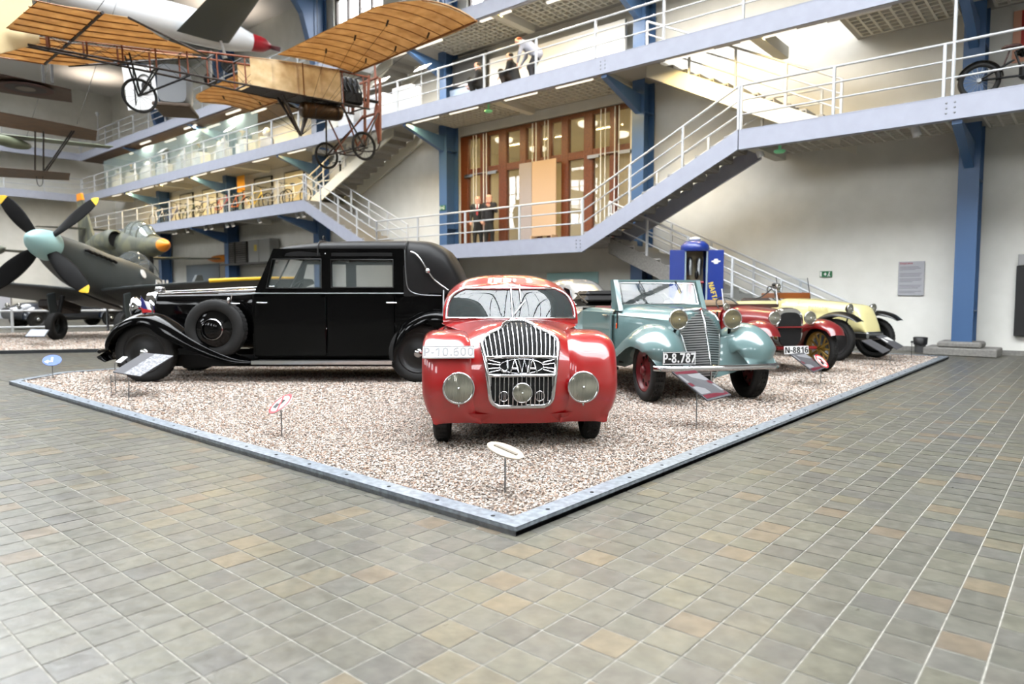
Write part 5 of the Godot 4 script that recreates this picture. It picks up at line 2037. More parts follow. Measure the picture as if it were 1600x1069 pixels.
# ---------------------------------------------------------------- aircraft helpers
func foil(le: Vector3, te: Vector3, th: float, camber := 0.0, up := Vector3.UP, n := 9) -> PackedVector3Array:   # closed section from leading to trailing edge
	var r := PackedVector3Array()
	for i in n:
		var u := 0.5 - 0.5 * cos(PI * i / (n - 1))
		var t := th * (1.48 * sqrt(u) - 0.63 * u - 1.76 * u * u + 1.42 * u * u * u - 0.51 * u * u * u * u)
		r.append(le.lerp(te, u) + up * (t + camber * 4.0 * u * (1.0 - u)))
	for i in range(n - 2, 0, -1):
		var u := 0.5 - 0.5 * cos(PI * i / (n - 1))
		var t := th * (1.48 * sqrt(u) - 0.63 * u - 1.76 * u * u + 1.42 * u * u * u - 0.51 * u * u * u * u)
		r.append(le.lerp(te, u) + up * (-t + camber * 4.0 * u * (1.0 - u)))
	return r

func wing(b: MB, st: Array, camber := 0.0) -> void:   # st: [le, te, thickness] sections from one end to the other
	var rows := []
	for s in st:
		rows.append(foil(s[0], s[1], s[2], camber))
	b.grid(rows, true)
	b.cap(rows[0], rows[1][0])
	b.cap(rows[rows.size() - 1], rows[rows.size() - 2][0])

func cable(parent: Node3D, p: Vector3) -> void:   # up to the plaster ceiling
	var w := parent.transform * p
	var b := MB.new()
	b.rod(p, parent.transform.affine_inverse() * v(w.x, CEIL - 0.005, minf(w.z, -9.2)), 0.006, 5)
	obj("suspension_cable", b, M("dark_metal"), parent)

func camo(key: String, a: Color, c: Color, d: Color, sc: float) -> void:
	var m := mat(key, Color.WHITE, 0.55)
	var t := noise_tex(512, 0.012, a, d, 2, 51)
	var g := Gradient.new()
	g.interpolation_mode = Gradient.GRADIENT_INTERPOLATE_CONSTANT
	g.set_color(0, a)
	g.set_offset(1, 0.62)
	g.set_color(1, d)
	g.add_point(0.42, c)
	t.color_ramp = g
	grain(m, t, sc)

func disc(parent: Node3D, called: String, c: Vector3, dir: Vector3, r: float, m: Material, th := 0.01) -> void:
	var b := MB.new()
	b.lathe([Vector2(0, th), Vector2(r, th), Vector2(r, 0)], Transform3D(facing(dir), c), 24, true)
	obj(called, b, m, parent)

# ---------------------------------------------------------------- propeller fighter
func fighter_plane() -> void:
	mat("blade_black", Color(0.03, 0.03, 0.032), 0.55)
	M("blade_black").metallic_specular = 0.25
	var grey := mat("fighter_grey", Color(0.235, 0.26, 0.275), 0.5)
	grain(grey, noise_tex(512, 0.006, Color(0.82, 0.84, 0.8), Color(1, 1, 1), 3, 53), 0.3)
	var under := mat("fighter_under", Color(0.4, 0.42, 0.42), 0.5)
	var yel := mat("warning_yellow", Color(0.85, 0.68, 0.1), 0.5)
	var pl := thing("fighter_plane", "dark grey propeller fighter plane with pale teal spinner and four blades", "airplane", v(-19.12, 0.05, -5.39), 42.0)
	var hub := v(0, 2.33, 0)
	var X := Transform3D(Basis(Vector3.RIGHT, deg_to_rad(-13.0)), hub)
	var b := MB.new()
	b.xf = X
	hull(b, [[-8.7, 0.03, 0.2, 0.4, 2], [-7.2, 0.2, -0.1, 0.4, 2.2], [-5.6, 0.36, -0.42, 0.5, 2.2], [-4.4, 0.44, -0.6, 0.62, 2.2], [-3.3, 0.46, -0.72, 0.6, 2.3], [-2.2, 0.46, -0.74, 0.48, 2.4], [-1.1, 0.43, -0.7, 0.43, 2.5], [-0.3, 0.37, -0.5, 0.37, 2.3], [0, 0.345, -0.36, 0.345, 2.0]], -8.7, 0, 36, 32)
	obj("fuselage", b, grey, pl)
	b = MB.new()
	b.xf = X
	b.lathe([Vector2(0.36, 0.0), Vector2(0.355, 0.1), Vector2(0.32, 0.3), Vector2(0.25, 0.5), Vector2(0.15, 0.66), Vector2(0.06, 0.74), Vector2(0, 0.76)], Transform3D(Basis(Vector3.RIGHT, PI / 2), v(0, 0, 0.01)), 32)
	obj("spinner", b, mat("spinner_teal", Color(0.56, 0.7, 0.7), 0.4), pl)
	for k in 4:
		var a := deg_to_rad(44.0 + k * 90.0)
		var rb := Basis(Vector3.BACK, a)
		var blade := func(r0: float, r1: float, n: int) -> MB:
			var m := MB.new()
			m.xf = X
			var rows := []
			for i in n + 1:
				var r := lerpf(r0, r1, float(i) / n)
				var t := lut([[0.2, 0.08, 0.055, 0.7], [0.45, 0.16, 0.035, 0.55], [0.9, 0.21, 0.022, 0.4], [1.3, 0.18, 0.014, 0.3], [1.55, 0.11, 0.009, 0.25], [1.64, 0.02, 0.005, 0.25]], r)
				var ring := PackedVector3Array()
				for j in 12:
					var q := TAU * j / 12
					var p := Vector2(cos(q) * t[1], sin(q) * t[2]).rotated(t[3])
					ring.append(rb * v(p.x, r, 0.2 + p.y))
				rows.append(ring)
			m.grid(rows, true)
			m.cap(rows[n], rows[n - 1][0])
			return m
		var o := obj("propeller_blade", blade.call(0.2, 1.48, 14), mat("blade_black", Color(0.035, 0.035, 0.037), 0.5), pl)
		obj("blade_tip", blade.call(1.48, 1.64, 5), yel, o)
	for s in [-1, 1]:
		for i in 6:
			b = MB.new()
			b.xf = X
			var z := -0.75 - i * 0.22
			b.tube(along([v(s * 0.4, 0.14 + i * 0.012, z), v(s * 0.47, 0.13 + i * 0.012, z - 0.05), v(s * 0.49, 0.11 + i * 0.012, z - 0.17)], 3), 0.042, 8)
			obj("exhaust_stub", b, M("dark_metal"), pl)
		b = MB.new()
		b.xf = X
		var secs := []
		for t in [[0.3, -1.75, 2.55, 0.16], [1.2, -1.78, 2.5, 0.15], [2.4, -1.9, 2.3, 0.12], [3.6, -2.1, 1.95, 0.09], [4.6, -2.35, 1.4, 0.06], [5.2, -2.6, 0.8, 0.04], [5.5, -2.85, 0.25, 0.02]]:
			var y: float = -0.62 + (t[0] - 0.3) * 0.105
			secs.append([v(s * t[0], y - t[1] * 0.0, t[1]), v(s * t[0], y - 0.06, t[1] - t[2]), t[3]])
		wing(b, secs)
		obj("wing", b, grey, pl)
		b = MB.new()
		b.xf = X
		var le := PackedVector3Array()
		for t in [[3.0, -1.99], [3.6, -2.09], [4.2, -2.23], [4.7, -2.37], [5.1, -2.54]]:
			le.append(v(s * t[0], -0.62 + (t[0] - 0.3) * 0.105, t[1] + 0.0))
		b.tube(le, 0.055, 8, false, 0.03)
		obj("leading_edge_stripe", b, yel, pl)
		# main wheel: leg and tyre set on the gravel
		b = MB.new()
		b.rod(X * v(s * 0.82, -0.75, -2.0), v(s * 0.87, 0.4, -1.55), 0.06, 10, 0.045)
		obj("gear_leg", b, M("dark_metal"), pl)
		b = MB.new()
		b.box(v(s * 0.98, 0.85, -1.6), v(0.03, 0.75, 0.34), Basis(Vector3.RIGHT, 0.15), 0.01)
		obj("gear_door", b, grey, pl)
		var w := node("wheel", pl, v(s * 0.87, 0.36, -1.55))
		obj("tyre", tyre(0.36, 0.2, s, 0.4), M("rubber"), w)
		b = MB.new()
		b.lathe([Vector2(0.22, 0.06), Vector2(0.1, 0.09), Vector2(0, 0.1)], Transform3D(axle(s), Vector3.ZERO), 20)
		obj("hub_cap", b, grey, w)
		b = MB.new()
		b.xf = X
		b.box(v(s * 1.5, -0.82, -3.0), v(0.7, 0.24, 0.9), Basis.IDENTITY, 0.05)
		obj("radiator", b, mat("radiator_brown", Color(0.12, 0.09, 0.08), 0.6), pl)
		b = MB.new()
		b.xf = X
		wing(b, [[v(s * 0.1, 0.32, -7.3), v(s * 0.1, 0.32, -8.4), 0.05], [v(s * 1.2, 0.34, -7.6), v(s * 1.2, 0.34, -8.35), 0.03], [v(s * 1.6, 0.34, -7.9), v(s * 1.6, 0.34, -8.2), 0.02]])
		obj("tailplane", b, grey, pl)
	b = MB.new()
	b.xf = X
	b.prism(pp([-7.2, 0.35, -8.0, 1.4, -8.4, 1.5, -8.8, 1.1, -8.8, 0.1, -8.3, 0.0]), 0.07, Transform3D(SIDE, Vector3.ZERO))
	obj("tail_fin", b, grey, pl)
	b = MB.new()
	b.rod(X * v(0, -0.1, -7.6), v(0, 0.12, -7.55), 0.035, 8)
	b.lathe([Vector2(0.0, -0.04), Vector2(0.1, -0.04), Vector2(0.13, 0), Vector2(0.1, 0.04), Vector2(0, 0.04)], Transform3D(axle(1), v(0, 0.13, -7.55)), 20)
	obj("tail_wheel", b, M("rubber"), pl)
	b = MB.new()
	b.xf = X
	var rows := []
	for i in 15:
		var r := lut([[-4.9, 0.3, 0.58, 0.62], [-4.6, 0.34, 0.6, 0.82], [-4.1, 0.34, 0.6, 0.98], [-3.7, 0.33, 0.58, 1.0], [-3.35, 0.3, 0.56, 0.78], [-3.15, 0.26, 0.54, 0.6]], lerpf(-3.15, -4.9, i / 14.0))
		var row := PackedVector3Array()
		for k in 17:
			row.append(v(r[1] * cos(PI * k / 16), r[2] + (r[3] - r[2]) * sin(PI * k / 16), r[0]))
		rows.append(row)
	b.grid(rows, false, true)
	obj("canopy", b, M("window_glass"), pl)
	b = MB.new()
	b.xf = X
	for i in [0, 3, 7, 11]:
		b.tube(rows[i], 0.014, 6)
	var sp := PackedVector3Array()
	for i in 15:
		sp.append(rows[i][4])
	b.tube(sp, 0.012, 6)
	obj("canopy_frame", b, grey, pl)
	disc(pl, "roundel", X * v(0.46, 0.25, -3.5), v(1, 0.3, 0), 0.13, M("white_matte"), 0.012)
	disc(pl, "roundel_dot", X * v(0.47, 0.2, -3.5), v(1, 0.3, 0), 0.08, M("flag_red"), 0.014)
	letters("DU", 0.5, M("white_matte"), pl, X * v(0.425, 0.12, -4.75), Basis(Vector3.UP, PI / 2 + 0.06), 0.02, "code_letters", 1.0)

# ---------------------------------------------------------------- camouflaged jet
func jet_plane() -> void:
	camo("jet_camo", Color(0.24, 0.255, 0.225), Color(0.3, 0.31, 0.265), Color(0.37, 0.365, 0.29), 0.2)
	var cm := M("jet_camo")
	var org := mat("nose_orange", Color(0.85, 0.5, 0.08), 0.45)
	var pl := thing("jet_plane", "camouflaged jet aircraft with orange nose cone raised behind the fighter", "airplane", v(at(265, 381, 27.0).x, 0, at(265, 381, 27.0).z), 87.0)
	var y := 3.25
	var b := MB.new()
	var T := [[-11.2, 0.25, y - 0.2, y + 0.5, 2], [-9, 0.55, y - 0.45, y + 0.75, 2.2], [-6, 0.8, y - 0.6, y + 0.85, 2.3], [-4.2, 0.75, y - 0.6, y + 0.8, 2.2], [-2.6, 0.52, y - 0.5, y + 0.55, 2.1], [-1.2, 0.36, y - 0.38, y + 0.34, 2], [-0.55, 0.24, y - 0.26, y + 0.2, 2], [0, 0.03, y - 0.04, y + 0.02, 2]]
	hull(b, T, -11.2, -0.7, 34, 28)
	obj("fuselage", b, cm, pl)
	b = MB.new()
	hull(b, T, -0.7, 0.0, 8, 24)
	obj("nose_cone", b, org, pl)
	b = MB.new()
	var rows := []
	for i in 19:
		var z := lerpf(-1.7, -4.6, i / 18.0)
		var r := lut([[-4.6, 0.4, y + 0.6, y + 0.86], [-3.9, 0.42, y + 0.55, y + 1.1], [-3.2, 0.42, y + 0.45, y + 1.1], [-2.4, 0.38, y + 0.35, y + 0.86], [-1.7, 0.25, y + 0.3, y + 0.45]], z)
		var row := PackedVector3Array()
		for k in 17:
			row.append(v(r[1] * cos(PI * k / 16), r[2] + (r[3] - r[2]) * sin(PI * k / 16), z))
		rows.append(row)
	b.grid(rows, false, true)
	obj("canopy", b, glass("canopy_glass", Color(0.6, 0.65, 0.65), 0.3), pl)
	b = MB.new()
	for i in [0, 5, 9, 13, 18]:
		b.tube(rows[i], 0.03, 6)
	obj("canopy_frame", b, cm, pl)
	for s in [-1, 1]:
		b = MB.new()
		b.lathe([Vector2(0.3, 0.0), Vector2(0.36, -0.05), Vector2(0.4, -0.6), Vector2(0.3, -2.6)], Transform3D(Basis(Vector3.RIGHT, PI / 2).scaled(v(0.9, 1.15, 1)), v(s * 0.72, y + 0.35, -4.0)), 24)
		obj("air_intake", b, cm, pl)
		disc(pl, "intake_mouth", v(s * 0.72, y + 0.35, -4.15), v(0, 0, 1), 0.3, M("black_matte"), 0.02)
		b = MB.new()
		wing(b, [[v(s * 0.6, y - 0.35, -4.4), v(s * 0.6, y - 0.35, -7.0), 0.12], [v(s * 4.4, y - 0.2, -5.3), v(s * 4.4, y - 0.2, -6.6), 0.06]])
		obj("wing", b, cm, pl)
		b = MB.new()
		hull(b, [[-7.2, 0.02, y - 0.22, y - 0.18, 2], [-6.4, 0.16, y - 0.36, y - 0.04, 2], [-5.3, 0.17, y - 0.37, y - 0.03, 2], [-4.4, 0.03, y - 0.22, y - 0.16, 2]], -7.2, -4.4, 16, 16)
		obj("tip_tank", b, org if s > 0 else cm, pl, v(s * 4.5, 0, 0))
		b = MB.new()
		wing(b, [[v(s * 0.1, y + 1.3, -10.3), v(s * 0.1, y + 1.3, -11.6), 0.06], [v(s * 2.0, y + 1.3, -10.9), v(s * 2.0, y + 1.3, -11.6), 0.04]])
		obj("tailplane", b, cm, pl)
		b = MB.new()
		b.rod(v(s * 1.2, y - 0.4, -5.6), v(s * 1.2, 0.0, -5.6), 0.08, 10)
		obj("display_stand", b, M("dark_metal"), pl)
	b = MB.new()
	b.prism(pp([-9.2, y + 0.5, -11.0, y + 2.75, -11.9, y + 2.75, -11.9, y + 0.3]), 0.1, Transform3D(SIDE, Vector3.ZERO))
	obj("tail_fin", b, cm, pl)
	b = MB.new()
	b.prism(pp([-11.0, y + 2.75, -11.25, y + 3.1, -11.9, y + 3.1, -11.9, y + 2.75]), 0.12, Transform3D(SIDE, Vector3.ZERO))
	obj("fin_tip", b, org, pl)
	b = MB.new()
	b.rod(v(0, y - 0.4, -2.0), v(0, 0, -2.0), 0.08, 10)
	obj("display_stand", b, M("dark_metal"), pl)

# ---------------------------------------------------------------- old fabric monoplane hung in mid-air
func monoplane() -> void:
	var fab := mat("aged_fabric", Color(0.88, 0.8, 0.655), 0.6)
	grain(fab, noise_tex(512, 0.008, Color(0.8, 0.74, 0.66), Color(1, 1, 1), 4, 61), 0.6)
	fab.backlight_enabled = true
	fab.backlight = Color(0.9, 0.84, 0.72)
	var rib := mat("fabric_rib", Color(0.5, 0.31, 0.13), 0.6)
	var oak := mat("oiled_wood", Color(0.42, 0.2, 0.09), 0.5)
	var drk := mat("dark_spar", Color(0.13, 0.08, 0.05), 0.5)
	var pale := mat("pale_fabric", Color(0.8, 0.72, 0.55), 0.7)
	var pl := thing("old_monoplane", "old wood and tan fabric monoplane with bicycle wheels hung by cables", "airplane", v(-13.96, 5.7, -10.63), 177.0)
	pl.rotation_degrees.x = -2.5
	var b: MB
	# open truss fuselage: four longerons
	var hw := func(z: float) -> float: return lut([[-6.8, 0.06], [-3, 0.26], [-1, 0.33], [0.1, 0.33]], z)[1]
	var yt := func(z: float) -> float: return lut([[-6.8, 0.38], [-3, 0.62], [-1, 0.74], [0.1, 0.74]], z)[1]
	var yb := func(z: float) -> float: return lut([[-6.8, 0.12], [-3, 0.06], [0.1, 0.0]], z)[1]
	for s in [-1, 1]:
		for up in [true, false]:
			b = MB.new()
			var p := PackedVector3Array()
			for i in 9:
				var z := lerpf(0.05, -6.8, i / 8.0)
				p.append(v(s * hw.call(z), yt.call(z) if up else yb.call(z), z))
			b.tube(p, 0.022, 6)
			obj("longeron", b, oak if up else drk, pl)
	for i in 12:
		var z := -0.1 - i * 0.58
		for s in [-1, 1]:
			b = MB.new()
			b.rod(v(s * hw.call(z), yb.call(z), z), v(s * hw.call(z), yt.call(z), z), 0.018, 6)
			obj("upright", b, oak, pl)
			if i < 11:
				b = MB.new()
				b.rod(v(s * hw.call(z), yb.call(z), z), v(s * hw.call(z - 0.58), yt.call(z - 0.58), z - 0.58), 0.004, 5)
				b.rod(v(s * hw.call(z), yt.call(z), z), v(s * hw.call(z - 0.58), yb.call(z - 0.58), z - 0.58), 0.004, 5)
				obj("bracing_wire", b, M("dark_metal"), pl)
		b = MB.new()
		b.rod(v(-hw.call(z), yb.call(z), z), v(hw.call(z), yb.call(z), z), 0.018, 6)
		b.rod(v(-hw.call(z), yt.call(z), z), v(hw.call(z), yt.call(z), z), 0.018, 6)
		obj("cross_bar", b, drk, pl)
	for s in [-1, 1]:
		b = MB.new()
		var rows := []
		for i in 5:
			var z := lerpf(-0.75, -2.9, i / 4.0)
			rows.append(pv([v(s * (hw.call(z) + 0.02), yb.call(z) + 0.02, z), v(s * (hw.call(z) + 0.025), (yb.call(z) + yt.call(z)) / 2, z), v(s * (hw.call(z) + 0.02), yt.call(z) + 0.02, z)]))
		b.grid(rows, false, s > 0)
		obj("side_covering", b, fab, pl)
		b = MB.new()
		b.bar(v(s * (hw.call(-1.7) + 0.03), 0.04, -1.7), v(s * (hw.call(-1.7) + 0.03), 0.74, -1.7), 0.02, 0.02)
		obj("covering_strip", b, rib, pl)
	b = MB.new()
	b.q(v(-0.3, 0.01, -0.75), v(0.3, 0.01, -0.75), v(0.27, 0.05, -2.9), v(-0.27, 0.05, -2.9))
	obj("belly_panel", b, drk, pl)
	# wings: arched fabric with ribs showing underneath
	for s in [-1, 1]:
		var secs := []
		for i in 13:
			var u := i / 12.0
			var x := 0.33 + u * 4.34
			var rake := 0.42 * pow(maxf(0.0, u - 0.8) / 0.2, 2.0)
			secs.append([v(s * x, 0.78 + u * 0.0, -0.35 - rake * 0.3), v(s * x, 0.80 + u * 0.0, -2.3 + rake * 1.0), 0.035])
		b = MB.new()
		wing(b, secs, 0.1)
		obj("wing", b, fab, pl)
		for i in 13:
			b = MB.new()
			var f := foil(secs[i][0], secs[i][1], 0.04, 0.1)
			var low := PackedVector3Array()
			for k in range(9, 16):
				low.append(f[k])
			b.tube(low, 0.011, 4)
			obj("wing_rib", b, rib, pl)
		b = MB.new()
		b.rod(secs[0][0], secs[12][0], 0.024, 6)
		obj("leading_edge", b, rib, pl)
		b = MB.new()
		for u in [3, 6, 9]:
			for zz in [-0.75, -1.75]:
				b.rod(v(secs[u][0].x, secs[u][0].y + 0.0, zz), v(secs[u][0].x * 0.98, secs[u][0].y - 0.09, zz), 0.02, 5)
		obj("wire_lugs", b, drk, pl)
		b = MB.new()
		for u in [3, 6, 9]:
			for zz in [-0.75, -1.75]:
				b.rod(v(secs[u][0].x * 0.98, secs[u][0].y - 0.09, zz), v(0, -0.75, -1.6), 0.004, 4)
		obj("flying_wires", b, M("dark_metal"), pl)
	# engine bay: block, radiator, posts
	b = MB.new()
	b.box(v(0, 0.36, -0.68), v(0.6, 0.7, 0.1), Basis.IDENTITY, 0.01)
	obj("radiator", b, M("brushed_steel"), pl)
	b = MB.new()
	b.box(v(0, 0.25, -0.3), v(0.4, 0.3, 0.55), Basis.IDENTITY, 0.04)
	for i in 4:
		b.lathe([Vector2(0.075, 0), Vector2(0.075, 0.3), Vector2(0.05, 0.36), Vector2(0, 0.37)], Transform3D(Basis.IDENTITY, v(0, 0.38, -0.1 - i * 0.14)), 12)
		b.rod(v(0.1, 0.6, -0.1 - i * 0.14), v(0.25, 0.35, -0.1 - i * 0.14), 0.02, 6)
		b.rod(v(-0.1, 0.6, -0.1 - i * 0.14), v(-0.25, 0.35, -0.1 - i * 0.14), 0.02, 6)
	obj("engine", b, M("dark_metal"), pl)
	for s in [-1, 1]:
		for z in [0.1, 0.42]:
			b = MB.new()
			b.bar(v(s * 0.32, -0.72 if z > 0.2 else 0.0, z - 0.1), v(s * 0.32, 0.8, z - 0.02), 0.05, 0.07, 0.01)
			obj("engine_post", b, oak, pl)
	for y in [0.78, -0.05]:
		b = MB.new()
		b.box(v(0, y, 0.3), v(0.75, 0.05, 0.06), Basis.IDENTITY, 0.01)
		obj("nose_bar", b, oak, pl)
	# propeller in line with the nose, upright
	b = MB.new()
	var rw := []
	for i in 15:
		var t := lerpf(-1, 1, i / 14.0)
		var c := 0.03 + 0.07 * sin(PI * minf(absf(t) * 1.2, 1.0))
		var tw := 0.6 * signf(t) * (1.1 - absf(t))
		var ring := PackedVector3Array()
		for j in 8:
			var q := Vector2(cos(TAU * j / 8) * c, sin(TAU * j / 8) * 0.018).rotated(tw)
			ring.append(v(q.x, 0.3 + t * 1.02, 0.5 + q.y))
		rw.append(ring)
	b.grid(rw, true)
	b.cap(rw[0], rw[1][0])
	b.cap(rw[14], rw[13][0])
	obj("propeller", b, oak, pl)
	b = MB.new()
	b.rod(v(0, 0.3, 0.0), v(0, 0.3, 0.54), 0.04, 10)
	obj("propeller_shaft", b, M("dark_metal"), pl)
	# fuel tank below the cockpit
	b = MB.new()
	b.lathe([Vector2(0, -0.5), Vector2(0.16, -0.49), Vector2(0.18, -0.44), Vector2(0.18, 0.44), Vector2(0.16, 0.49), Vector2(0, 0.5)], Transform3D(Basis(Vector3.RIGHT, PI / 2 - 0.06), v(-0.12, -0.19, -1.15)), 24)
	obj("fuel_tank", b, mat("tank_brass", Color(0.24, 0.16, 0.06), 0.35, 0.6), pl)
	b = MB.new()
	for z in [-0.8, -1.4]:
		b.lathe([Vector2(0.186, -0.015), Vector2(0.186, 0.015)], Transform3D(Basis(Vector3.RIGHT, PI / 2 - 0.06), v(-0.12, -0.19 + (z + 1.15) * 0.06, z)), 24)
	obj("tank_strap", b, drk, pl)
	# undercarriage
	for s in [-1, 1]:
		var w := node("wheel", pl, v(s * 0.8, -1.0, -0.5))
		b = MB.new()
		b.tube(PackedVector3Array(range(32).map(func(k): return v(0, cos(TAU * k / 32) * 0.3, sin(TAU * k / 32) * 0.3))), 0.032, 8, true)
		obj("tyre", b, M("rubber"), w)
		b = MB.new()
		for k in 16:
			b.rod(v(0.03 * (1 if k % 2 else -1), 0, 0), v(0, cos(TAU * k / 16) * 0.28, sin(TAU * k / 16) * 0.28), 0.003, 4)
		b.rod(v(-0.06, 0, 0), v(0.06, 0, 0), 0.025, 8)
		obj("spokes", b, M("dark_metal"), w)
		for q in [[v(s * 0.8, -1.0, -0.5), v(s * 0.32, 0.0, -0.75)], [v(s * 0.8, -1.0, -0.5), v(s * 0.32, -0.05, 0.3)], [v(s * 0.32, 0.0, 0.3), v(s * 0.5, -1.0, -0.5)], [v(s * 0.4, -0.02, -0.75), v(s * 0.3, -1.0, -0.3)]]:
			b = MB.new()
			b.rod(q[0], q[1], 0.022, 6)
			obj("undercarriage_strut", b, drk if q[0].y < -0.5 else oak, pl)
		b = MB.new()
		b.tube(along([v(s * 0.33, -0.72, 0.32), v(s * 0.33, -0.95, 0.2), v(s * 0.33, -1.02, -0.2), v(s * 0.33, -0.98, -0.6)], 4), 0.02, 6)
		obj("skid", b, drk, pl)
		b = MB.new()
		b.bar(v(s * 0.12, 0.02, -2.1), v(0, -0.78, -1.65), 0.035, 0.05)
		b.bar(v(s * 0.12, 0.02, -1.35), v(0, -0.78, -1.65), 0.035, 0.05)
		obj("pylon_leg", b, drk, pl)
	b = MB.new()
	b.rod(v(-0.85, -1.0, -0.5), v(0.85, -1.0, -0.5), 0.02, 8)
	b.rod(v(-0.6, -0.98, -0.25), v(0.6, -0.98, -0.25), 0.015, 6)
	obj("axle", b, drk, pl)
	# long triangular tailplane with elevators, rudder, tail wheel
	for s in [-1, 1]:
		b = MB.new()
		wing(b, [[v(s * 0.12, 0.56, -3.7), v(s * 0.12, 0.34, -6.1), 0.012], [v(s * 0.8, 0.46, -4.8), v(s * 0.8, 0.34, -6.1), 0.012], [v(s * 1.75, 0.38, -5.7), v(s * 1.75, 0.35, -6.1), 0.012]])
		obj("tailplane", b, fab, pl)
		b = MB.new()
		wing(b, [[v(s * 0.08, 0.34, -6.14), v(s * 0.08, 0.32, -7.1), 0.012], [v(s * 1.8, 0.35, -6.14), v(s * 1.7, 0.32, -7.0), 0.012]])
		obj("elevator", b, fab, pl)
		for i in 6:
			b = MB.new()
			var x := 0.1 + i * 0.33
			b.rod(v(s * x, 0.325, -6.14), v(s * x, 0.31, -7.05), 0.012, 4)
			obj("tail_rib", b, rib, pl)
			if i < 5:
				b = MB.new()
				b.rod(v(s * x, 0.52 - x * 0.09, -3.9 - x * 1.1), v(s * x, 0.328, -6.1), 0.012, 4)
				obj("tail_rib", b, rib, pl)
		b = MB.new()
		b.rod(v(s * 0.05, 0.34, -6.12), v(s * 1.8, 0.345, -6.12), 0.028, 6)
		obj("tail_spar", b, drk, pl)
		b = MB.new()
		b.rod(v(s * 0.1, 0.55, -3.75), v(s * 1.76, 0.37, -5.72), 0.02, 6)
		obj("tail_spar", b, drk, pl)
	b = MB.new()
	b.prism(pp([-6.6, 0.2, -6.7, 1.2, -7.3, 1.5, -7.6, 1.1, -7.6, 0.1, -7.2, -0.1]), 0.03, Transform3D(SIDE, Vector3.ZERO))
	obj("rudder", b, pale, pl)
	var tw := node("tail_wheel", pl, v(-0.05, -0.45, -5.05))
	b = MB.new()
	b.tube(PackedVector3Array(range(32).map(func(k): return v(0, cos(TAU * k / 32) * 0.3, sin(TAU * k / 32) * 0.3))), 0.028, 8, true)
	obj("tyre", b, M("rubber"), tw)
	b = MB.new()
	for k in 14:
		b.rod(Vector3.ZERO, v(0, cos(TAU * k / 14) * 0.28, sin(TAU * k / 14) * 0.28), 0.003, 4)
	obj("spokes", b, M("dark_metal"), tw)
	b = MB.new()
	for s in [-1, 1]:
		b.rod(v(s * 0.06 - 0.05, -0.45, -5.05), v(s * 0.15, 0.1, -4.7), 0.018, 6)
		b.rod(v(s * 0.06 - 0.05, -0.45, -5.05), v(s * 0.12, 0.08, -4.1), 0.018, 6)
		b.rod(v(s * 0.06 - 0.05, -0.45, -5.05), v(s * 0.12, 0.3, -5.2), 0.018, 6)
	obj("tail_wheel_fork", b, M("dark_metal"), pl)
	for p in [v(-0.33, 0.8, -0.9), v(0.33, 0.8, -0.9), v(0, 0.45, -6.0)]:
		cable(pl, p)

# ---------------------------------------------------------------- other aircraft hung below the roof
func flat_wing(parent: Node3D, called: String, px: Array, h: float, th: float, m: Material) -> Array:   # px: near edge inner, near edge tip, far edge inner, far edge tip (pixels) on a level plane
	var p := []
	for i in range(0, 8, 2):
		p.append(lev(px[i], px[i + 1], h) - parent.position)
	var b := MB.new()
	var secs := []
	for i in 7:
		var u := i / 6.0
		var k := 1.0 if u < 0.9 else 0.86
		var a: Vector3 = p[0].lerp(p[1], u)
		var c: Vector3 = p[2].lerp(p[3], u)
		var mid := (a + c) / 2
		secs.append([mid + (a - mid) * k, mid + (c - mid) * k, th])
	wing(b, secs, 0.03)
	obj(called, b, m, parent)
	return p

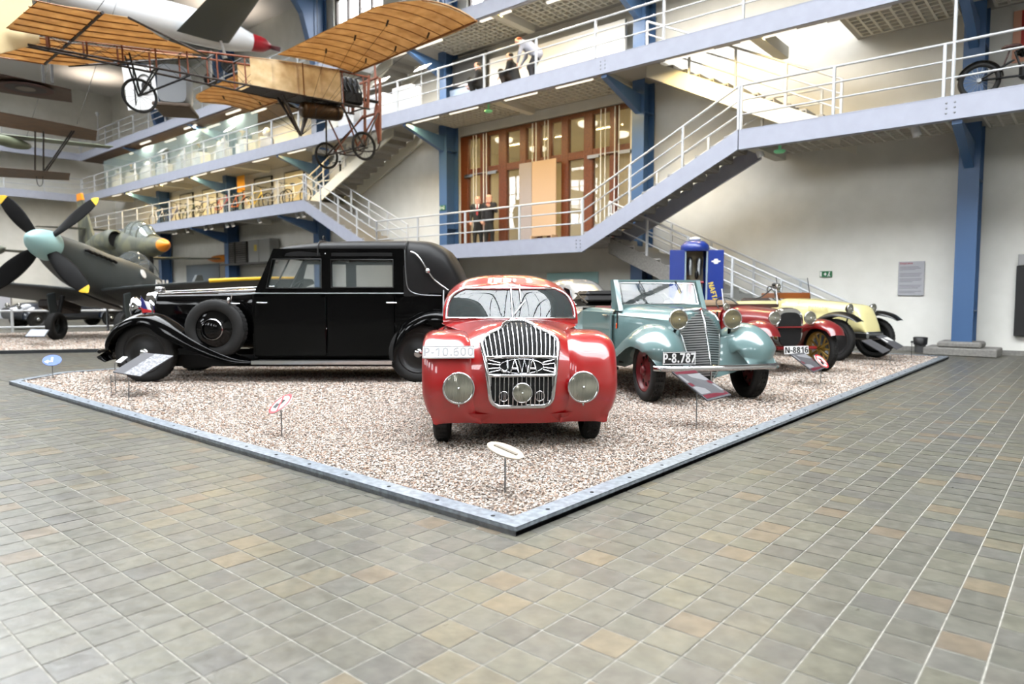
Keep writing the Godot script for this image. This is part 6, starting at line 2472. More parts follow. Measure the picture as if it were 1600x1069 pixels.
func hanging_planes() -> void:
	var white := M("white_gloss")
	var b: MB
	# white aerobatic aeroplane
	var tail := lev(100, 0, 9.26)
	var nose := lev(402, 69, 9.26)
	var pl := thing("white_airplane", "white airplane with red nose and dark underwing hung near the ceiling", "airplane", v(nose.x, 0, nose.z), rad_to_deg(atan2(nose.x - tail.x, nose.z - tail.z)))
	b = MB.new()
	var y := 9.26
	hull(b, [[-7.5, 0.1, y + 0.1, y + 0.5, 2], [-4, 0.42, y - 0.25, y + 0.6, 2], [-2.2, 0.52, y - 0.4, y + 0.62, 2.1], [-0.9, 0.48, y - 0.4, y + 0.5, 2.1], [-0.3, 0.34, y - 0.28, y + 0.32, 2], [-0.2, 0.3, y - 0.25, y + 0.28, 2]], -7.5, -0.2, 28, 24)
	obj("fuselage", b, white, pl)
	b = MB.new()
	hull(b, [[-0.2, 0.3, y - 0.25, y + 0.28, 2], [0.2, 0.25, y - 0.2, y + 0.22, 2], [0.5, 0.05, y - 0.04, y + 0.06, 2]], -0.2, 0.5, 8, 20)
	obj("nose_cap", b, mat("nose_red", Color(0.55, 0.03, 0.1), 0.35), pl)
	b = MB.new()
	b.box(v(0, y, 0.42), v(1.9, 0.14, 0.03), Basis(Vector3.BACK, 0.35), 0.01)
	obj("propeller", b, M("brushed_steel"), pl)
	letters("OK-TL", 0.55, mat("letter_brown", Color(0.3, 0.2, 0.2), 0.5), pl, v(0.5, y + 0.1, -3.9), Basis(Vector3.UP, PI / 2 + 0.02), 0.04, "registration")
	b = MB.new()
	b.bar(v(0.5, y - 0.05, -0.7), v(0.53, y + 0.0, -2.6), 0.02, 0.05)
	obj("side_flash", b, M("nose_red"), pl)
	var grn := mat("wing_underside", Color(0.2, 0.215, 0.205), 0.55)
	b = MB.new()
	for s in [-1, 1]:
		wing(b, [[v(s * 0.4, y - 0.3, -1.0), v(s * 0.4, y - 0.3, -2.5), 0.1], [v(s * 5.2, y - 0.05, -1.3), v(s * 5.2, y - 0.05, -2.2), 0.05]])
	obj("wing", b, grn, pl)
	for s in [-1, 1]:
		var w := node("wheel", pl, v(s * 0.9, y - 1.15, -1.2))
		b = MB.new()
		b.lathe([Vector2(0.1, -0.05), Vector2(0.18, -0.06), Vector2(0.22, 0), Vector2(0.18, 0.06), Vector2(0.1, 0.05), Vector2(0, 0.05)], Transform3D(axle(s), Vector3.ZERO), 20)
		obj("tyre", b, M("rubber"), w)
		b = MB.new()
		b.rod(v(s * 0.9, y - 1.15, -1.2), v(s * 0.45, y - 0.2, -1.3), 0.04, 8)
		obj("gear_leg", b, M("white_matte"), pl)
	cable(pl, v(0, y + 0.5, -1.5))
	cable(pl, v(0, y + 0.4, -5.5))
	# wing with a roundel
	var dark := mat("doped_dark", Color(0.25, 0.17, 0.14), 0.55)
	grain(dark, noise_tex(256, 0.02, Color(0.75, 0.75, 0.75), Color(1, 1, 1), 4, 66), 0.5)
	var r1 := thing("biplane", "dark doped biplane wing with faded white, blue and red roundel, hung by struts", "airplane", lev(-60, 125, 6.64))
	var p := flat_wing(r1, "wing", [-260, 61, 111, 138, -260, 104, 113, 162], 6.64, 0.05, dark)
	var pl2 := lev(40, 137, 6.6) - r1.position
	var ax: Vector3 = (p[1] - p[0]).normalized()
	for q in [[0.62, Color(0.22, 0.06, 0.06)], [0.46, Color(0.07, 0.08, 0.13)], [0.22, Color(0.45, 0.44, 0.43)]]:
		disc(r1, "roundel_ring", pl2 - v(0, 0.02 + (0.62 - q[0]) * 0.02, 0), v(0, -1, 0), q[0], mat("roundel_%d" % int(q[0] * 100), q[1], 0.6), 0.01)
	for x in [68, 82]:
		b = MB.new()
		var q0: Vector3 = lev(x, 130, 6.7) - r1.position
		b.bar(q0, q0 + v(0, CEIL - 0.01 - 6.7, 0), 0.04, 0.06)
		obj("strut", b, drk_metal(), r1)
	# brown biplane
	var brn := mat("doped_brown", Color(0.4, 0.29, 0.18), 0.55)
	grain(brn, noise_tex(256, 0.02, Color(0.78, 0.78, 0.75), Color(1, 1, 1), 4, 67), 0.5)
	var bp := thing("biplane", "brown fabric biplane wings with slanting struts, hung below the dark roundel wing", "airplane", lev(-60, 190, 5.78))
	var pu := flat_wing(bp, "upper_wing", [-240, 130, 152, 203, -240, 158, 150, 222], 5.78, 0.04, brn)
	var pd := flat_wing(bp, "lower_wing", [-240, 244, 110, 270, -240, 262, 108, 283], 4.68, 0.04, brn)
	for q in [[55, 55], [68, 68], [112, 66], [116, 70]]:
		b = MB.new()
		b.rod(lev(q[0], 205, 5.76) - bp.position, lev(q[1], 272, 4.7) - bp.position, 0.022, 6)
		obj("interplane_strut", b, drk_metal(), bp)
	b = MB.new()
	var la := lev(57, 276, 4.66) - bp.position
	var lb := lev(67, 276, 4.66) - bp.position
	b.tube(along([la, la.lerp(lb, 0.1) - v(0, 0.2, 0), la.lerp(lb, 0.5) - v(0, 0.28, 0), la.lerp(lb, 0.9) - v(0, 0.2, 0), lb], 4), 0.012, 6)
	obj("wing_skid", b, drk_metal(), bp)
	for q in [[0.3, 0.3], [0.9, 0.5]]:
		var c: Vector3 = pu[0].lerp(pu[1], q[0])
		cable(bp, c + v(0, 0.05, 0))
	# thin green glider wing
	var gp := thing("glider", "olive green glider wing seen edge-on between the brown biplane wings", "airplane", lev(-60, 215, 6.4))
	var pg := flat_wing(gp, "wing", [-200, 187, 178, 229, -200, 196, 170, 233], 6.4, 0.05, mat("olive_skin", Color(0.36, 0.38, 0.3), 0.5))
	b = MB.new()
	var fc: Vector3 = lev(15, 222, 6.2) - gp.position
	b.ball(fc, v(0.22, 0.18, 0.8), 16, 10, Basis(Vector3.UP, 0.5))
	obj("fuselage", b, M("olive_skin"), gp)
	cable(gp, pg[0].lerp(pg[1], 0.6))
	# silver gondola with a white panel
	var gd := thing("gondola", "silver metal gondola cabin with white panel of black drawings, hung by cables", "gondola", v(-22.77, 7.25, -10.11), 55)
	b = MB.new()
	hull(b, [[-0.55, 0.42, 0.0, 1.15, 5], [0.0, 0.46, -0.05, 1.2, 5], [0.55, 0.42, 0.0, 1.15, 5]], -0.55, 0.55, 8, 28)
	obj("cabin", b, mat("aluminium", Color(0.42, 0.43, 0.44), 0.5, 0.3), gd)
	b = MB.new()
	b.box(v(0, -0.12, 0), v(1.1, 0.12, 1.5), Basis.IDENTITY, 0.03)
	obj("floor_tray", b, mat("brown_tray", Color(0.25, 0.19, 0.13), 0.6), gd)
	b = MB.new()
	b.box(v(-0.95, 0.45, 0.25), v(0.9, 1.35, 0.02), Basis(Vector3.BACK, 0.1))
	obj("panel", b, M("white_matte"), gd)
	b = MB.new()
	b.tube(ring_path(v(-0.85, 0.55, 0.275), 0.2, 0.3, 0.0), 0.02, 6, true)
	b.rod(v(-1.1, -0.1, 0.275), v(-1.15, 1.0, 0.275), 0.02, 6)
	b.ball(v(-0.85, 0.5, 0.28), v(0.08, 0.14, 0.01), 10, 8)
	obj("drawing", b, M("black_satin"), gd)
	cable(gd, v(0, 1.15, 0))

func drk_metal() -> StandardMaterial3D:
	return mat("strut_dark", Color(0.13, 0.12, 0.11), 0.5)

# ---------------------------------------------------------------- vehicles and barrier in the distance
func far_vehicles() -> void:
	var b: MB
	var car := thing("silver_saloon", "silver grey saloon car roof showing behind the teal cabriolet", "car", v(-7.3, 0.036, -11.3), 60)
	hull_car(car, M("silver_paint"), M("dark_glass"), 1.5)
	car = thing("vintage_car", "dark blue vintage car with chrome lamps parked beyond the fighter plane", "car", v(-29.6, 0.03, -7.6), 10)
	hull_car(car, mat("navy_paint", Color(0.05, 0.08, 0.13), 0.3, 0.0, 1.0), M("dark_glass"), 1.45)
	car = thing("vintage_car", "black vintage car with pale wheel discs behind the white barrier", "car", v(-30.0, 0.03, -13.6), 20)
	hull_car(car, M("black_paint"), M("dark_glass"), 1.4)
	# white barrier round the further exhibits
	var a := v(-27.6, 0.0, -4.0)
	var c := v(-24.9, 0.0, -8.6)
	var c2 := v(-28.5, 0, -12.5)
	var r := thing("barrier", "low white steel barrier between the fighter plane and the vintage cars", "barrier", a)
	for q in between(a, c, 1.4) + between(c, c2, 1.4):
		b = MB.new()
		b.box(q - a + v(0, 0.4, 0), v(0.07, 0.8, 0.07), Basis.IDENTITY, 0.01)
		obj("post", b, M("rail_white"), r)
	for h in [0.72, 0.2]:
		b = MB.new()
		b.tube(pv([v(0, h, 0), c - a + v(0, h, 0), c2 - a + v(0, h, 0)]), 0.035, 8)
		obj("rail", b, M("rail_white"), r)

func hull_car(car: Node3D, paint: Material, gl: Material, h: float) -> void:
	var b := MB.new()
	hull(b, [[-3.4, 0.3, 0.35, 0.7, 2.5], [-2.9, 0.6, 0.28, 0.95, 3.5], [-1.2, 0.68, 0.25, 1.0, 4], [0.2, 0.62, 0.28, 0.92, 3.5], [0.7, 0.4, 0.35, 0.75, 2.6]], -3.4, 0.7, 26, 28)
	obj("body", b, paint, car)
	b = MB.new()
	var rows := []
	var T := [[-3.0, 0.4, 0.85, 0.9, 3], [-2.6, 0.55, 0.88, h - 0.12, 3], [-1.9, 0.6, 0.9, h, 3.2], [-1.1, 0.6, 0.9, h - 0.02, 3.2], [-0.5, 0.56, 0.9, 1.0, 3]]
	for i in 17:
		var z := lerpf(-0.5, -3.0, i / 16.0)
		var r := lut(T, z)
		var row := PackedVector3Array()
		for k in 25:
			row.append(v(r[1] * se(cos(PI * k / 24), r[4]), r[2] + (r[3] - r[2]) * se(sin(PI * k / 24), r[4]), z))
		rows.append(row)
	b.grid(rows, false, true)
	obj("roof", b, paint, car)
	for s in [-1, 1]:
		b = MB.new()
		side_panel(b, [-1.0, 1.0, -1.3, h - 0.17, -1.9, h - 0.14, -2.4, 1.0], s * 0.6, 0.03)
		obj("side_window", b, gl, car)
		for z in [0.0, -2.6]:
			wheel(car, v(s * 0.66, 0.325, z), 0.33, 0.15, s, "disc", M("white_matte") if h < 1.42 else M("black_satin"))
			b = MB.new()
			sweep(b, [[0, z + 0.45, 0.35, 0.45, 0.76, 0.02, 0, 0.03], [0.8, z + 0.38, 0.62, 0.42, 0.78, 0.05, 0, 0.08], [1.6, z + 0.05, 0.8, 0.4, 0.79, 0.07, 0.05, 0.1], [2.4, z - 0.35, 0.66, 0.4, 0.78, 0.05, 0, 0.08], [3.0, z - 0.6, 0.35, 0.45, 0.76, 0.02, 0, 0.03]], 24, s, 2.2, 8)
			obj("fender", b, paint, car)
		headlamp(car, v(s * 0.42, 0.82, 0.5), 0.1, v(0, 0, 1), M("chrome"))

# ---------------------------------------------------------------- signs, panels, wall things
func corner_panel(called: String, label: String, group: String, c: Array, posts: Array, bands: Array) -> void:
	# c: four corners of a tilted plate; posts: feet; bands: [start, end, material key] shares along the plate
	var o: Vector3 = posts[0]
	var t := thing(called, label, "information panel", o, 0, group)
	var n: Vector3 = (c[1] - c[0]).cross(c[3] - c[0]).normalized()
	if n.y < 0:
		n = -n
	var mk := func(u0: float, u1: float, w0: float, w1: float, lift: float, th: float) -> MB:
		var b := MB.new()
		var p := []
		for q in [[u0, w0], [u1, w0], [u1, w1], [u0, w1]]:
			p.append(c[0].lerp(c[3], q[0]).lerp(c[1].lerp(c[2], q[0]), q[1]) - o + n * lift)
		var mid: Vector3 = (p[0] + p[2]) / 2 - n * th / 2
		b.flat()
		for i in 4:
			b.qo(p[i], p[(i + 1) % 4], p[(i + 1) % 4] - n * th, p[i] - n * th, mid)
		b.qo(p[0], p[1], p[2], p[3], mid)
		b.qo(p[0] - n * th, p[1] - n * th, p[2] - n * th, p[3] - n * th, mid)
		return b
	obj("panel", mk.call(0, 1, 0, 1, 0.0, 0.012), M("panel_grey"), t)
	for k in bands:
		obj("print_field", mk.call(k[0], k[1], 0.04, 0.96, 0.002, 0.003), M(k[2]), t)
	for f in posts:
		var top: Vector3 = (c[0] + c[1] + c[2] + c[3]) / 4.0
		var d: float = ((top - f) * n).dot(Vector3.ONE) / n.y if false else (n.dot(top - f) / n.y)
		var b := MB.new()
		b.rod(f - o - v(0, 0.03, 0), f - o + v(0, d - 0.008, 0), 0.005, 6)
		obj("post", b, M("brushed_steel"), t)

func round_sign(label: String, foot: Vector3, h: float, n: Vector3, style: String) -> void:
	var t := thing("round_sign", label, "sign", foot)
	var b := MB.new()
	b.rod(v(0, -0.03, 0), v(0, h, 0), 0.006, 8)
	obj("post", b, M("brushed_steel"), t)
	var f := Transform3D(facing(n), v(0, h, 0))
	var r := 0.115
	b = MB.new()
	b.lathe([Vector2(0, 0), Vector2(r, 0), Vector2(r, 0.008), Vector2(0, 0.008)], f, 32, true)
	obj("disc", b, {"blue": M("sign_blue"), "red": M("sign_white"), "back": M("sign_aged")}[style], t)
	if style == "red":
		b = MB.new()
		b.lathe([Vector2(r, 0.009), Vector2(r * 0.8, 0.0095)], f, 32)
		obj("red_ring", b, M("sign_red"), t)
		b = MB.new()
		b.box(f * v(0, 0.0095, 0), v(0.018, 0.002, r * 1.65), f.basis * Basis(Vector3.UP, 0.75))
		obj("red_bar", b, M("sign_red"), t)
		b = MB.new()
		b.box(f * v(0.03, 0.0093, -0.03), v(0.06, 0.002, 0.05), f.basis)
		for i in 3:
			b.box(f * v(-0.02 + i * 0.018, 0.0093, 0.02), v(0.012, 0.002, 0.05), f.basis)
		obj("hand_symbol", b, M("black_satin"), t)
	elif style == "blue":
		b = MB.new()
		b.box(f * v(0.0, 0.0095, 0.015), v(0.022, 0.002, 0.09), f.basis)
		b.box(f * v(0.02, 0.0096, -0.03), v(0.06, 0.002, 0.022), f.basis)
		b.prism(pp([0, 0.035, 0.045, 0, 0, -0.035]), 0.002, Transform3D(f.basis * Basis(Vector3.RIGHT, PI / 2), f * v(0.045, 0.0096, -0.03)))
		obj("arrow", b, M("sign_white"), t)
	else:
		b = MB.new()
		b.box(f * v(0, 0.011, 0), v(0.03, 0.006, r * 1.3), f.basis)
		obj("bracket", b, M("sign_bracket"), t)

func exit_sign(label: String, p: Vector3, w: float, h: float) -> void:
	var t := thing("exit_sign", label, "sign", p)
	var b := MB.new()
	b.box(Vector3.ZERO, v(w, h, 0.03), Basis.IDENTITY, 0.004)
	obj("board", b, M("exit_green"), t)
	b = MB.new()
	b.box(v(-w * 0.4, 0, 0.016), v(w * 0.14, h * 0.8, 0.004))
	b.prism(pp([-w * 0.02, h * 0.3, w * 0.06, 0, -w * 0.02, -h * 0.3, -w * 0.16, 0]), 0.004, Transform3D(Basis.IDENTITY, v(0, 0, 0.016)))
	b.lathe([Vector2(0, 0.003), Vector2(h * 0.1, 0.003), Vector2(h * 0.1, 0)], Transform3D(Basis(Vector3.RIGHT, PI / 2), v(w * 0.3, h * 0.3, 0.015)), 10, true)
	b.bar(v(w * 0.3, h * 0.2, 0.017), v(w * 0.25, -h * 0.1, 0.017), 0.004, h * 0.16)
	b.bar(v(w * 0.25, -h * 0.1, 0.017), v(w * 0.36, -h * 0.35, 0.017), 0.004, h * 0.12)
	b.bar(v(w * 0.25, -h * 0.1, 0.017), v(w * 0.16, -h * 0.35, 0.017), 0.004, h * 0.12)
	obj("pictogram", b, M("sign_white"), t)

func signs() -> void:
	mat("panel_grey", Color(0.27, 0.27, 0.285), 0.75)
	mat("print_dark", Color(0.2, 0.2, 0.22), 0.4)
	mat("print_light", Color(0.46, 0.46, 0.47), 0.4)
	mat("print_pale", Color(0.7, 0.72, 0.76), 0.4)
	mat("print_red", Color(0.34, 0.1, 0.15), 0.4)
	mat("print_photo", Color(0.7, 0.71, 0.73), 0.6)
	grain(M("print_photo"), noise_tex(256, 0.02, Color(0.25, 0.25, 0.27), Color(1, 1, 1), 3, 71), 5.0)
	mat("sign_white", Color(0.85, 0.85, 0.84), 0.45)
	mat("sign_aged", Color(0.66, 0.62, 0.56), 0.6)
	mat("sign_red", Color(0.68, 0.12, 0.16), 0.45)
	mat("sign_blue", Color(0.14, 0.3, 0.6), 0.45)
	mat("sign_bracket", Color(0.45, 0.42, 0.38), 0.5)
	glow("exit_green", Color(0.05, 0.36, 0.2), 0.12)
	var b: MB
	corner_panel("information_stand", "tilted grey panel with a photograph print on three thin posts before the black limousine", "", [at(176, 581, 8.0), at(219, 588, 7.85), at(271, 556, 8.25), at(225, 551, 8.4)], [v(-8.66, 0.03, -3.0), v(-8.41, 0.03, -3.1), v(-8.16, 0.03, -3.0)], [])
	b = MB.new()
	corner_panel("caption_card", "small white caption card at the black limousine's front wheel", "", [at(180, 566, 8.25), at(189, 567, 8.2), at(200, 558, 8.35), at(192, 557, 8.4)], [v(-8.95, 0.03, -3.15)], [[0, 1, "sign_white"]])
	var lim := [at(193, 584, 7.94), at(219, 588, 7.85), at(271, 556, 8.25), at(243, 553, 8.34)]
	var s := get_node("information_stand") as Node3D
	var pb := MB.new()
	var pn: Vector3 = (lim[1] - lim[0]).cross(lim[3] - lim[0]).normalized()
	if pn.y < 0:
		pn = -pn
	pb.flat()
	var mm: Vector3 = (lim[0] + lim[2]) / 2 - s.position - pn
	pb.qo(lim[0] - s.position + pn * 0.002, lim[1] - s.position + pn * 0.002, lim[2] - s.position + pn * 0.002, lim[3] - s.position + pn * 0.002, mm)
	obj("photo_print", pb, M("print_photo"), s)
	corner_panel("information_stand", "tilted grey panel with dark red bands in front of the teal cabriolet", "", [at(1050, 581, 6.05), at(1086, 578, 6.3), at(1143, 617, 6.15), at(1106, 626, 5.9)], [v(-2.64, 0.03, -5.57)], [[0.02, 0.12, "print_red"], [0.14, 0.4, "print_light"], [0.42, 0.53, "print_red"], [0.55, 0.8, "print_light"], [0.83, 0.95, "print_red"]])
	corner_panel("information_stand", "tilted grey panel in front of the dark red roadster", "", [at(1234, 553, 9.0), at(1256, 551, 9.25), at(1291, 574, 9.1), at(1272, 582, 8.85)], [v(-2.66, 0.03, -8.52)], [[0.1, 0.38, "print_light"], [0.42, 0.55, "print_red"], [0.6, 0.8, "print_light"], [0.83, 0.95, "print_red"]])
	corner_panel("information_stand", "plain dark panel in front of the cream tourer's black wing", "", [at(1346, 532, 11.4), at(1360, 530, 11.7), at(1391, 547, 11.6), at(1380, 552, 11.3)], [v(-2.64, 0.03, -11.79)], [])
	corner_panel("information_stand", "plain dark panel beside the cream tourer's further wheel", "", [at(1369, 525, 12.2), at(1381, 523, 12.5), at(1412, 541, 12.4), at(1402, 546, 12.1)], [v(-2.66, 0.03, -12.94)], [[0.2, 0.5, "sign_white"]])
	corner_panel("information_stand", "pale caption panel on one post at the edge of the fighter plane's gravel", "", [at(38, 526, 16.2), at(70, 526, 15.7), at(77, 515, 16.0), at(48, 514, 16.5)], [lev(57, 548, 0.04)], [[0.05, 0.95, "print_pale"]])
	round_sign("round red and white do-not-touch sign before the black limousine's doors", v(-5.15, 0.03, -3.07), 0.27, v(-0.1, 0.75, 0.6), "red")
	round_sign("round blue sign with white arrow at the gravel bed's chamfered corner", v(-11.22, 0.03, -3.14), 0.26, v(0.55, 0.8, 0.2), "blue")
	round_sign("round pale sign seen from its back at the gravel corner", v(-2.65, 0.03, -3.04), 0.25, v(0.3, 0.93, -0.12), "back")
	round_sign("round red and white do-not-touch sign beside the roadster's gold wheel", v(-2.79, 0.03, -9.6), 0.3, v(0.75, 0.7, 0.1), "red")
	b = MB.new()
	b.rod(v(0, -0.03, 0), v(0, 0.3, 0), 0.006, 6)
	b.ball(v(0, 0.31, 0), Vector3.ONE * 0.022, 8, 6)
	single("marker_post", b, M("dark_metal"), "thin steel marker post at the far end of the gravel bed", "post", v(-2.66, 0.03, -14.67))
	exit_sign("green emergency exit sign on the white wall above the cream tourer", v(-4.92, 1.71, WALL + 0.02), 0.27, 0.14)
	exit_sign("green emergency exit sign on the blue column by the two standing people", v(-17.1, 4.18, -16.4), 0.26, 0.16)
	for q in [[v(-13.89, 6.6, -15.2), "under the middle gallery"], [v(-5.4, 4.3, -15.2), "under the lower gallery"]]:
		b = MB.new()
		b.lathe([Vector2(0, -0.03), Vector2(0.09, -0.025), Vector2(0.12, 0), Vector2(0.12, 0.03), Vector2(0.03, 0.04), Vector2(0.03, 0.32)], Transform3D(Basis.IDENTITY, Vector3.ZERO), 20)
		single("emergency_lamp", b, glow("green_glow", Color(0.45, 0.75, 0.55), 0.6), "round pale green emergency lamp " + q[1], "lamp", q[0])
	# information board on the wall
	var t := thing("information_board", "light grey information board with red heading on the white wall", "information board", v(-3.16, 1.58, WALL + 0.02))
	b = MB.new()
	b.box(Vector3.ZERO, v(0.5, 0.74, 0.03), Basis.IDENTITY, 0.004)
	obj("board", b, mat("board_grey", Color(0.62, 0.62, 0.64), 0.5), t)
	letters("Doprava", 0.045, mat("heading_red", Color(0.55, 0.12, 0.16), 0.5), t, v(-0.1, 0.33, 0.017), Basis.IDENTITY, 0.002, "heading", 1.0)
	var row := 0
	for y in [0.25, 0.22, 0.19, 0.11, 0.08, 0.05, -0.01, -0.04, -0.07, -0.15, -0.18, -0.21, -0.28, -0.31]:
		b = MB.new()
		var w: float = [0.36, 0.4, 0.3, 0.42, 0.4, 0.38, 0.42, 0.41, 0.25, 0.42, 0.4, 0.36, 0.42, 0.3][row]
		b.box(v(-0.22 + w / 2, y, 0.016), v(w, 0.008, 0.002))
		obj("text_line", b, mat("text_grey", Color(0.35, 0.35, 0.37), 0.5), t)
		row += 1
	# litter bin
	t = thing("litter_bin", "small dark litter bin beside the column plinth", "bin", v(-2.88, 0, -16.75))
	b = MB.new()
	b.lathe([Vector2(0, 0.02), Vector2(0.1, 0.0), Vector2(0.115, 0.3)], Transform3D.IDENTITY, 16, true)
	obj("body", b, mat("bin_grey", Color(0.25, 0.25, 0.25), 0.6), t)
	b = MB.new()
	b.lathe([Vector2(0.13, 0.17), Vector2(0.14, 0.32), Vector2(0.115, 0.33), Vector2(0.11, 0.2)], Transform3D.IDENTITY, 16)
	obj("bag_rim", b, M("black_satin"), t)
	# black framed case on the wall
	t = thing("wall_case", "black wall case hanging beside the blue column", "display case", v(-0.55, 1.1, WALL + 0.06))
	b = MB.new()
	b.box(Vector3.ZERO, v(1.5, 1.4, 0.12), Basis.IDENTITY, 0.01)
	obj("case", b, M("black_satin"), t)
	b = MB.new()
	b.box(v(0, 0.82, 0), v(1.46, 0.22, 0.06), Basis.IDENTITY, 0.005)
	obj("header", b, mat("header_grey", Color(0.6, 0.6, 0.6), 0.6), t)
	# pale cyan board
	b = MB.new()
	b.box(Vector3.ZERO, v(1.9, 0.5, 0.03), Basis.IDENTITY, 0.004)
	single("wall_board", b, mat("cyan_board", Color(0.62, 0.78, 0.78), 0.4), "pale cyan board low on the wall behind the red coupe", "board", v(-12.2, 1.66, WALL + 0.02))
	b = MB.new()
	b.box(Vector3.ZERO, v(3.7, 0.92, 0.03), Basis.IDENTITY, 0.004)
	single("wall_board", b, mat("slate_board", Color(0.42, 0.46, 0.5), 0.5), "slate grey board on the wall behind the black limousine's bonnet", "board", v(-36.0, 2.4, WALL + 0.02))
	# ventilation units
	t = thing("ventilation_unit", "grey ventilation cabinets with dark louvres high on the wall", "ventilation unit", v(-30.3, 2.7, -16.75))
	for k in 2:
		b = MB.new()
		b.box(v(-1.6 + k * 1.1, 0.55, 0), v(0.95, 1.0, 0.6), Basis.IDENTITY, 0.01)
		obj("louvre_box", b, mat("unit_dark", Color(0.2, 0.19, 0.18), 0.6), t)
		for i in 9:
			b = MB.new()
			b.box(v(-1.6 + k * 1.1, 0.14 + i * 0.1, 0.31), v(0.85, 0.02, 0.05), Basis(Vector3.RIGHT, 0.5))
			obj("louvre", b, mat("unit_slat", Color(0.3, 0.29, 0.28), 0.5), t)
	for k in 2:
		b = MB.new()
		b.box(v(0.55 + k * 0.95, 0.55, 0), v(0.9, 1.05, 0.5), Basis.IDENTITY, 0.01)
		obj("cabinet", b, mat("unit_grey", Color(0.48, 0.48, 0.47), 0.5), t)
	b = MB.new()
	b.box(v(0.75, 0.7, 0.255), v(0.22, 0.28, 0.01))
	obj("warning_label", b, mat("label_yellow", Color(0.7, 0.6, 0.2), 0.6), t)
	b = MB.new()
	b.box(v(-0.2, 0.0, 0.1), v(4.2, 0.08, 0.6))
	obj("shelf", b, M("unit_dark"), t)
	fuel_pump()
	# white spotlights below the bicycle gallery
	var k := 0
	for x in [-35.06, -34.8, -33.53, -31.7, -31.1, -29.65, -29.13, -26.87, -25.01, -24.04, -23.64]:
		spot_fixture("small white spotlight under the bicycle gallery", v(x, L1 - 0.22, -15.2), "white spotlights under the bicycle gallery")
	spot_fixture("single white spotlight under the gallery above the information board", v(-2.84, L1 - 0.22, -15.2), "")
	spot_fixture("single white spotlight at the top of the stair flight over the teal car", v(-5.85, L1 - 0.22, -15.2), "")
	# uplighters on the top gallery rail
	for x in [-43.6, -29.0]:
		t = thing("uplighter", "uplighter on a pole at the topmost gallery, lighting the ceiling %s" % ("corner" if x < -40 else "beside the blue rib"), "lamp", v(x, L4, -14.95))
		b = MB.new()
		b.rod(v(0, 0, 0), v(0, 1.9, 0), 0.025, 8)
		obj("pole", b, M("rail_white"), t)
		b = MB.new()
		b.lathe([Vector2(0.04, -0.1), Vector2(0.09, 0.0), Vector2(0.1, 0.1)], Transform3D(Basis.IDENTITY, v(0, 1.95, 0)), 16)
		obj("shade", b, M("rail_white"), t)
		b = MB.new()
		b.ball(v(0, 1.99, 0), Vector3.ONE * 0.06, 12, 8)
		obj("bulb", b, M("spot_glow"), t)
		var l := SpotLight3D.new()
		l.name = "uplight"
		l.position = v(0, 2.1, 0)
		l.rotation_degrees.x = 90
		l.spot_angle = 55
		l.spot_range = 20
		l.spot_angle_attenuation = 0.9
		l.light_size = 0.08
		l.light_color = Color(1.0, 0.93, 0.85)
		l.light_energy = 30.0
		l.shadow_enabled = true
		t.add_child(l)

func spot_fixture(label: String, p: Vector3, group: String) -> void:
	var t := thing("spotlight", label, "lamp", p, 0, group)
	var b := MB.new()
	b.rod(v(0, 0.06, 0), v(0, -0.12, 0), 0.015, 6)
	obj("stem", b, M("white_matte"), t)
	b = MB.new()
	b.lathe([Vector2(0, 0.12), Vector2(0.06, 0.11), Vector2(0.075, 0.05), Vector2(0.08, -0.14)], Transform3D(Basis(Vector3.BACK, 0.3) * Basis(Vector3.RIGHT, 0.25), v(0, -0.18, 0)), 14)
	obj("shade", b, M("white_gloss"), t)
	b = MB.new()
	b.lathe([Vector2(0, -0.12), Vector2(0.07, -0.12)], Transform3D(Basis(Vector3.BACK, 0.3) * Basis(Vector3.RIGHT, 0.25), v(0, -0.18, 0)), 14)
	obj("lamp_face", b, M("spot_glow"), t)

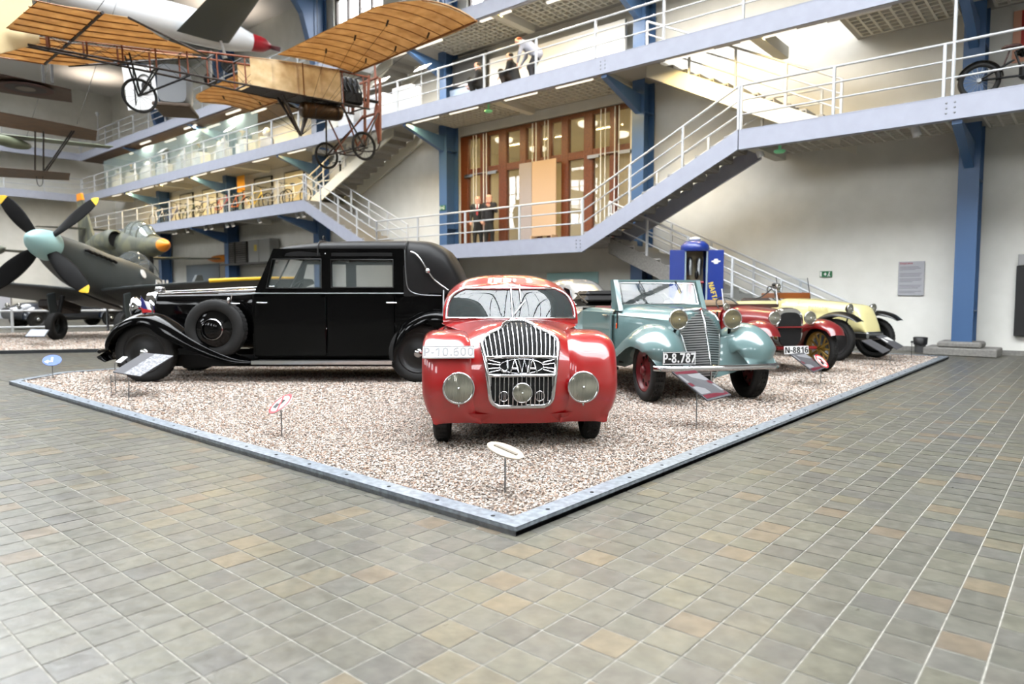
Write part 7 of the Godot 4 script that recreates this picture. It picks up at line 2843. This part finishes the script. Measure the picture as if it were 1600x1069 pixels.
func fuel_pump() -> void:
	var p := thing("fuel_pump", "blue historic fuel pump with open doors lettered NAFTASPOL", "fuel pump", v(-6.38, 0.03, -13.25), 38)
	var blue := mat("pump_blue", Color(0.03, 0.17, 0.5), 0.35, 0.0, 0.6)
	var cream := mat("pump_inside", Color(0.5, 0.47, 0.38), 0.6)
	var b := MB.new()
	b.box(v(0, 0.1, 0), v(0.62, 0.2, 0.55), Basis.IDENTITY, 0.03)
	obj("base", b, blue, p)
	var rows := []
	for i in 2:
		var r := PackedVector3Array()
		for k in 21:
			var a := lerpf(-0.55, PI + 0.55, k / 20.0)
			r.append(v(cos(a) * 0.25, 0.2 + i * 1.9, -sin(a) * 0.25))
		rows.append(r)
	b = MB.new()
	b.grid(rows, false, true)
	obj("shell", b, blue, p)
	b = MB.new()
	b.lathe([Vector2(0.27, 2.08), Vector2(0.29, 2.12), Vector2(0.28, 2.2), Vector2(0.2, 2.28), Vector2(0.0, 2.31)], Transform3D.IDENTITY, 28)
	obj("dome", b, blue, p)
	b = MB.new()
	b.ball(v(0, 2.33, 0), v(0.12, 0.05, 0.12), 16, 8)
	obj("dome_cap", b, M("white_gloss"), p)
	b = MB.new()
	b.box(v(0, 1.15, -0.12), v(0.4, 1.88, 0.02))
	obj("inner_panel", b, cream, p)
	b = MB.new()
	for s in [-1, 1]:
		b.box(v(s * 0.215, 1.15, 0.13), v(0.025, 1.9, 0.03))
	obj("door_frame", b, mat("pump_trim", Color(0.6, 0.68, 0.72), 0.4), p)
	b = MB.new()
	b.box(v(0, 1.35, 0.0), v(0.24, 0.3, 0.16), Basis.IDENTITY, 0.05)
	b.lathe([Vector2(0.0, 0), Vector2(0.11, 0.0), Vector2(0.12, 0.16), Vector2(0.07, 0.24), Vector2(0, 0.24)], Transform3D(Basis.IDENTITY, v(0, 0.95, 0)), 16)
	b.rod(v(0, 1.15, 0), v(0, 1.3, 0), 0.06, 10)
	b.rod(v(-0.18, 1.45, 0.02), v(0.18, 1.45, 0.02), 0.03, 8)
	obj("pump_meter", b, M("red_paint"), p)
	b = MB.new()
	for s in [-1, 1]:
		b.lathe([Vector2(0.05, 0), Vector2(0.05, 0.3), Vector2(0.02, 0.36)], Transform3D(Basis.IDENTITY, v(s * 0.09, 1.6, -0.02)), 12)
		b.rod(v(s * 0.09, 0.25, 0), v(s * 0.09, 0.95, 0), 0.02, 8)
	obj("glass_measures", b, M("brushed_steel"), p)
	b = MB.new()
	b.ball(v(0.03, 1.6, 0.05), v(0.04, 0.09, 0.04), 10, 8)
	obj("valve", b, M("dark_metal"), p)
	var yl := mat("pump_yellow", Color(0.85, 0.75, 0.25), 0.5)
	for s in [-1, 1]:
		var d := node("door", p, v(s * 0.235, 1.15, 0.15))
		d.rotation_degrees.y = -8 * s
		b = MB.new()
		b.box(v(s * 0.155, 0, 0), v(0.31, 1.9, 0.03), Basis.IDENTITY, 0.01)
		obj("door_leaf", b, blue, d)
		letters("NAFTASPOL", 0.1, yl, d, v(s * 0.155, -0.05, 0.018), Basis(Vector3.BACK, -s * 1.28), 0.006, "lettering", 1.0, 0.95)
		if s > 0:
			b = MB.new()
			b.lathe([Vector2(0, 0.006), Vector2(0.06, 0.006), Vector2(0.06, 0)], Transform3D(Basis(Vector3.RIGHT, PI / 2), v(0.155, 0.72, 0.015)), 6, true)
			b.box(v(0.155, 0.72, 0.02), v(0.17, 0.03, 0.006))
			b.box(v(0.155, -0.72, 0.018), v(0.1, 0.15, 0.006))
			obj("emblem", b, M("white_matte"), d)

# ---------------------------------------------------------------- things on the galleries
func bicycle(label: String, p: Vector3, turn: float, c: Color, group: String) -> Node3D:
	var t := thing("bicycle", label, "bicycle", p, turn, group)
	var key := "bike_%02x%02x%02x" % [c.r8, c.g8, c.b8]
	var m := mat(key, c, 0.4)
	var b: MB
	for s in [-1, 1]:
		var w := node("wheel", t, v(s * 0.52, 0.33, 0))
		b = MB.new()
		b.tube(PackedVector3Array(range(24).map(func(k): return v(cos(TAU * k / 24) * 0.31, sin(TAU * k / 24) * 0.31, 0))), 0.022, 6, true)
		obj("tyre", b, M("rubber"), w)
		b = MB.new()
		for k in 12:
			b.rod(Vector3.ZERO, v(cos(TAU * k / 12) * 0.3, sin(TAU * k / 12) * 0.3, 0), 0.004, 4)
		obj("spokes", b, M("brushed_steel"), w)
	b = MB.new()
	for q in [[v(-0.52, 0.33, 0), v(-0.08, 0.3, 0)], [v(-0.08, 0.3, 0), v(-0.2, 0.78, 0)], [v(-0.52, 0.33, 0), v(-0.18, 0.72, 0)], [v(-0.08, 0.3, 0), v(0.38, 0.72, 0)], [v(-0.18, 0.74, 0), v(0.36, 0.8, 0)], [v(0.34, 0.9, 0), v(0.52, 0.33, 0)]]:
		b.rod(q[0], q[1], 0.018, 6)
	obj("frame", b, m, t)
	b = MB.new()
	b.tube(pv([v(0.42, 0.98, -0.25), v(0.36, 0.96, 0), v(0.42, 0.98, 0.25)]), 0.014, 6)
	b.rod(v(0.36, 0.96, 0), v(0.34, 0.9, 0), 0.014, 6)
	obj("handlebar", b, M("dark_metal"), t)
	b = MB.new()
	b.ball(v(-0.22, 0.83, 0), v(0.14, 0.035, 0.08), 10, 6)
	obj("saddle", b, M("black_satin"), t)
	return t

func box_thing(called: String, label: String, cat: String, c: Vector3, s: Vector3, m: Material, frame: Material = null) -> Node3D:
	var t := thing(called, label, cat, c)
	var b := MB.new()
	b.box(Vector3.ZERO, s, Basis.IDENTITY, 0.004)
	obj("sheet", b, m, t)
	if frame:
		b = MB.new()
		for k in [-1, 1]:
			b.box(v(k * s.x / 2, 0, 0), v(0.04, s.y + 0.04, s.z + 0.02))
			b.box(v(0, k * s.y / 2, 0), v(s.x + 0.04, 0.04, s.z + 0.02))
		obj("frame", b, frame, t)
	return t

func gallery_things() -> void:
	var g := "bicycles on the lower gallery"
	var cs := [[-24.2, "white", Color(0.8, 0.8, 0.78)], [-25.7, "pale silver", Color(0.6, 0.6, 0.6)], [-27.3, "yellow", Color(0.8, 0.65, 0.1)], [-28.7, "orange", Color(0.75, 0.4, 0.1)], [-30.2, "red", Color(0.6, 0.08, 0.06)], [-31.9, "black", Color(0.05, 0.05, 0.05)], [-33.4, "dark green", Color(0.08, 0.2, 0.1)], [-35.2, "blue", Color(0.1, 0.2, 0.45)], [-36.9, "chrome", Color(0.72, 0.72, 0.74)]]
	for c in cs:
		bicycle("%s bicycle standing at the railing of the lower gallery" % c[1], v(c[0], L1, -15.3), 8.0, c[2], g)
	# low plinths and white show cases behind the bicycles
	for i in 6:
		var x := -24.5 - i * 2.6
		box_thing("display_board", "%s display board on the wall behind the bicycles" % ["white", "cream", "grey", "pale blue", "ivory", "light grey"][i], "display board", v(x, 6.0, WALL + 0.05), v(1.5, 1.3, 0.04), mat("board_%d" % i, [Color(0.85, 0.85, 0.83), Color(0.85, 0.8, 0.65), Color(0.5, 0.5, 0.48), Color(0.6, 0.68, 0.72), Color(0.85, 0.83, 0.75), Color(0.7, 0.7, 0.68)][i], 0.6), M("dark_metal"))
	box_thing("poster", "tall yellow poster hanging above the bicycles", "poster", v(-30.9, 6.45, -16.6), v(0.7, 0.75, 0.02), mat("poster_yellow", Color(0.85, 0.58, 0.08), 0.6))
	box_thing("poster", "red and cream poster behind the black motorcycle", "poster", v(-1.2, 6.3, WALL + 0.03), v(0.7, 1.0, 0.02), mat("poster_cream", Color(0.8, 0.6, 0.5), 0.6))
	var rp := get_child(get_child_count() - 1)
	var b := MB.new()
	b.box(v(0.06, 0.03, 0.011), v(0.55, 0.9, 0.005))
	obj("print_field", b, mat("poster_red", Color(0.62, 0.1, 0.07), 0.6), rp)
	# motorcycle on the near gallery
	var t := thing("motorcycle", "black vintage motorcycle with curved mudguard on the gallery over the information board", "motorcycle", v(-1.2, L1, -15.35), 4)
	for s in [-1, 1]:
		var w := node("wheel", t, v(s * 0.66, 0.33, 0))
		b = MB.new()
		b.tube(PackedVector3Array(range(32).map(func(k): return v(cos(TAU * k / 32) * 0.29, sin(TAU * k / 32) * 0.29, 0))), 0.045, 8, true)
		obj("tyre", b, M("rubber"), w)
		b = MB.new()
		for k in 18:
			b.rod(v(0, 0, 0.03 * (1 if k % 2 else -1)), v(cos(TAU * k / 18) * 0.27, sin(TAU * k / 18) * 0.27, 0), 0.004, 4)
		b.rod(v(0, 0, -0.07), v(0, 0, 0.07), 0.035, 12)
		obj("spokes", b, M("brushed_steel"), w)
		b = MB.new()
		var rows := []
		for k in 15:
			var a := lerpf(0.1, 2.9, k / 14.0) if s < 0 else lerpf(0.4, 2.6, k / 14.0)
			var r := PackedVector3Array()
			for j in 5:
				var u := (j - 2) / 2.0
				r.append(v(s * 0.66 + cos(a) * (0.37 - 0.03 * u * u), 0.33 + sin(a) * (0.37 - 0.03 * u * u), u * 0.07))
			rows.append(r)
		b.grid(rows)
		obj("mudguard", b, M("black_paint"), t)
	b = MB.new()
	for q in [[v(-0.66, 0.33, 0.05), v(0.0, 0.3, 0.05)], [v(0, 0.3, 0), v(-0.15, 0.75, 0)], [v(0, 0.3, 0), v(0.42, 0.8, 0)], [v(-0.15, 0.75, 0), v(0.45, 0.85, 0)], [v(0.45, 0.9, 0.05), v(0.66, 0.33, 0.05)], [v(0.45, 0.9, -0.05), v(0.66, 0.33, -0.05)], [v(-0.66, 0.33, 0.05), v(-0.15, 0.6, 0.05)]]:
		b.rod(q[0], q[1], 0.02, 6)
	obj("frame", b, M("black_paint"), t)
	b = MB.new()
	b.ball(v(-0.2, 0.84, 0), v(0.16, 0.05, 0.11), 12, 8)
	b.rod(v(-0.3, 0.55, 0.0), v(-0.22, 0.82, 0.0), 0.015, 6)
	obj("saddle", b, M("leather_brown"), t)
	b = MB.new()
	b.box(v(0.13, 0.74, 0), v(0.5, 0.16, 0.16), Basis(Vector3.BACK, 0.15), 0.06)
	obj("fuel_tank", b, M("black_paint"), t)
	b = MB.new()
	b.box(v(0.08, 0.38, 0), v(0.32, 0.28, 0.16), Basis.IDENTITY, 0.05)
	b.rod(v(0.1, 0.45, 0), v(0.16, 0.66, 0), 0.075, 12)
	obj("engine", b, M("dark_metal"), t)
	b = MB.new()
	b.tube(along([v(0.2, 1.0, -0.33), v(0.38, 1.03, -0.2), v(0.45, 0.98, 0), v(0.38, 1.03, 0.2), v(0.2, 1.0, 0.33)], 4), 0.014, 6)
	obj("handlebar", b, M("chrome"), t)
	# white exhibition wall and boards on the middle gallery
	box_thing("exhibition_wall", "large bright white exhibition wall behind the crouching people", "exhibition wall", v(-12.7, L3 + 0.85, -16.75), v(5.0, 1.6, 0.12), mat("bright_white", Color(0.93, 0.93, 0.92), 0.5))
	box_thing("display_board", "dark framed display board on the middle gallery beside the blue column", "display board", v(-16.2, L3 + 1.55, -16.8), v(1.5, 0.9, 0.06), mat("board_dark", Color(0.3, 0.3, 0.3), 0.5), M("brushed_steel"))
	box_thing("display_board", "blue and white photo board on the middle gallery below the dark framed board", "display board", v(-16.2, L3 + 0.55, -16.7), v(1.6, 0.9, 0.06), mat("board_bluewhite", Color(0.55, 0.62, 0.72), 0.5))
	for x in [-17.6, -19.0, -20.6]:
		box_thing("display_case", "white display case on the middle gallery at the foot of the stair flight" if x > -18 else ("pale display case below the white stair flight" if x > -20 else "pale glass-topped display case behind the monoplane wheels"), "display case", v(x, L3 + 0.45, -15.3), v(0.9, 0.9, 0.5), M("white_matte"))
	var k := 0
	for x in [-16.4, -18.4, -28.6, -32.0, -35.2]:
		t = thing("reading_panel", ["tilted white caption panel on the middle gallery rail beside the dark framed board", "tilted white caption panel on the middle gallery rail by the stair flight", "tilted caption panel on the glazed gallery rail, first from the stairs", "tilted caption panel on the glazed gallery rail, second from the stairs", "tilted caption panel on the glazed gallery rail, third from the stairs"][k], "information panel", v(x, L3, -14.85))
		b = MB.new()
		b.rod(v(0, 0, 0), v(0, 1.1, 0), 0.02, 6)
		obj("post", b, M("rail_white"), t)
		b = MB.new()
		b.box(v(0, 1.2, -0.05), v(0.55, 0.02, 0.35), Basis(Vector3.RIGHT, 0.7), 0.004)
		obj("panel", b, M("white_matte"), t)
		k += 1
	# glazed showcase front along the far part of the middle gallery, with exhibits inside
	t = thing("glass_showcase", "long frameless glass showcase front on the middle gallery", "showcase", v(-43.4, L3, -15.1))
	for i in 7:
		b = MB.new()
		b.box(v(1.2 + i * 2.4, 0.87, 0), v(2.37, 1.72, 0.012))
		obj("pane", b, glass("showcase_glass", Color(0.8, 0.9, 0.88), 0.16), t)
	var rng := RandomNumberGenerator.new()
	rng.seed = 9
	for i in 16:
		var x := -42.6 + i * 1.02
		var ex := thing("exhibit", ["white sculptural engine model inside the glass showcase", "brass instrument model inside the glass showcase", "dark machine model inside the glass showcase", "pale plaster head form inside the glass showcase"][i % 4], "exhibit", v(x, L3, -15.55 - 0.35 * (i % 2)), rng.randf() * 360, "exhibits inside the glass showcase")
		b = MB.new()
		b.box(v(0, 0.4, 0), v(0.5, 0.8, 0.5), Basis.IDENTITY, 0.01)
		obj("plinth", b, M("white_matte"), ex)
		b = MB.new()
		match i % 4:
			0:
				b.lathe([Vector2(0, 0.8), Vector2(0.15, 0.82), Vector2(0.18, 1.0), Vector2(0.1, 1.15), Vector2(0, 1.2)], Transform3D.IDENTITY, 14)
				b.rod(v(-0.25, 1.0, 0), v(0.25, 1.05, 0), 0.05, 8)
				obj("model", b, M("white_gloss"), ex)
			1:
				b.lathe([Vector2(0.12, 0.8), Vector2(0.05, 0.95), Vector2(0.04, 1.3), Vector2(0.16, 1.4), Vector2(0, 1.45)], Transform3D.IDENTITY, 14)
				obj("model", b, M("gold_paint"), ex)
			2:
				b.box(v(0, 0.92, 0), v(0.42, 0.22, 0.28), Basis.IDENTITY, 0.04)
				b.tube(ring_path(v(0.1, 1.1, 0.0), 0.16, 0.16, 0.0, 16), 0.02, 6, true)
				obj("model", b, M("dark_metal"), ex)
			3:
				b.ball(v(0, 1.05, 0), v(0.15, 0.2, 0.17), 12, 8)
				b.rod(v(0, 0.8, 0), v(0, 0.95, 0), 0.07, 10)
				obj("model", b, M("white_matte"), ex)
	# lamps inside the showcase
	for x in [-41, -36.5, -32, -28]:
		tube_lamp(x, x + 1.2, L4 - 0.5, -15.6, "lit fluorescent tube lamp above the glass showcase")
	# flag and machines by the end wall, seen past the fighter's spinner
	for q in [[v(-44.8, 0, -6.0), Color(0.75, 0.6, 0.1), "yellow"], [v(-44.6, 0, -8.0), Color(0.6, 0.1, 0.1), "dark red"], [v(-44.6, 0, -10.0), Color(0.75, 0.62, 0.12), "ochre"]]:
		var bk := bicycle("%s wheeled machine on a stand near the end wall" % q[2], q[0] + v(0, 1.6, 0), 70, q[1], "machines on stands near the end wall")
		b = MB.new()
		b.box(v(0, -0.8, 0), v(1.4, 1.6, 0.6), Basis.IDENTITY, 0.02)
		obj("stand", b, M("board_grey"), bk)

# ---------------------------------------------------------------- people
func person(label: String, p: Vector3, turn: float, J: Dictionary, cols: Array, hair: Color) -> void:
	# J: joint positions; one smooth surface grown round the bones; cols: skin, top, trousers, shoes
	var bones := [
		["hip", "chest", 0.15, 0.17, 1], ["chest", "neck", 0.15, 0.075, 1], ["neck", "head", 0.055, 0.06, 0], ["head", "crown", 0.085, 0.095, 0],
		["chest", "shl", 0.12, 0.085, 1], ["chest", "shr", 0.12, 0.085, 1], ["shl", "ell", 0.07, 0.05, 1], ["shr", "elr", 0.07, 0.05, 1],
		["ell", "hal", 0.05, 0.035, 1], ["elr", "har", 0.05, 0.035, 1], ["hip", "kl", 0.12, 0.075, 2], ["hip", "kr", 0.12, 0.075, 2],
		["kl", "fl", 0.075, 0.05, 2], ["kr", "fr", 0.075, 0.05, 2], ["fl", "tl", 0.05, 0.038, 3], ["fr", "tr", 0.05, 0.038, 3]]
	var lo := Vector3.ONE * 99.0
	var hi := Vector3.ONE * -99.0
	for k in J:
		lo = lo.min(J[k])
		hi = hi.max(J[k])
	var c := 0.03
	lo -= Vector3.ONE * 0.22
	hi += Vector3.ONE * 0.22
	var n := Vector3i(((hi - lo) / c).ceil())
	var f := PackedFloat32Array()
	f.resize((n.x + 1) * (n.y + 1) * (n.z + 1))
	f.fill(1.0)
	var sx := (n.y + 1) * (n.z + 1)
	var sy := n.z + 1
	for bn in bones:
		var a: Vector3 = J[bn[0]]
		var d: Vector3 = J[bn[1]] - a
		var dd := maxf(d.length_squared(), 0.0001)
		var m := maxf(bn[2], bn[3]) + 0.07
		var l0 := Vector3i(((a.min(a + d) - Vector3.ONE * m - lo) / c).floor()).clamp(Vector3i.ZERO, n)
		var l1 := Vector3i(((a.max(a + d) + Vector3.ONE * m - lo) / c).ceil()).clamp(Vector3i.ZERO, n)
		for x in range(l0.x, l1.x + 1):
			for y in range(l0.y, l1.y + 1):
				for z in range(l0.z, l1.z + 1):
					var q := lo + v(x, y, z) * c - a
					var t := clampf(q.dot(d) / dd, 0.0, 1.0)
					var s := (q - d * t).length() - lerpf(bn[2], bn[3], t)
					var i := x * sx + y * sy + z
					var h := maxf(0.05 - absf(f[i] - s), 0.0) / 0.05
					f[i] = minf(f[i], s) - h * h * 0.0125
	var st := SurfaceTool.new()
	st.begin(Mesh.PRIMITIVE_TRIANGLES)
	st.set_smooth_group(1)
	var vid := {}
	var pts := []
	var colr := []
	var cell := func(x: int, y: int, z: int) -> int:
		var key := x * sx + y * sy + z
		if vid.has(key):
			return vid[key]
		var sum := Vector3.ZERO
		var cnt := 0
		for e in [[0, 1], [0, 2], [0, 4], [1, 3], [1, 5], [2, 3], [2, 6], [4, 5], [4, 6], [3, 7], [5, 7], [6, 7]]:
			var p0 := v(e[0] & 1, (e[0] >> 1) & 1, (e[0] >> 2) & 1)
			var p1 := v(e[1] & 1, (e[1] >> 1) & 1, (e[1] >> 2) & 1)
			var f0 := f[(x + int(p0.x)) * sx + (y + int(p0.y)) * sy + z + int(p0.z)]
			var f1 := f[(x + int(p1.x)) * sx + (y + int(p1.y)) * sy + z + int(p1.z)]
			if (f0 < 0.0) != (f1 < 0.0):
				sum += p0.lerp(p1, f0 / (f0 - f1))
				cnt += 1
		var w := lo + (v(x, y, z) + (sum / cnt if cnt else Vector3.ONE * 0.5)) * c
		var best := 9.0
		var bc := 0
		for bn in bones:
			var a: Vector3 = J[bn[0]]
			var d: Vector3 = J[bn[1]] - a
			var t := clampf((w - a).dot(d) / maxf(d.length_squared(), 0.0001), 0.0, 1.0)
			var s := (w - a - d * t).length() - lerpf(bn[2], bn[3], t)
			if s < best:
				best = s
				bc = bn[4]
		vid[key] = pts.size()
		pts.append(w)
		colr.append(cols[bc].srgb_to_linear())
		return vid[key]
	for x in range(1, n.x):
		for y in range(1, n.y):
			for z in range(1, n.z):
				var f0 := f[x * sx + y * sy + z]
				for ax in 3:
					var f1 := f[(x + (1 if ax == 0 else 0)) * sx + (y + (1 if ax == 1 else 0)) * sy + z + (1 if ax == 2 else 0)]
					if (f0 < 0.0) == (f1 < 0.0):
						continue
					var q := []
					for o in [[0, 0], [1, 0], [1, 1], [0, 1]]:
						match ax:
							0: q.append(cell.call(x, y - o[0], z - o[1]))
							1: q.append(cell.call(x - o[1], y, z - o[0]))
							2: q.append(cell.call(x - o[0], y - o[1], z))
					if f0 < 0.0:
						q.reverse()
					for k in [0, 1, 2, 0, 2, 3]:
						st.set_color(colr[q[k]])
						st.add_vertex(pts[q[k]])
	st.generate_normals()
	var bm := mat("person_cloth", Color.WHITE, 0.8)
	bm.vertex_color_use_as_albedo = true
	var t := thing("person", label, "person", p, turn)
	obj("body", st.commit(), bm, t)
	var skin := mat("skin", cols[0], 0.6)
	var b := MB.new()
	var fw: Vector3 = (J["face"] - J["head"]).normalized()
	var up: Vector3 = (J["crown"] - J["head"]).normalized()
	var hc: Vector3 = (J["head"] + J["crown"]) / 2
	b.ball(hc + up * 0.045 - fw * 0.02, v(0.095, 0.08, 0.108), 14, 10, Basis(up.cross(fw), up, fw))
	obj("hair", b, mat("hair_" + hair.to_html(false), hair, 0.8), t)
	b = MB.new()
	var side := up.cross(fw)
	b.ball(hc + fw * 0.1 - up * 0.01, v(0.013, 0.022, 0.02), 8, 6, Basis(side, up, fw))
	for s in [-1, 1]:
		b.ball(hc + side * s * 0.092 - up * 0.01, v(0.012, 0.03, 0.02), 8, 6, Basis(side, up, fw))
	obj("nose_and_ears", b, skin, t)
	b = MB.new()
	for s in [-1, 1]:
		b.ball(hc + fw * 0.088 + side * s * 0.032 + up * 0.012, Vector3.ONE * 0.011, 8, 6)
	b.ball(hc + fw * 0.088 - up * 0.045, v(0.025, 0.006, 0.01), 8, 6, Basis(side, up, fw))
	obj("eyes_and_mouth", b, mat("eye_dark", Color(0.16, 0.08, 0.07), 0.5), t)
	for s in ["l", "r"]:
		var w: Vector3 = J["ha" + s]
		var d: Vector3 = (w - J["el" + s]).normalized()
		var sd := d.cross(fw).normalized()
		if sd.length() < 0.1:
			sd = side
		b = MB.new()
		b.ball(w + d * 0.045, v(0.04, 0.05, 0.018), 10, 6, Basis(sd, d, sd.cross(d)))
		for k in 4:
			var o: Vector3 = w + d * 0.08 + sd * (k - 1.5) * 0.019
			var ln: float = [0.06, 0.075, 0.07, 0.052][k]
			b.tube(pv([o, o + d * ln * 0.55, o + d * ln * 0.9 - sd.cross(d) * ln * 0.4]), 0.009, 6, false, 0.007)
		var th: Vector3 = w + d * 0.025 + sd * 0.035
		b.tube(pv([th, th + d * 0.03 + sd * 0.022, th + d * 0.06 + sd * 0.024]), 0.011, 6, false, 0.008)
		obj("hand", b, skin, t)

func people() -> void:
	var skin := Color(0.78, 0.6, 0.52)
	var dk := Color(0.06, 0.06, 0.07)
	var stand := {"hip": v(0, 0.9, 0), "chest": v(0, 1.25, 0), "neck": v(0, 1.43, 0.01), "head": v(0, 1.52, 0.03), "crown": v(0, 1.6, 0.03), "face": v(0, 1.52, 0.5), "shl": v(0.17, 1.36, 0), "shr": v(-0.17, 1.36, 0), "ell": v(0.24, 1.1, -0.03), "elr": v(-0.24, 1.1, -0.03), "hal": v(0.22, 0.88, 0.08), "har": v(-0.22, 0.88, 0.08), "kl": v(0.1, 0.5, 0.02), "kr": v(-0.1, 0.5, 0.02), "fl": v(0.11, 0.08, 0), "fr": v(-0.11, 0.08, 0), "tl": v(0.12, 0.04, 0.16), "tr": v(-0.12, 0.04, 0.16)}
	person("person with grey hair in dark suit and red tie standing on the landing", v(-15.6, LAND, -16.55), 35, stand, [skin, Color(0.09, 0.09, 0.1), dk, Color(0.03, 0.03, 0.03)], Color(0.5, 0.48, 0.46))
	var t1 := get_child(get_child_count() - 1)
	var b := MB.new()
	b.prism(pp([-0.07, 1.42, 0.07, 1.42, 0.0, 1.1]), 0.02, Transform3D(Basis(Vector3.RIGHT, -0.05), v(0, 0, 0.215)))
	obj("shirt", b, M("white_matte"), t1)
	b = MB.new()
	b.prism(pp([-0.02, 1.41, 0.02, 1.41, 0.035, 1.1, 0.0, 1.04, -0.035, 1.1]), 0.02, Transform3D(Basis(Vector3.RIGHT, -0.05), v(0, 0, 0.225)))
	obj("tie", b, mat("tie_red", Color(0.5, 0.06, 0.08), 0.6), t1)
	var s2 := stand.duplicate()
	s2["ell"] = v(0.26, 1.15, 0.1)
	s2["hal"] = v(0.1, 1.28, 0.25)
	person("person with brown hair in dark suit and red scarf standing on the landing", v(-15.05, LAND, -16.5), 25, s2, [skin, Color(0.08, 0.08, 0.1), dk, Color(0.03, 0.03, 0.03)], Color(0.25, 0.13, 0.06))
	var t2 := get_child(get_child_count() - 1)
	b = MB.new()
	b.prism(pp([-0.06, 1.42, 0.06, 1.42, 0.0, 1.15]), 0.02, Transform3D(Basis(Vector3.RIGHT, -0.05), v(0, 0, 0.215)))
	obj("scarf", b, M("tie_red"), t2)
	var sit := {"hip": v(0, 0.25, -0.12), "chest": v(0, 0.6, 0.0), "neck": v(0, 0.78, 0.04), "head": v(0, 0.87, 0.08), "crown": v(0, 0.95, 0.09), "face": v(0, 0.8, 0.5), "shl": v(0.18, 0.7, 0.02), "shr": v(-0.18, 0.7, 0.02), "ell": v(0.24, 0.46, 0.1), "elr": v(-0.24, 0.46, 0.1), "hal": v(0.14, 0.36, 0.32), "har": v(-0.14, 0.36, 0.32), "kl": v(0.15, 0.5, 0.3), "kr": v(-0.15, 0.48, 0.3), "fl": v(0.13, 0.07, 0.2), "fr": v(-0.13, 0.07, 0.2), "tl": v(0.14, 0.04, 0.36), "tr": v(-0.14, 0.04, 0.36)}
	person("person in dark top crouching beside the gallery railing, apart from the pair", v(-14.35, L3, -15.35), -60, sit, [skin, Color(0.1, 0.1, 0.12), dk, Color(0.05, 0.05, 0.05)], Color(0.2, 0.19, 0.18))
	var kn := sit.duplicate()
	kn["har"] = v(-0.3, 0.12, 0.3)
	person("person in dark clothes kneeling with head bowed at the feet of the bending person", v(-13.1, L3, -15.35), -70, kn, [skin, Color(0.09, 0.09, 0.1), Color(0.14, 0.09, 0.07), Color(0.05, 0.05, 0.05)], Color(0.1, 0.08, 0.07))
	var bend := {"hip": v(0, 0.85, -0.2), "chest": v(0, 1.1, 0.1), "neck": v(0, 1.2, 0.26), "head": v(0, 1.23, 0.35), "crown": v(0, 1.29, 0.4), "face": v(0, 1.0, 0.7), "shl": v(0.17, 1.15, 0.18), "shr": v(-0.17, 1.15, 0.18), "ell": v(0.2, 0.88, 0.26), "elr": v(-0.2, 0.88, 0.26), "hal": v(0.12, 0.66, 0.36), "har": v(-0.12, 0.66, 0.36), "kl": v(0.1, 0.48, 0.0), "kr": v(-0.1, 0.48, -0.02), "fl": v(0.11, 0.08, -0.1), "fr": v(-0.11, 0.08, -0.12), "tl": v(0.12, 0.04, 0.06), "tr": v(-0.12, 0.04, 0.04)}
	person("person with reddish hair in grey shirt bending over the kneeling one", v(-12.45, L3, -15.4), -75, bend, [skin, Color(0.55, 0.56, 0.6), Color(0.08, 0.08, 0.09), Color(0.04, 0.04, 0.04)], Color(0.45, 0.2, 0.08))
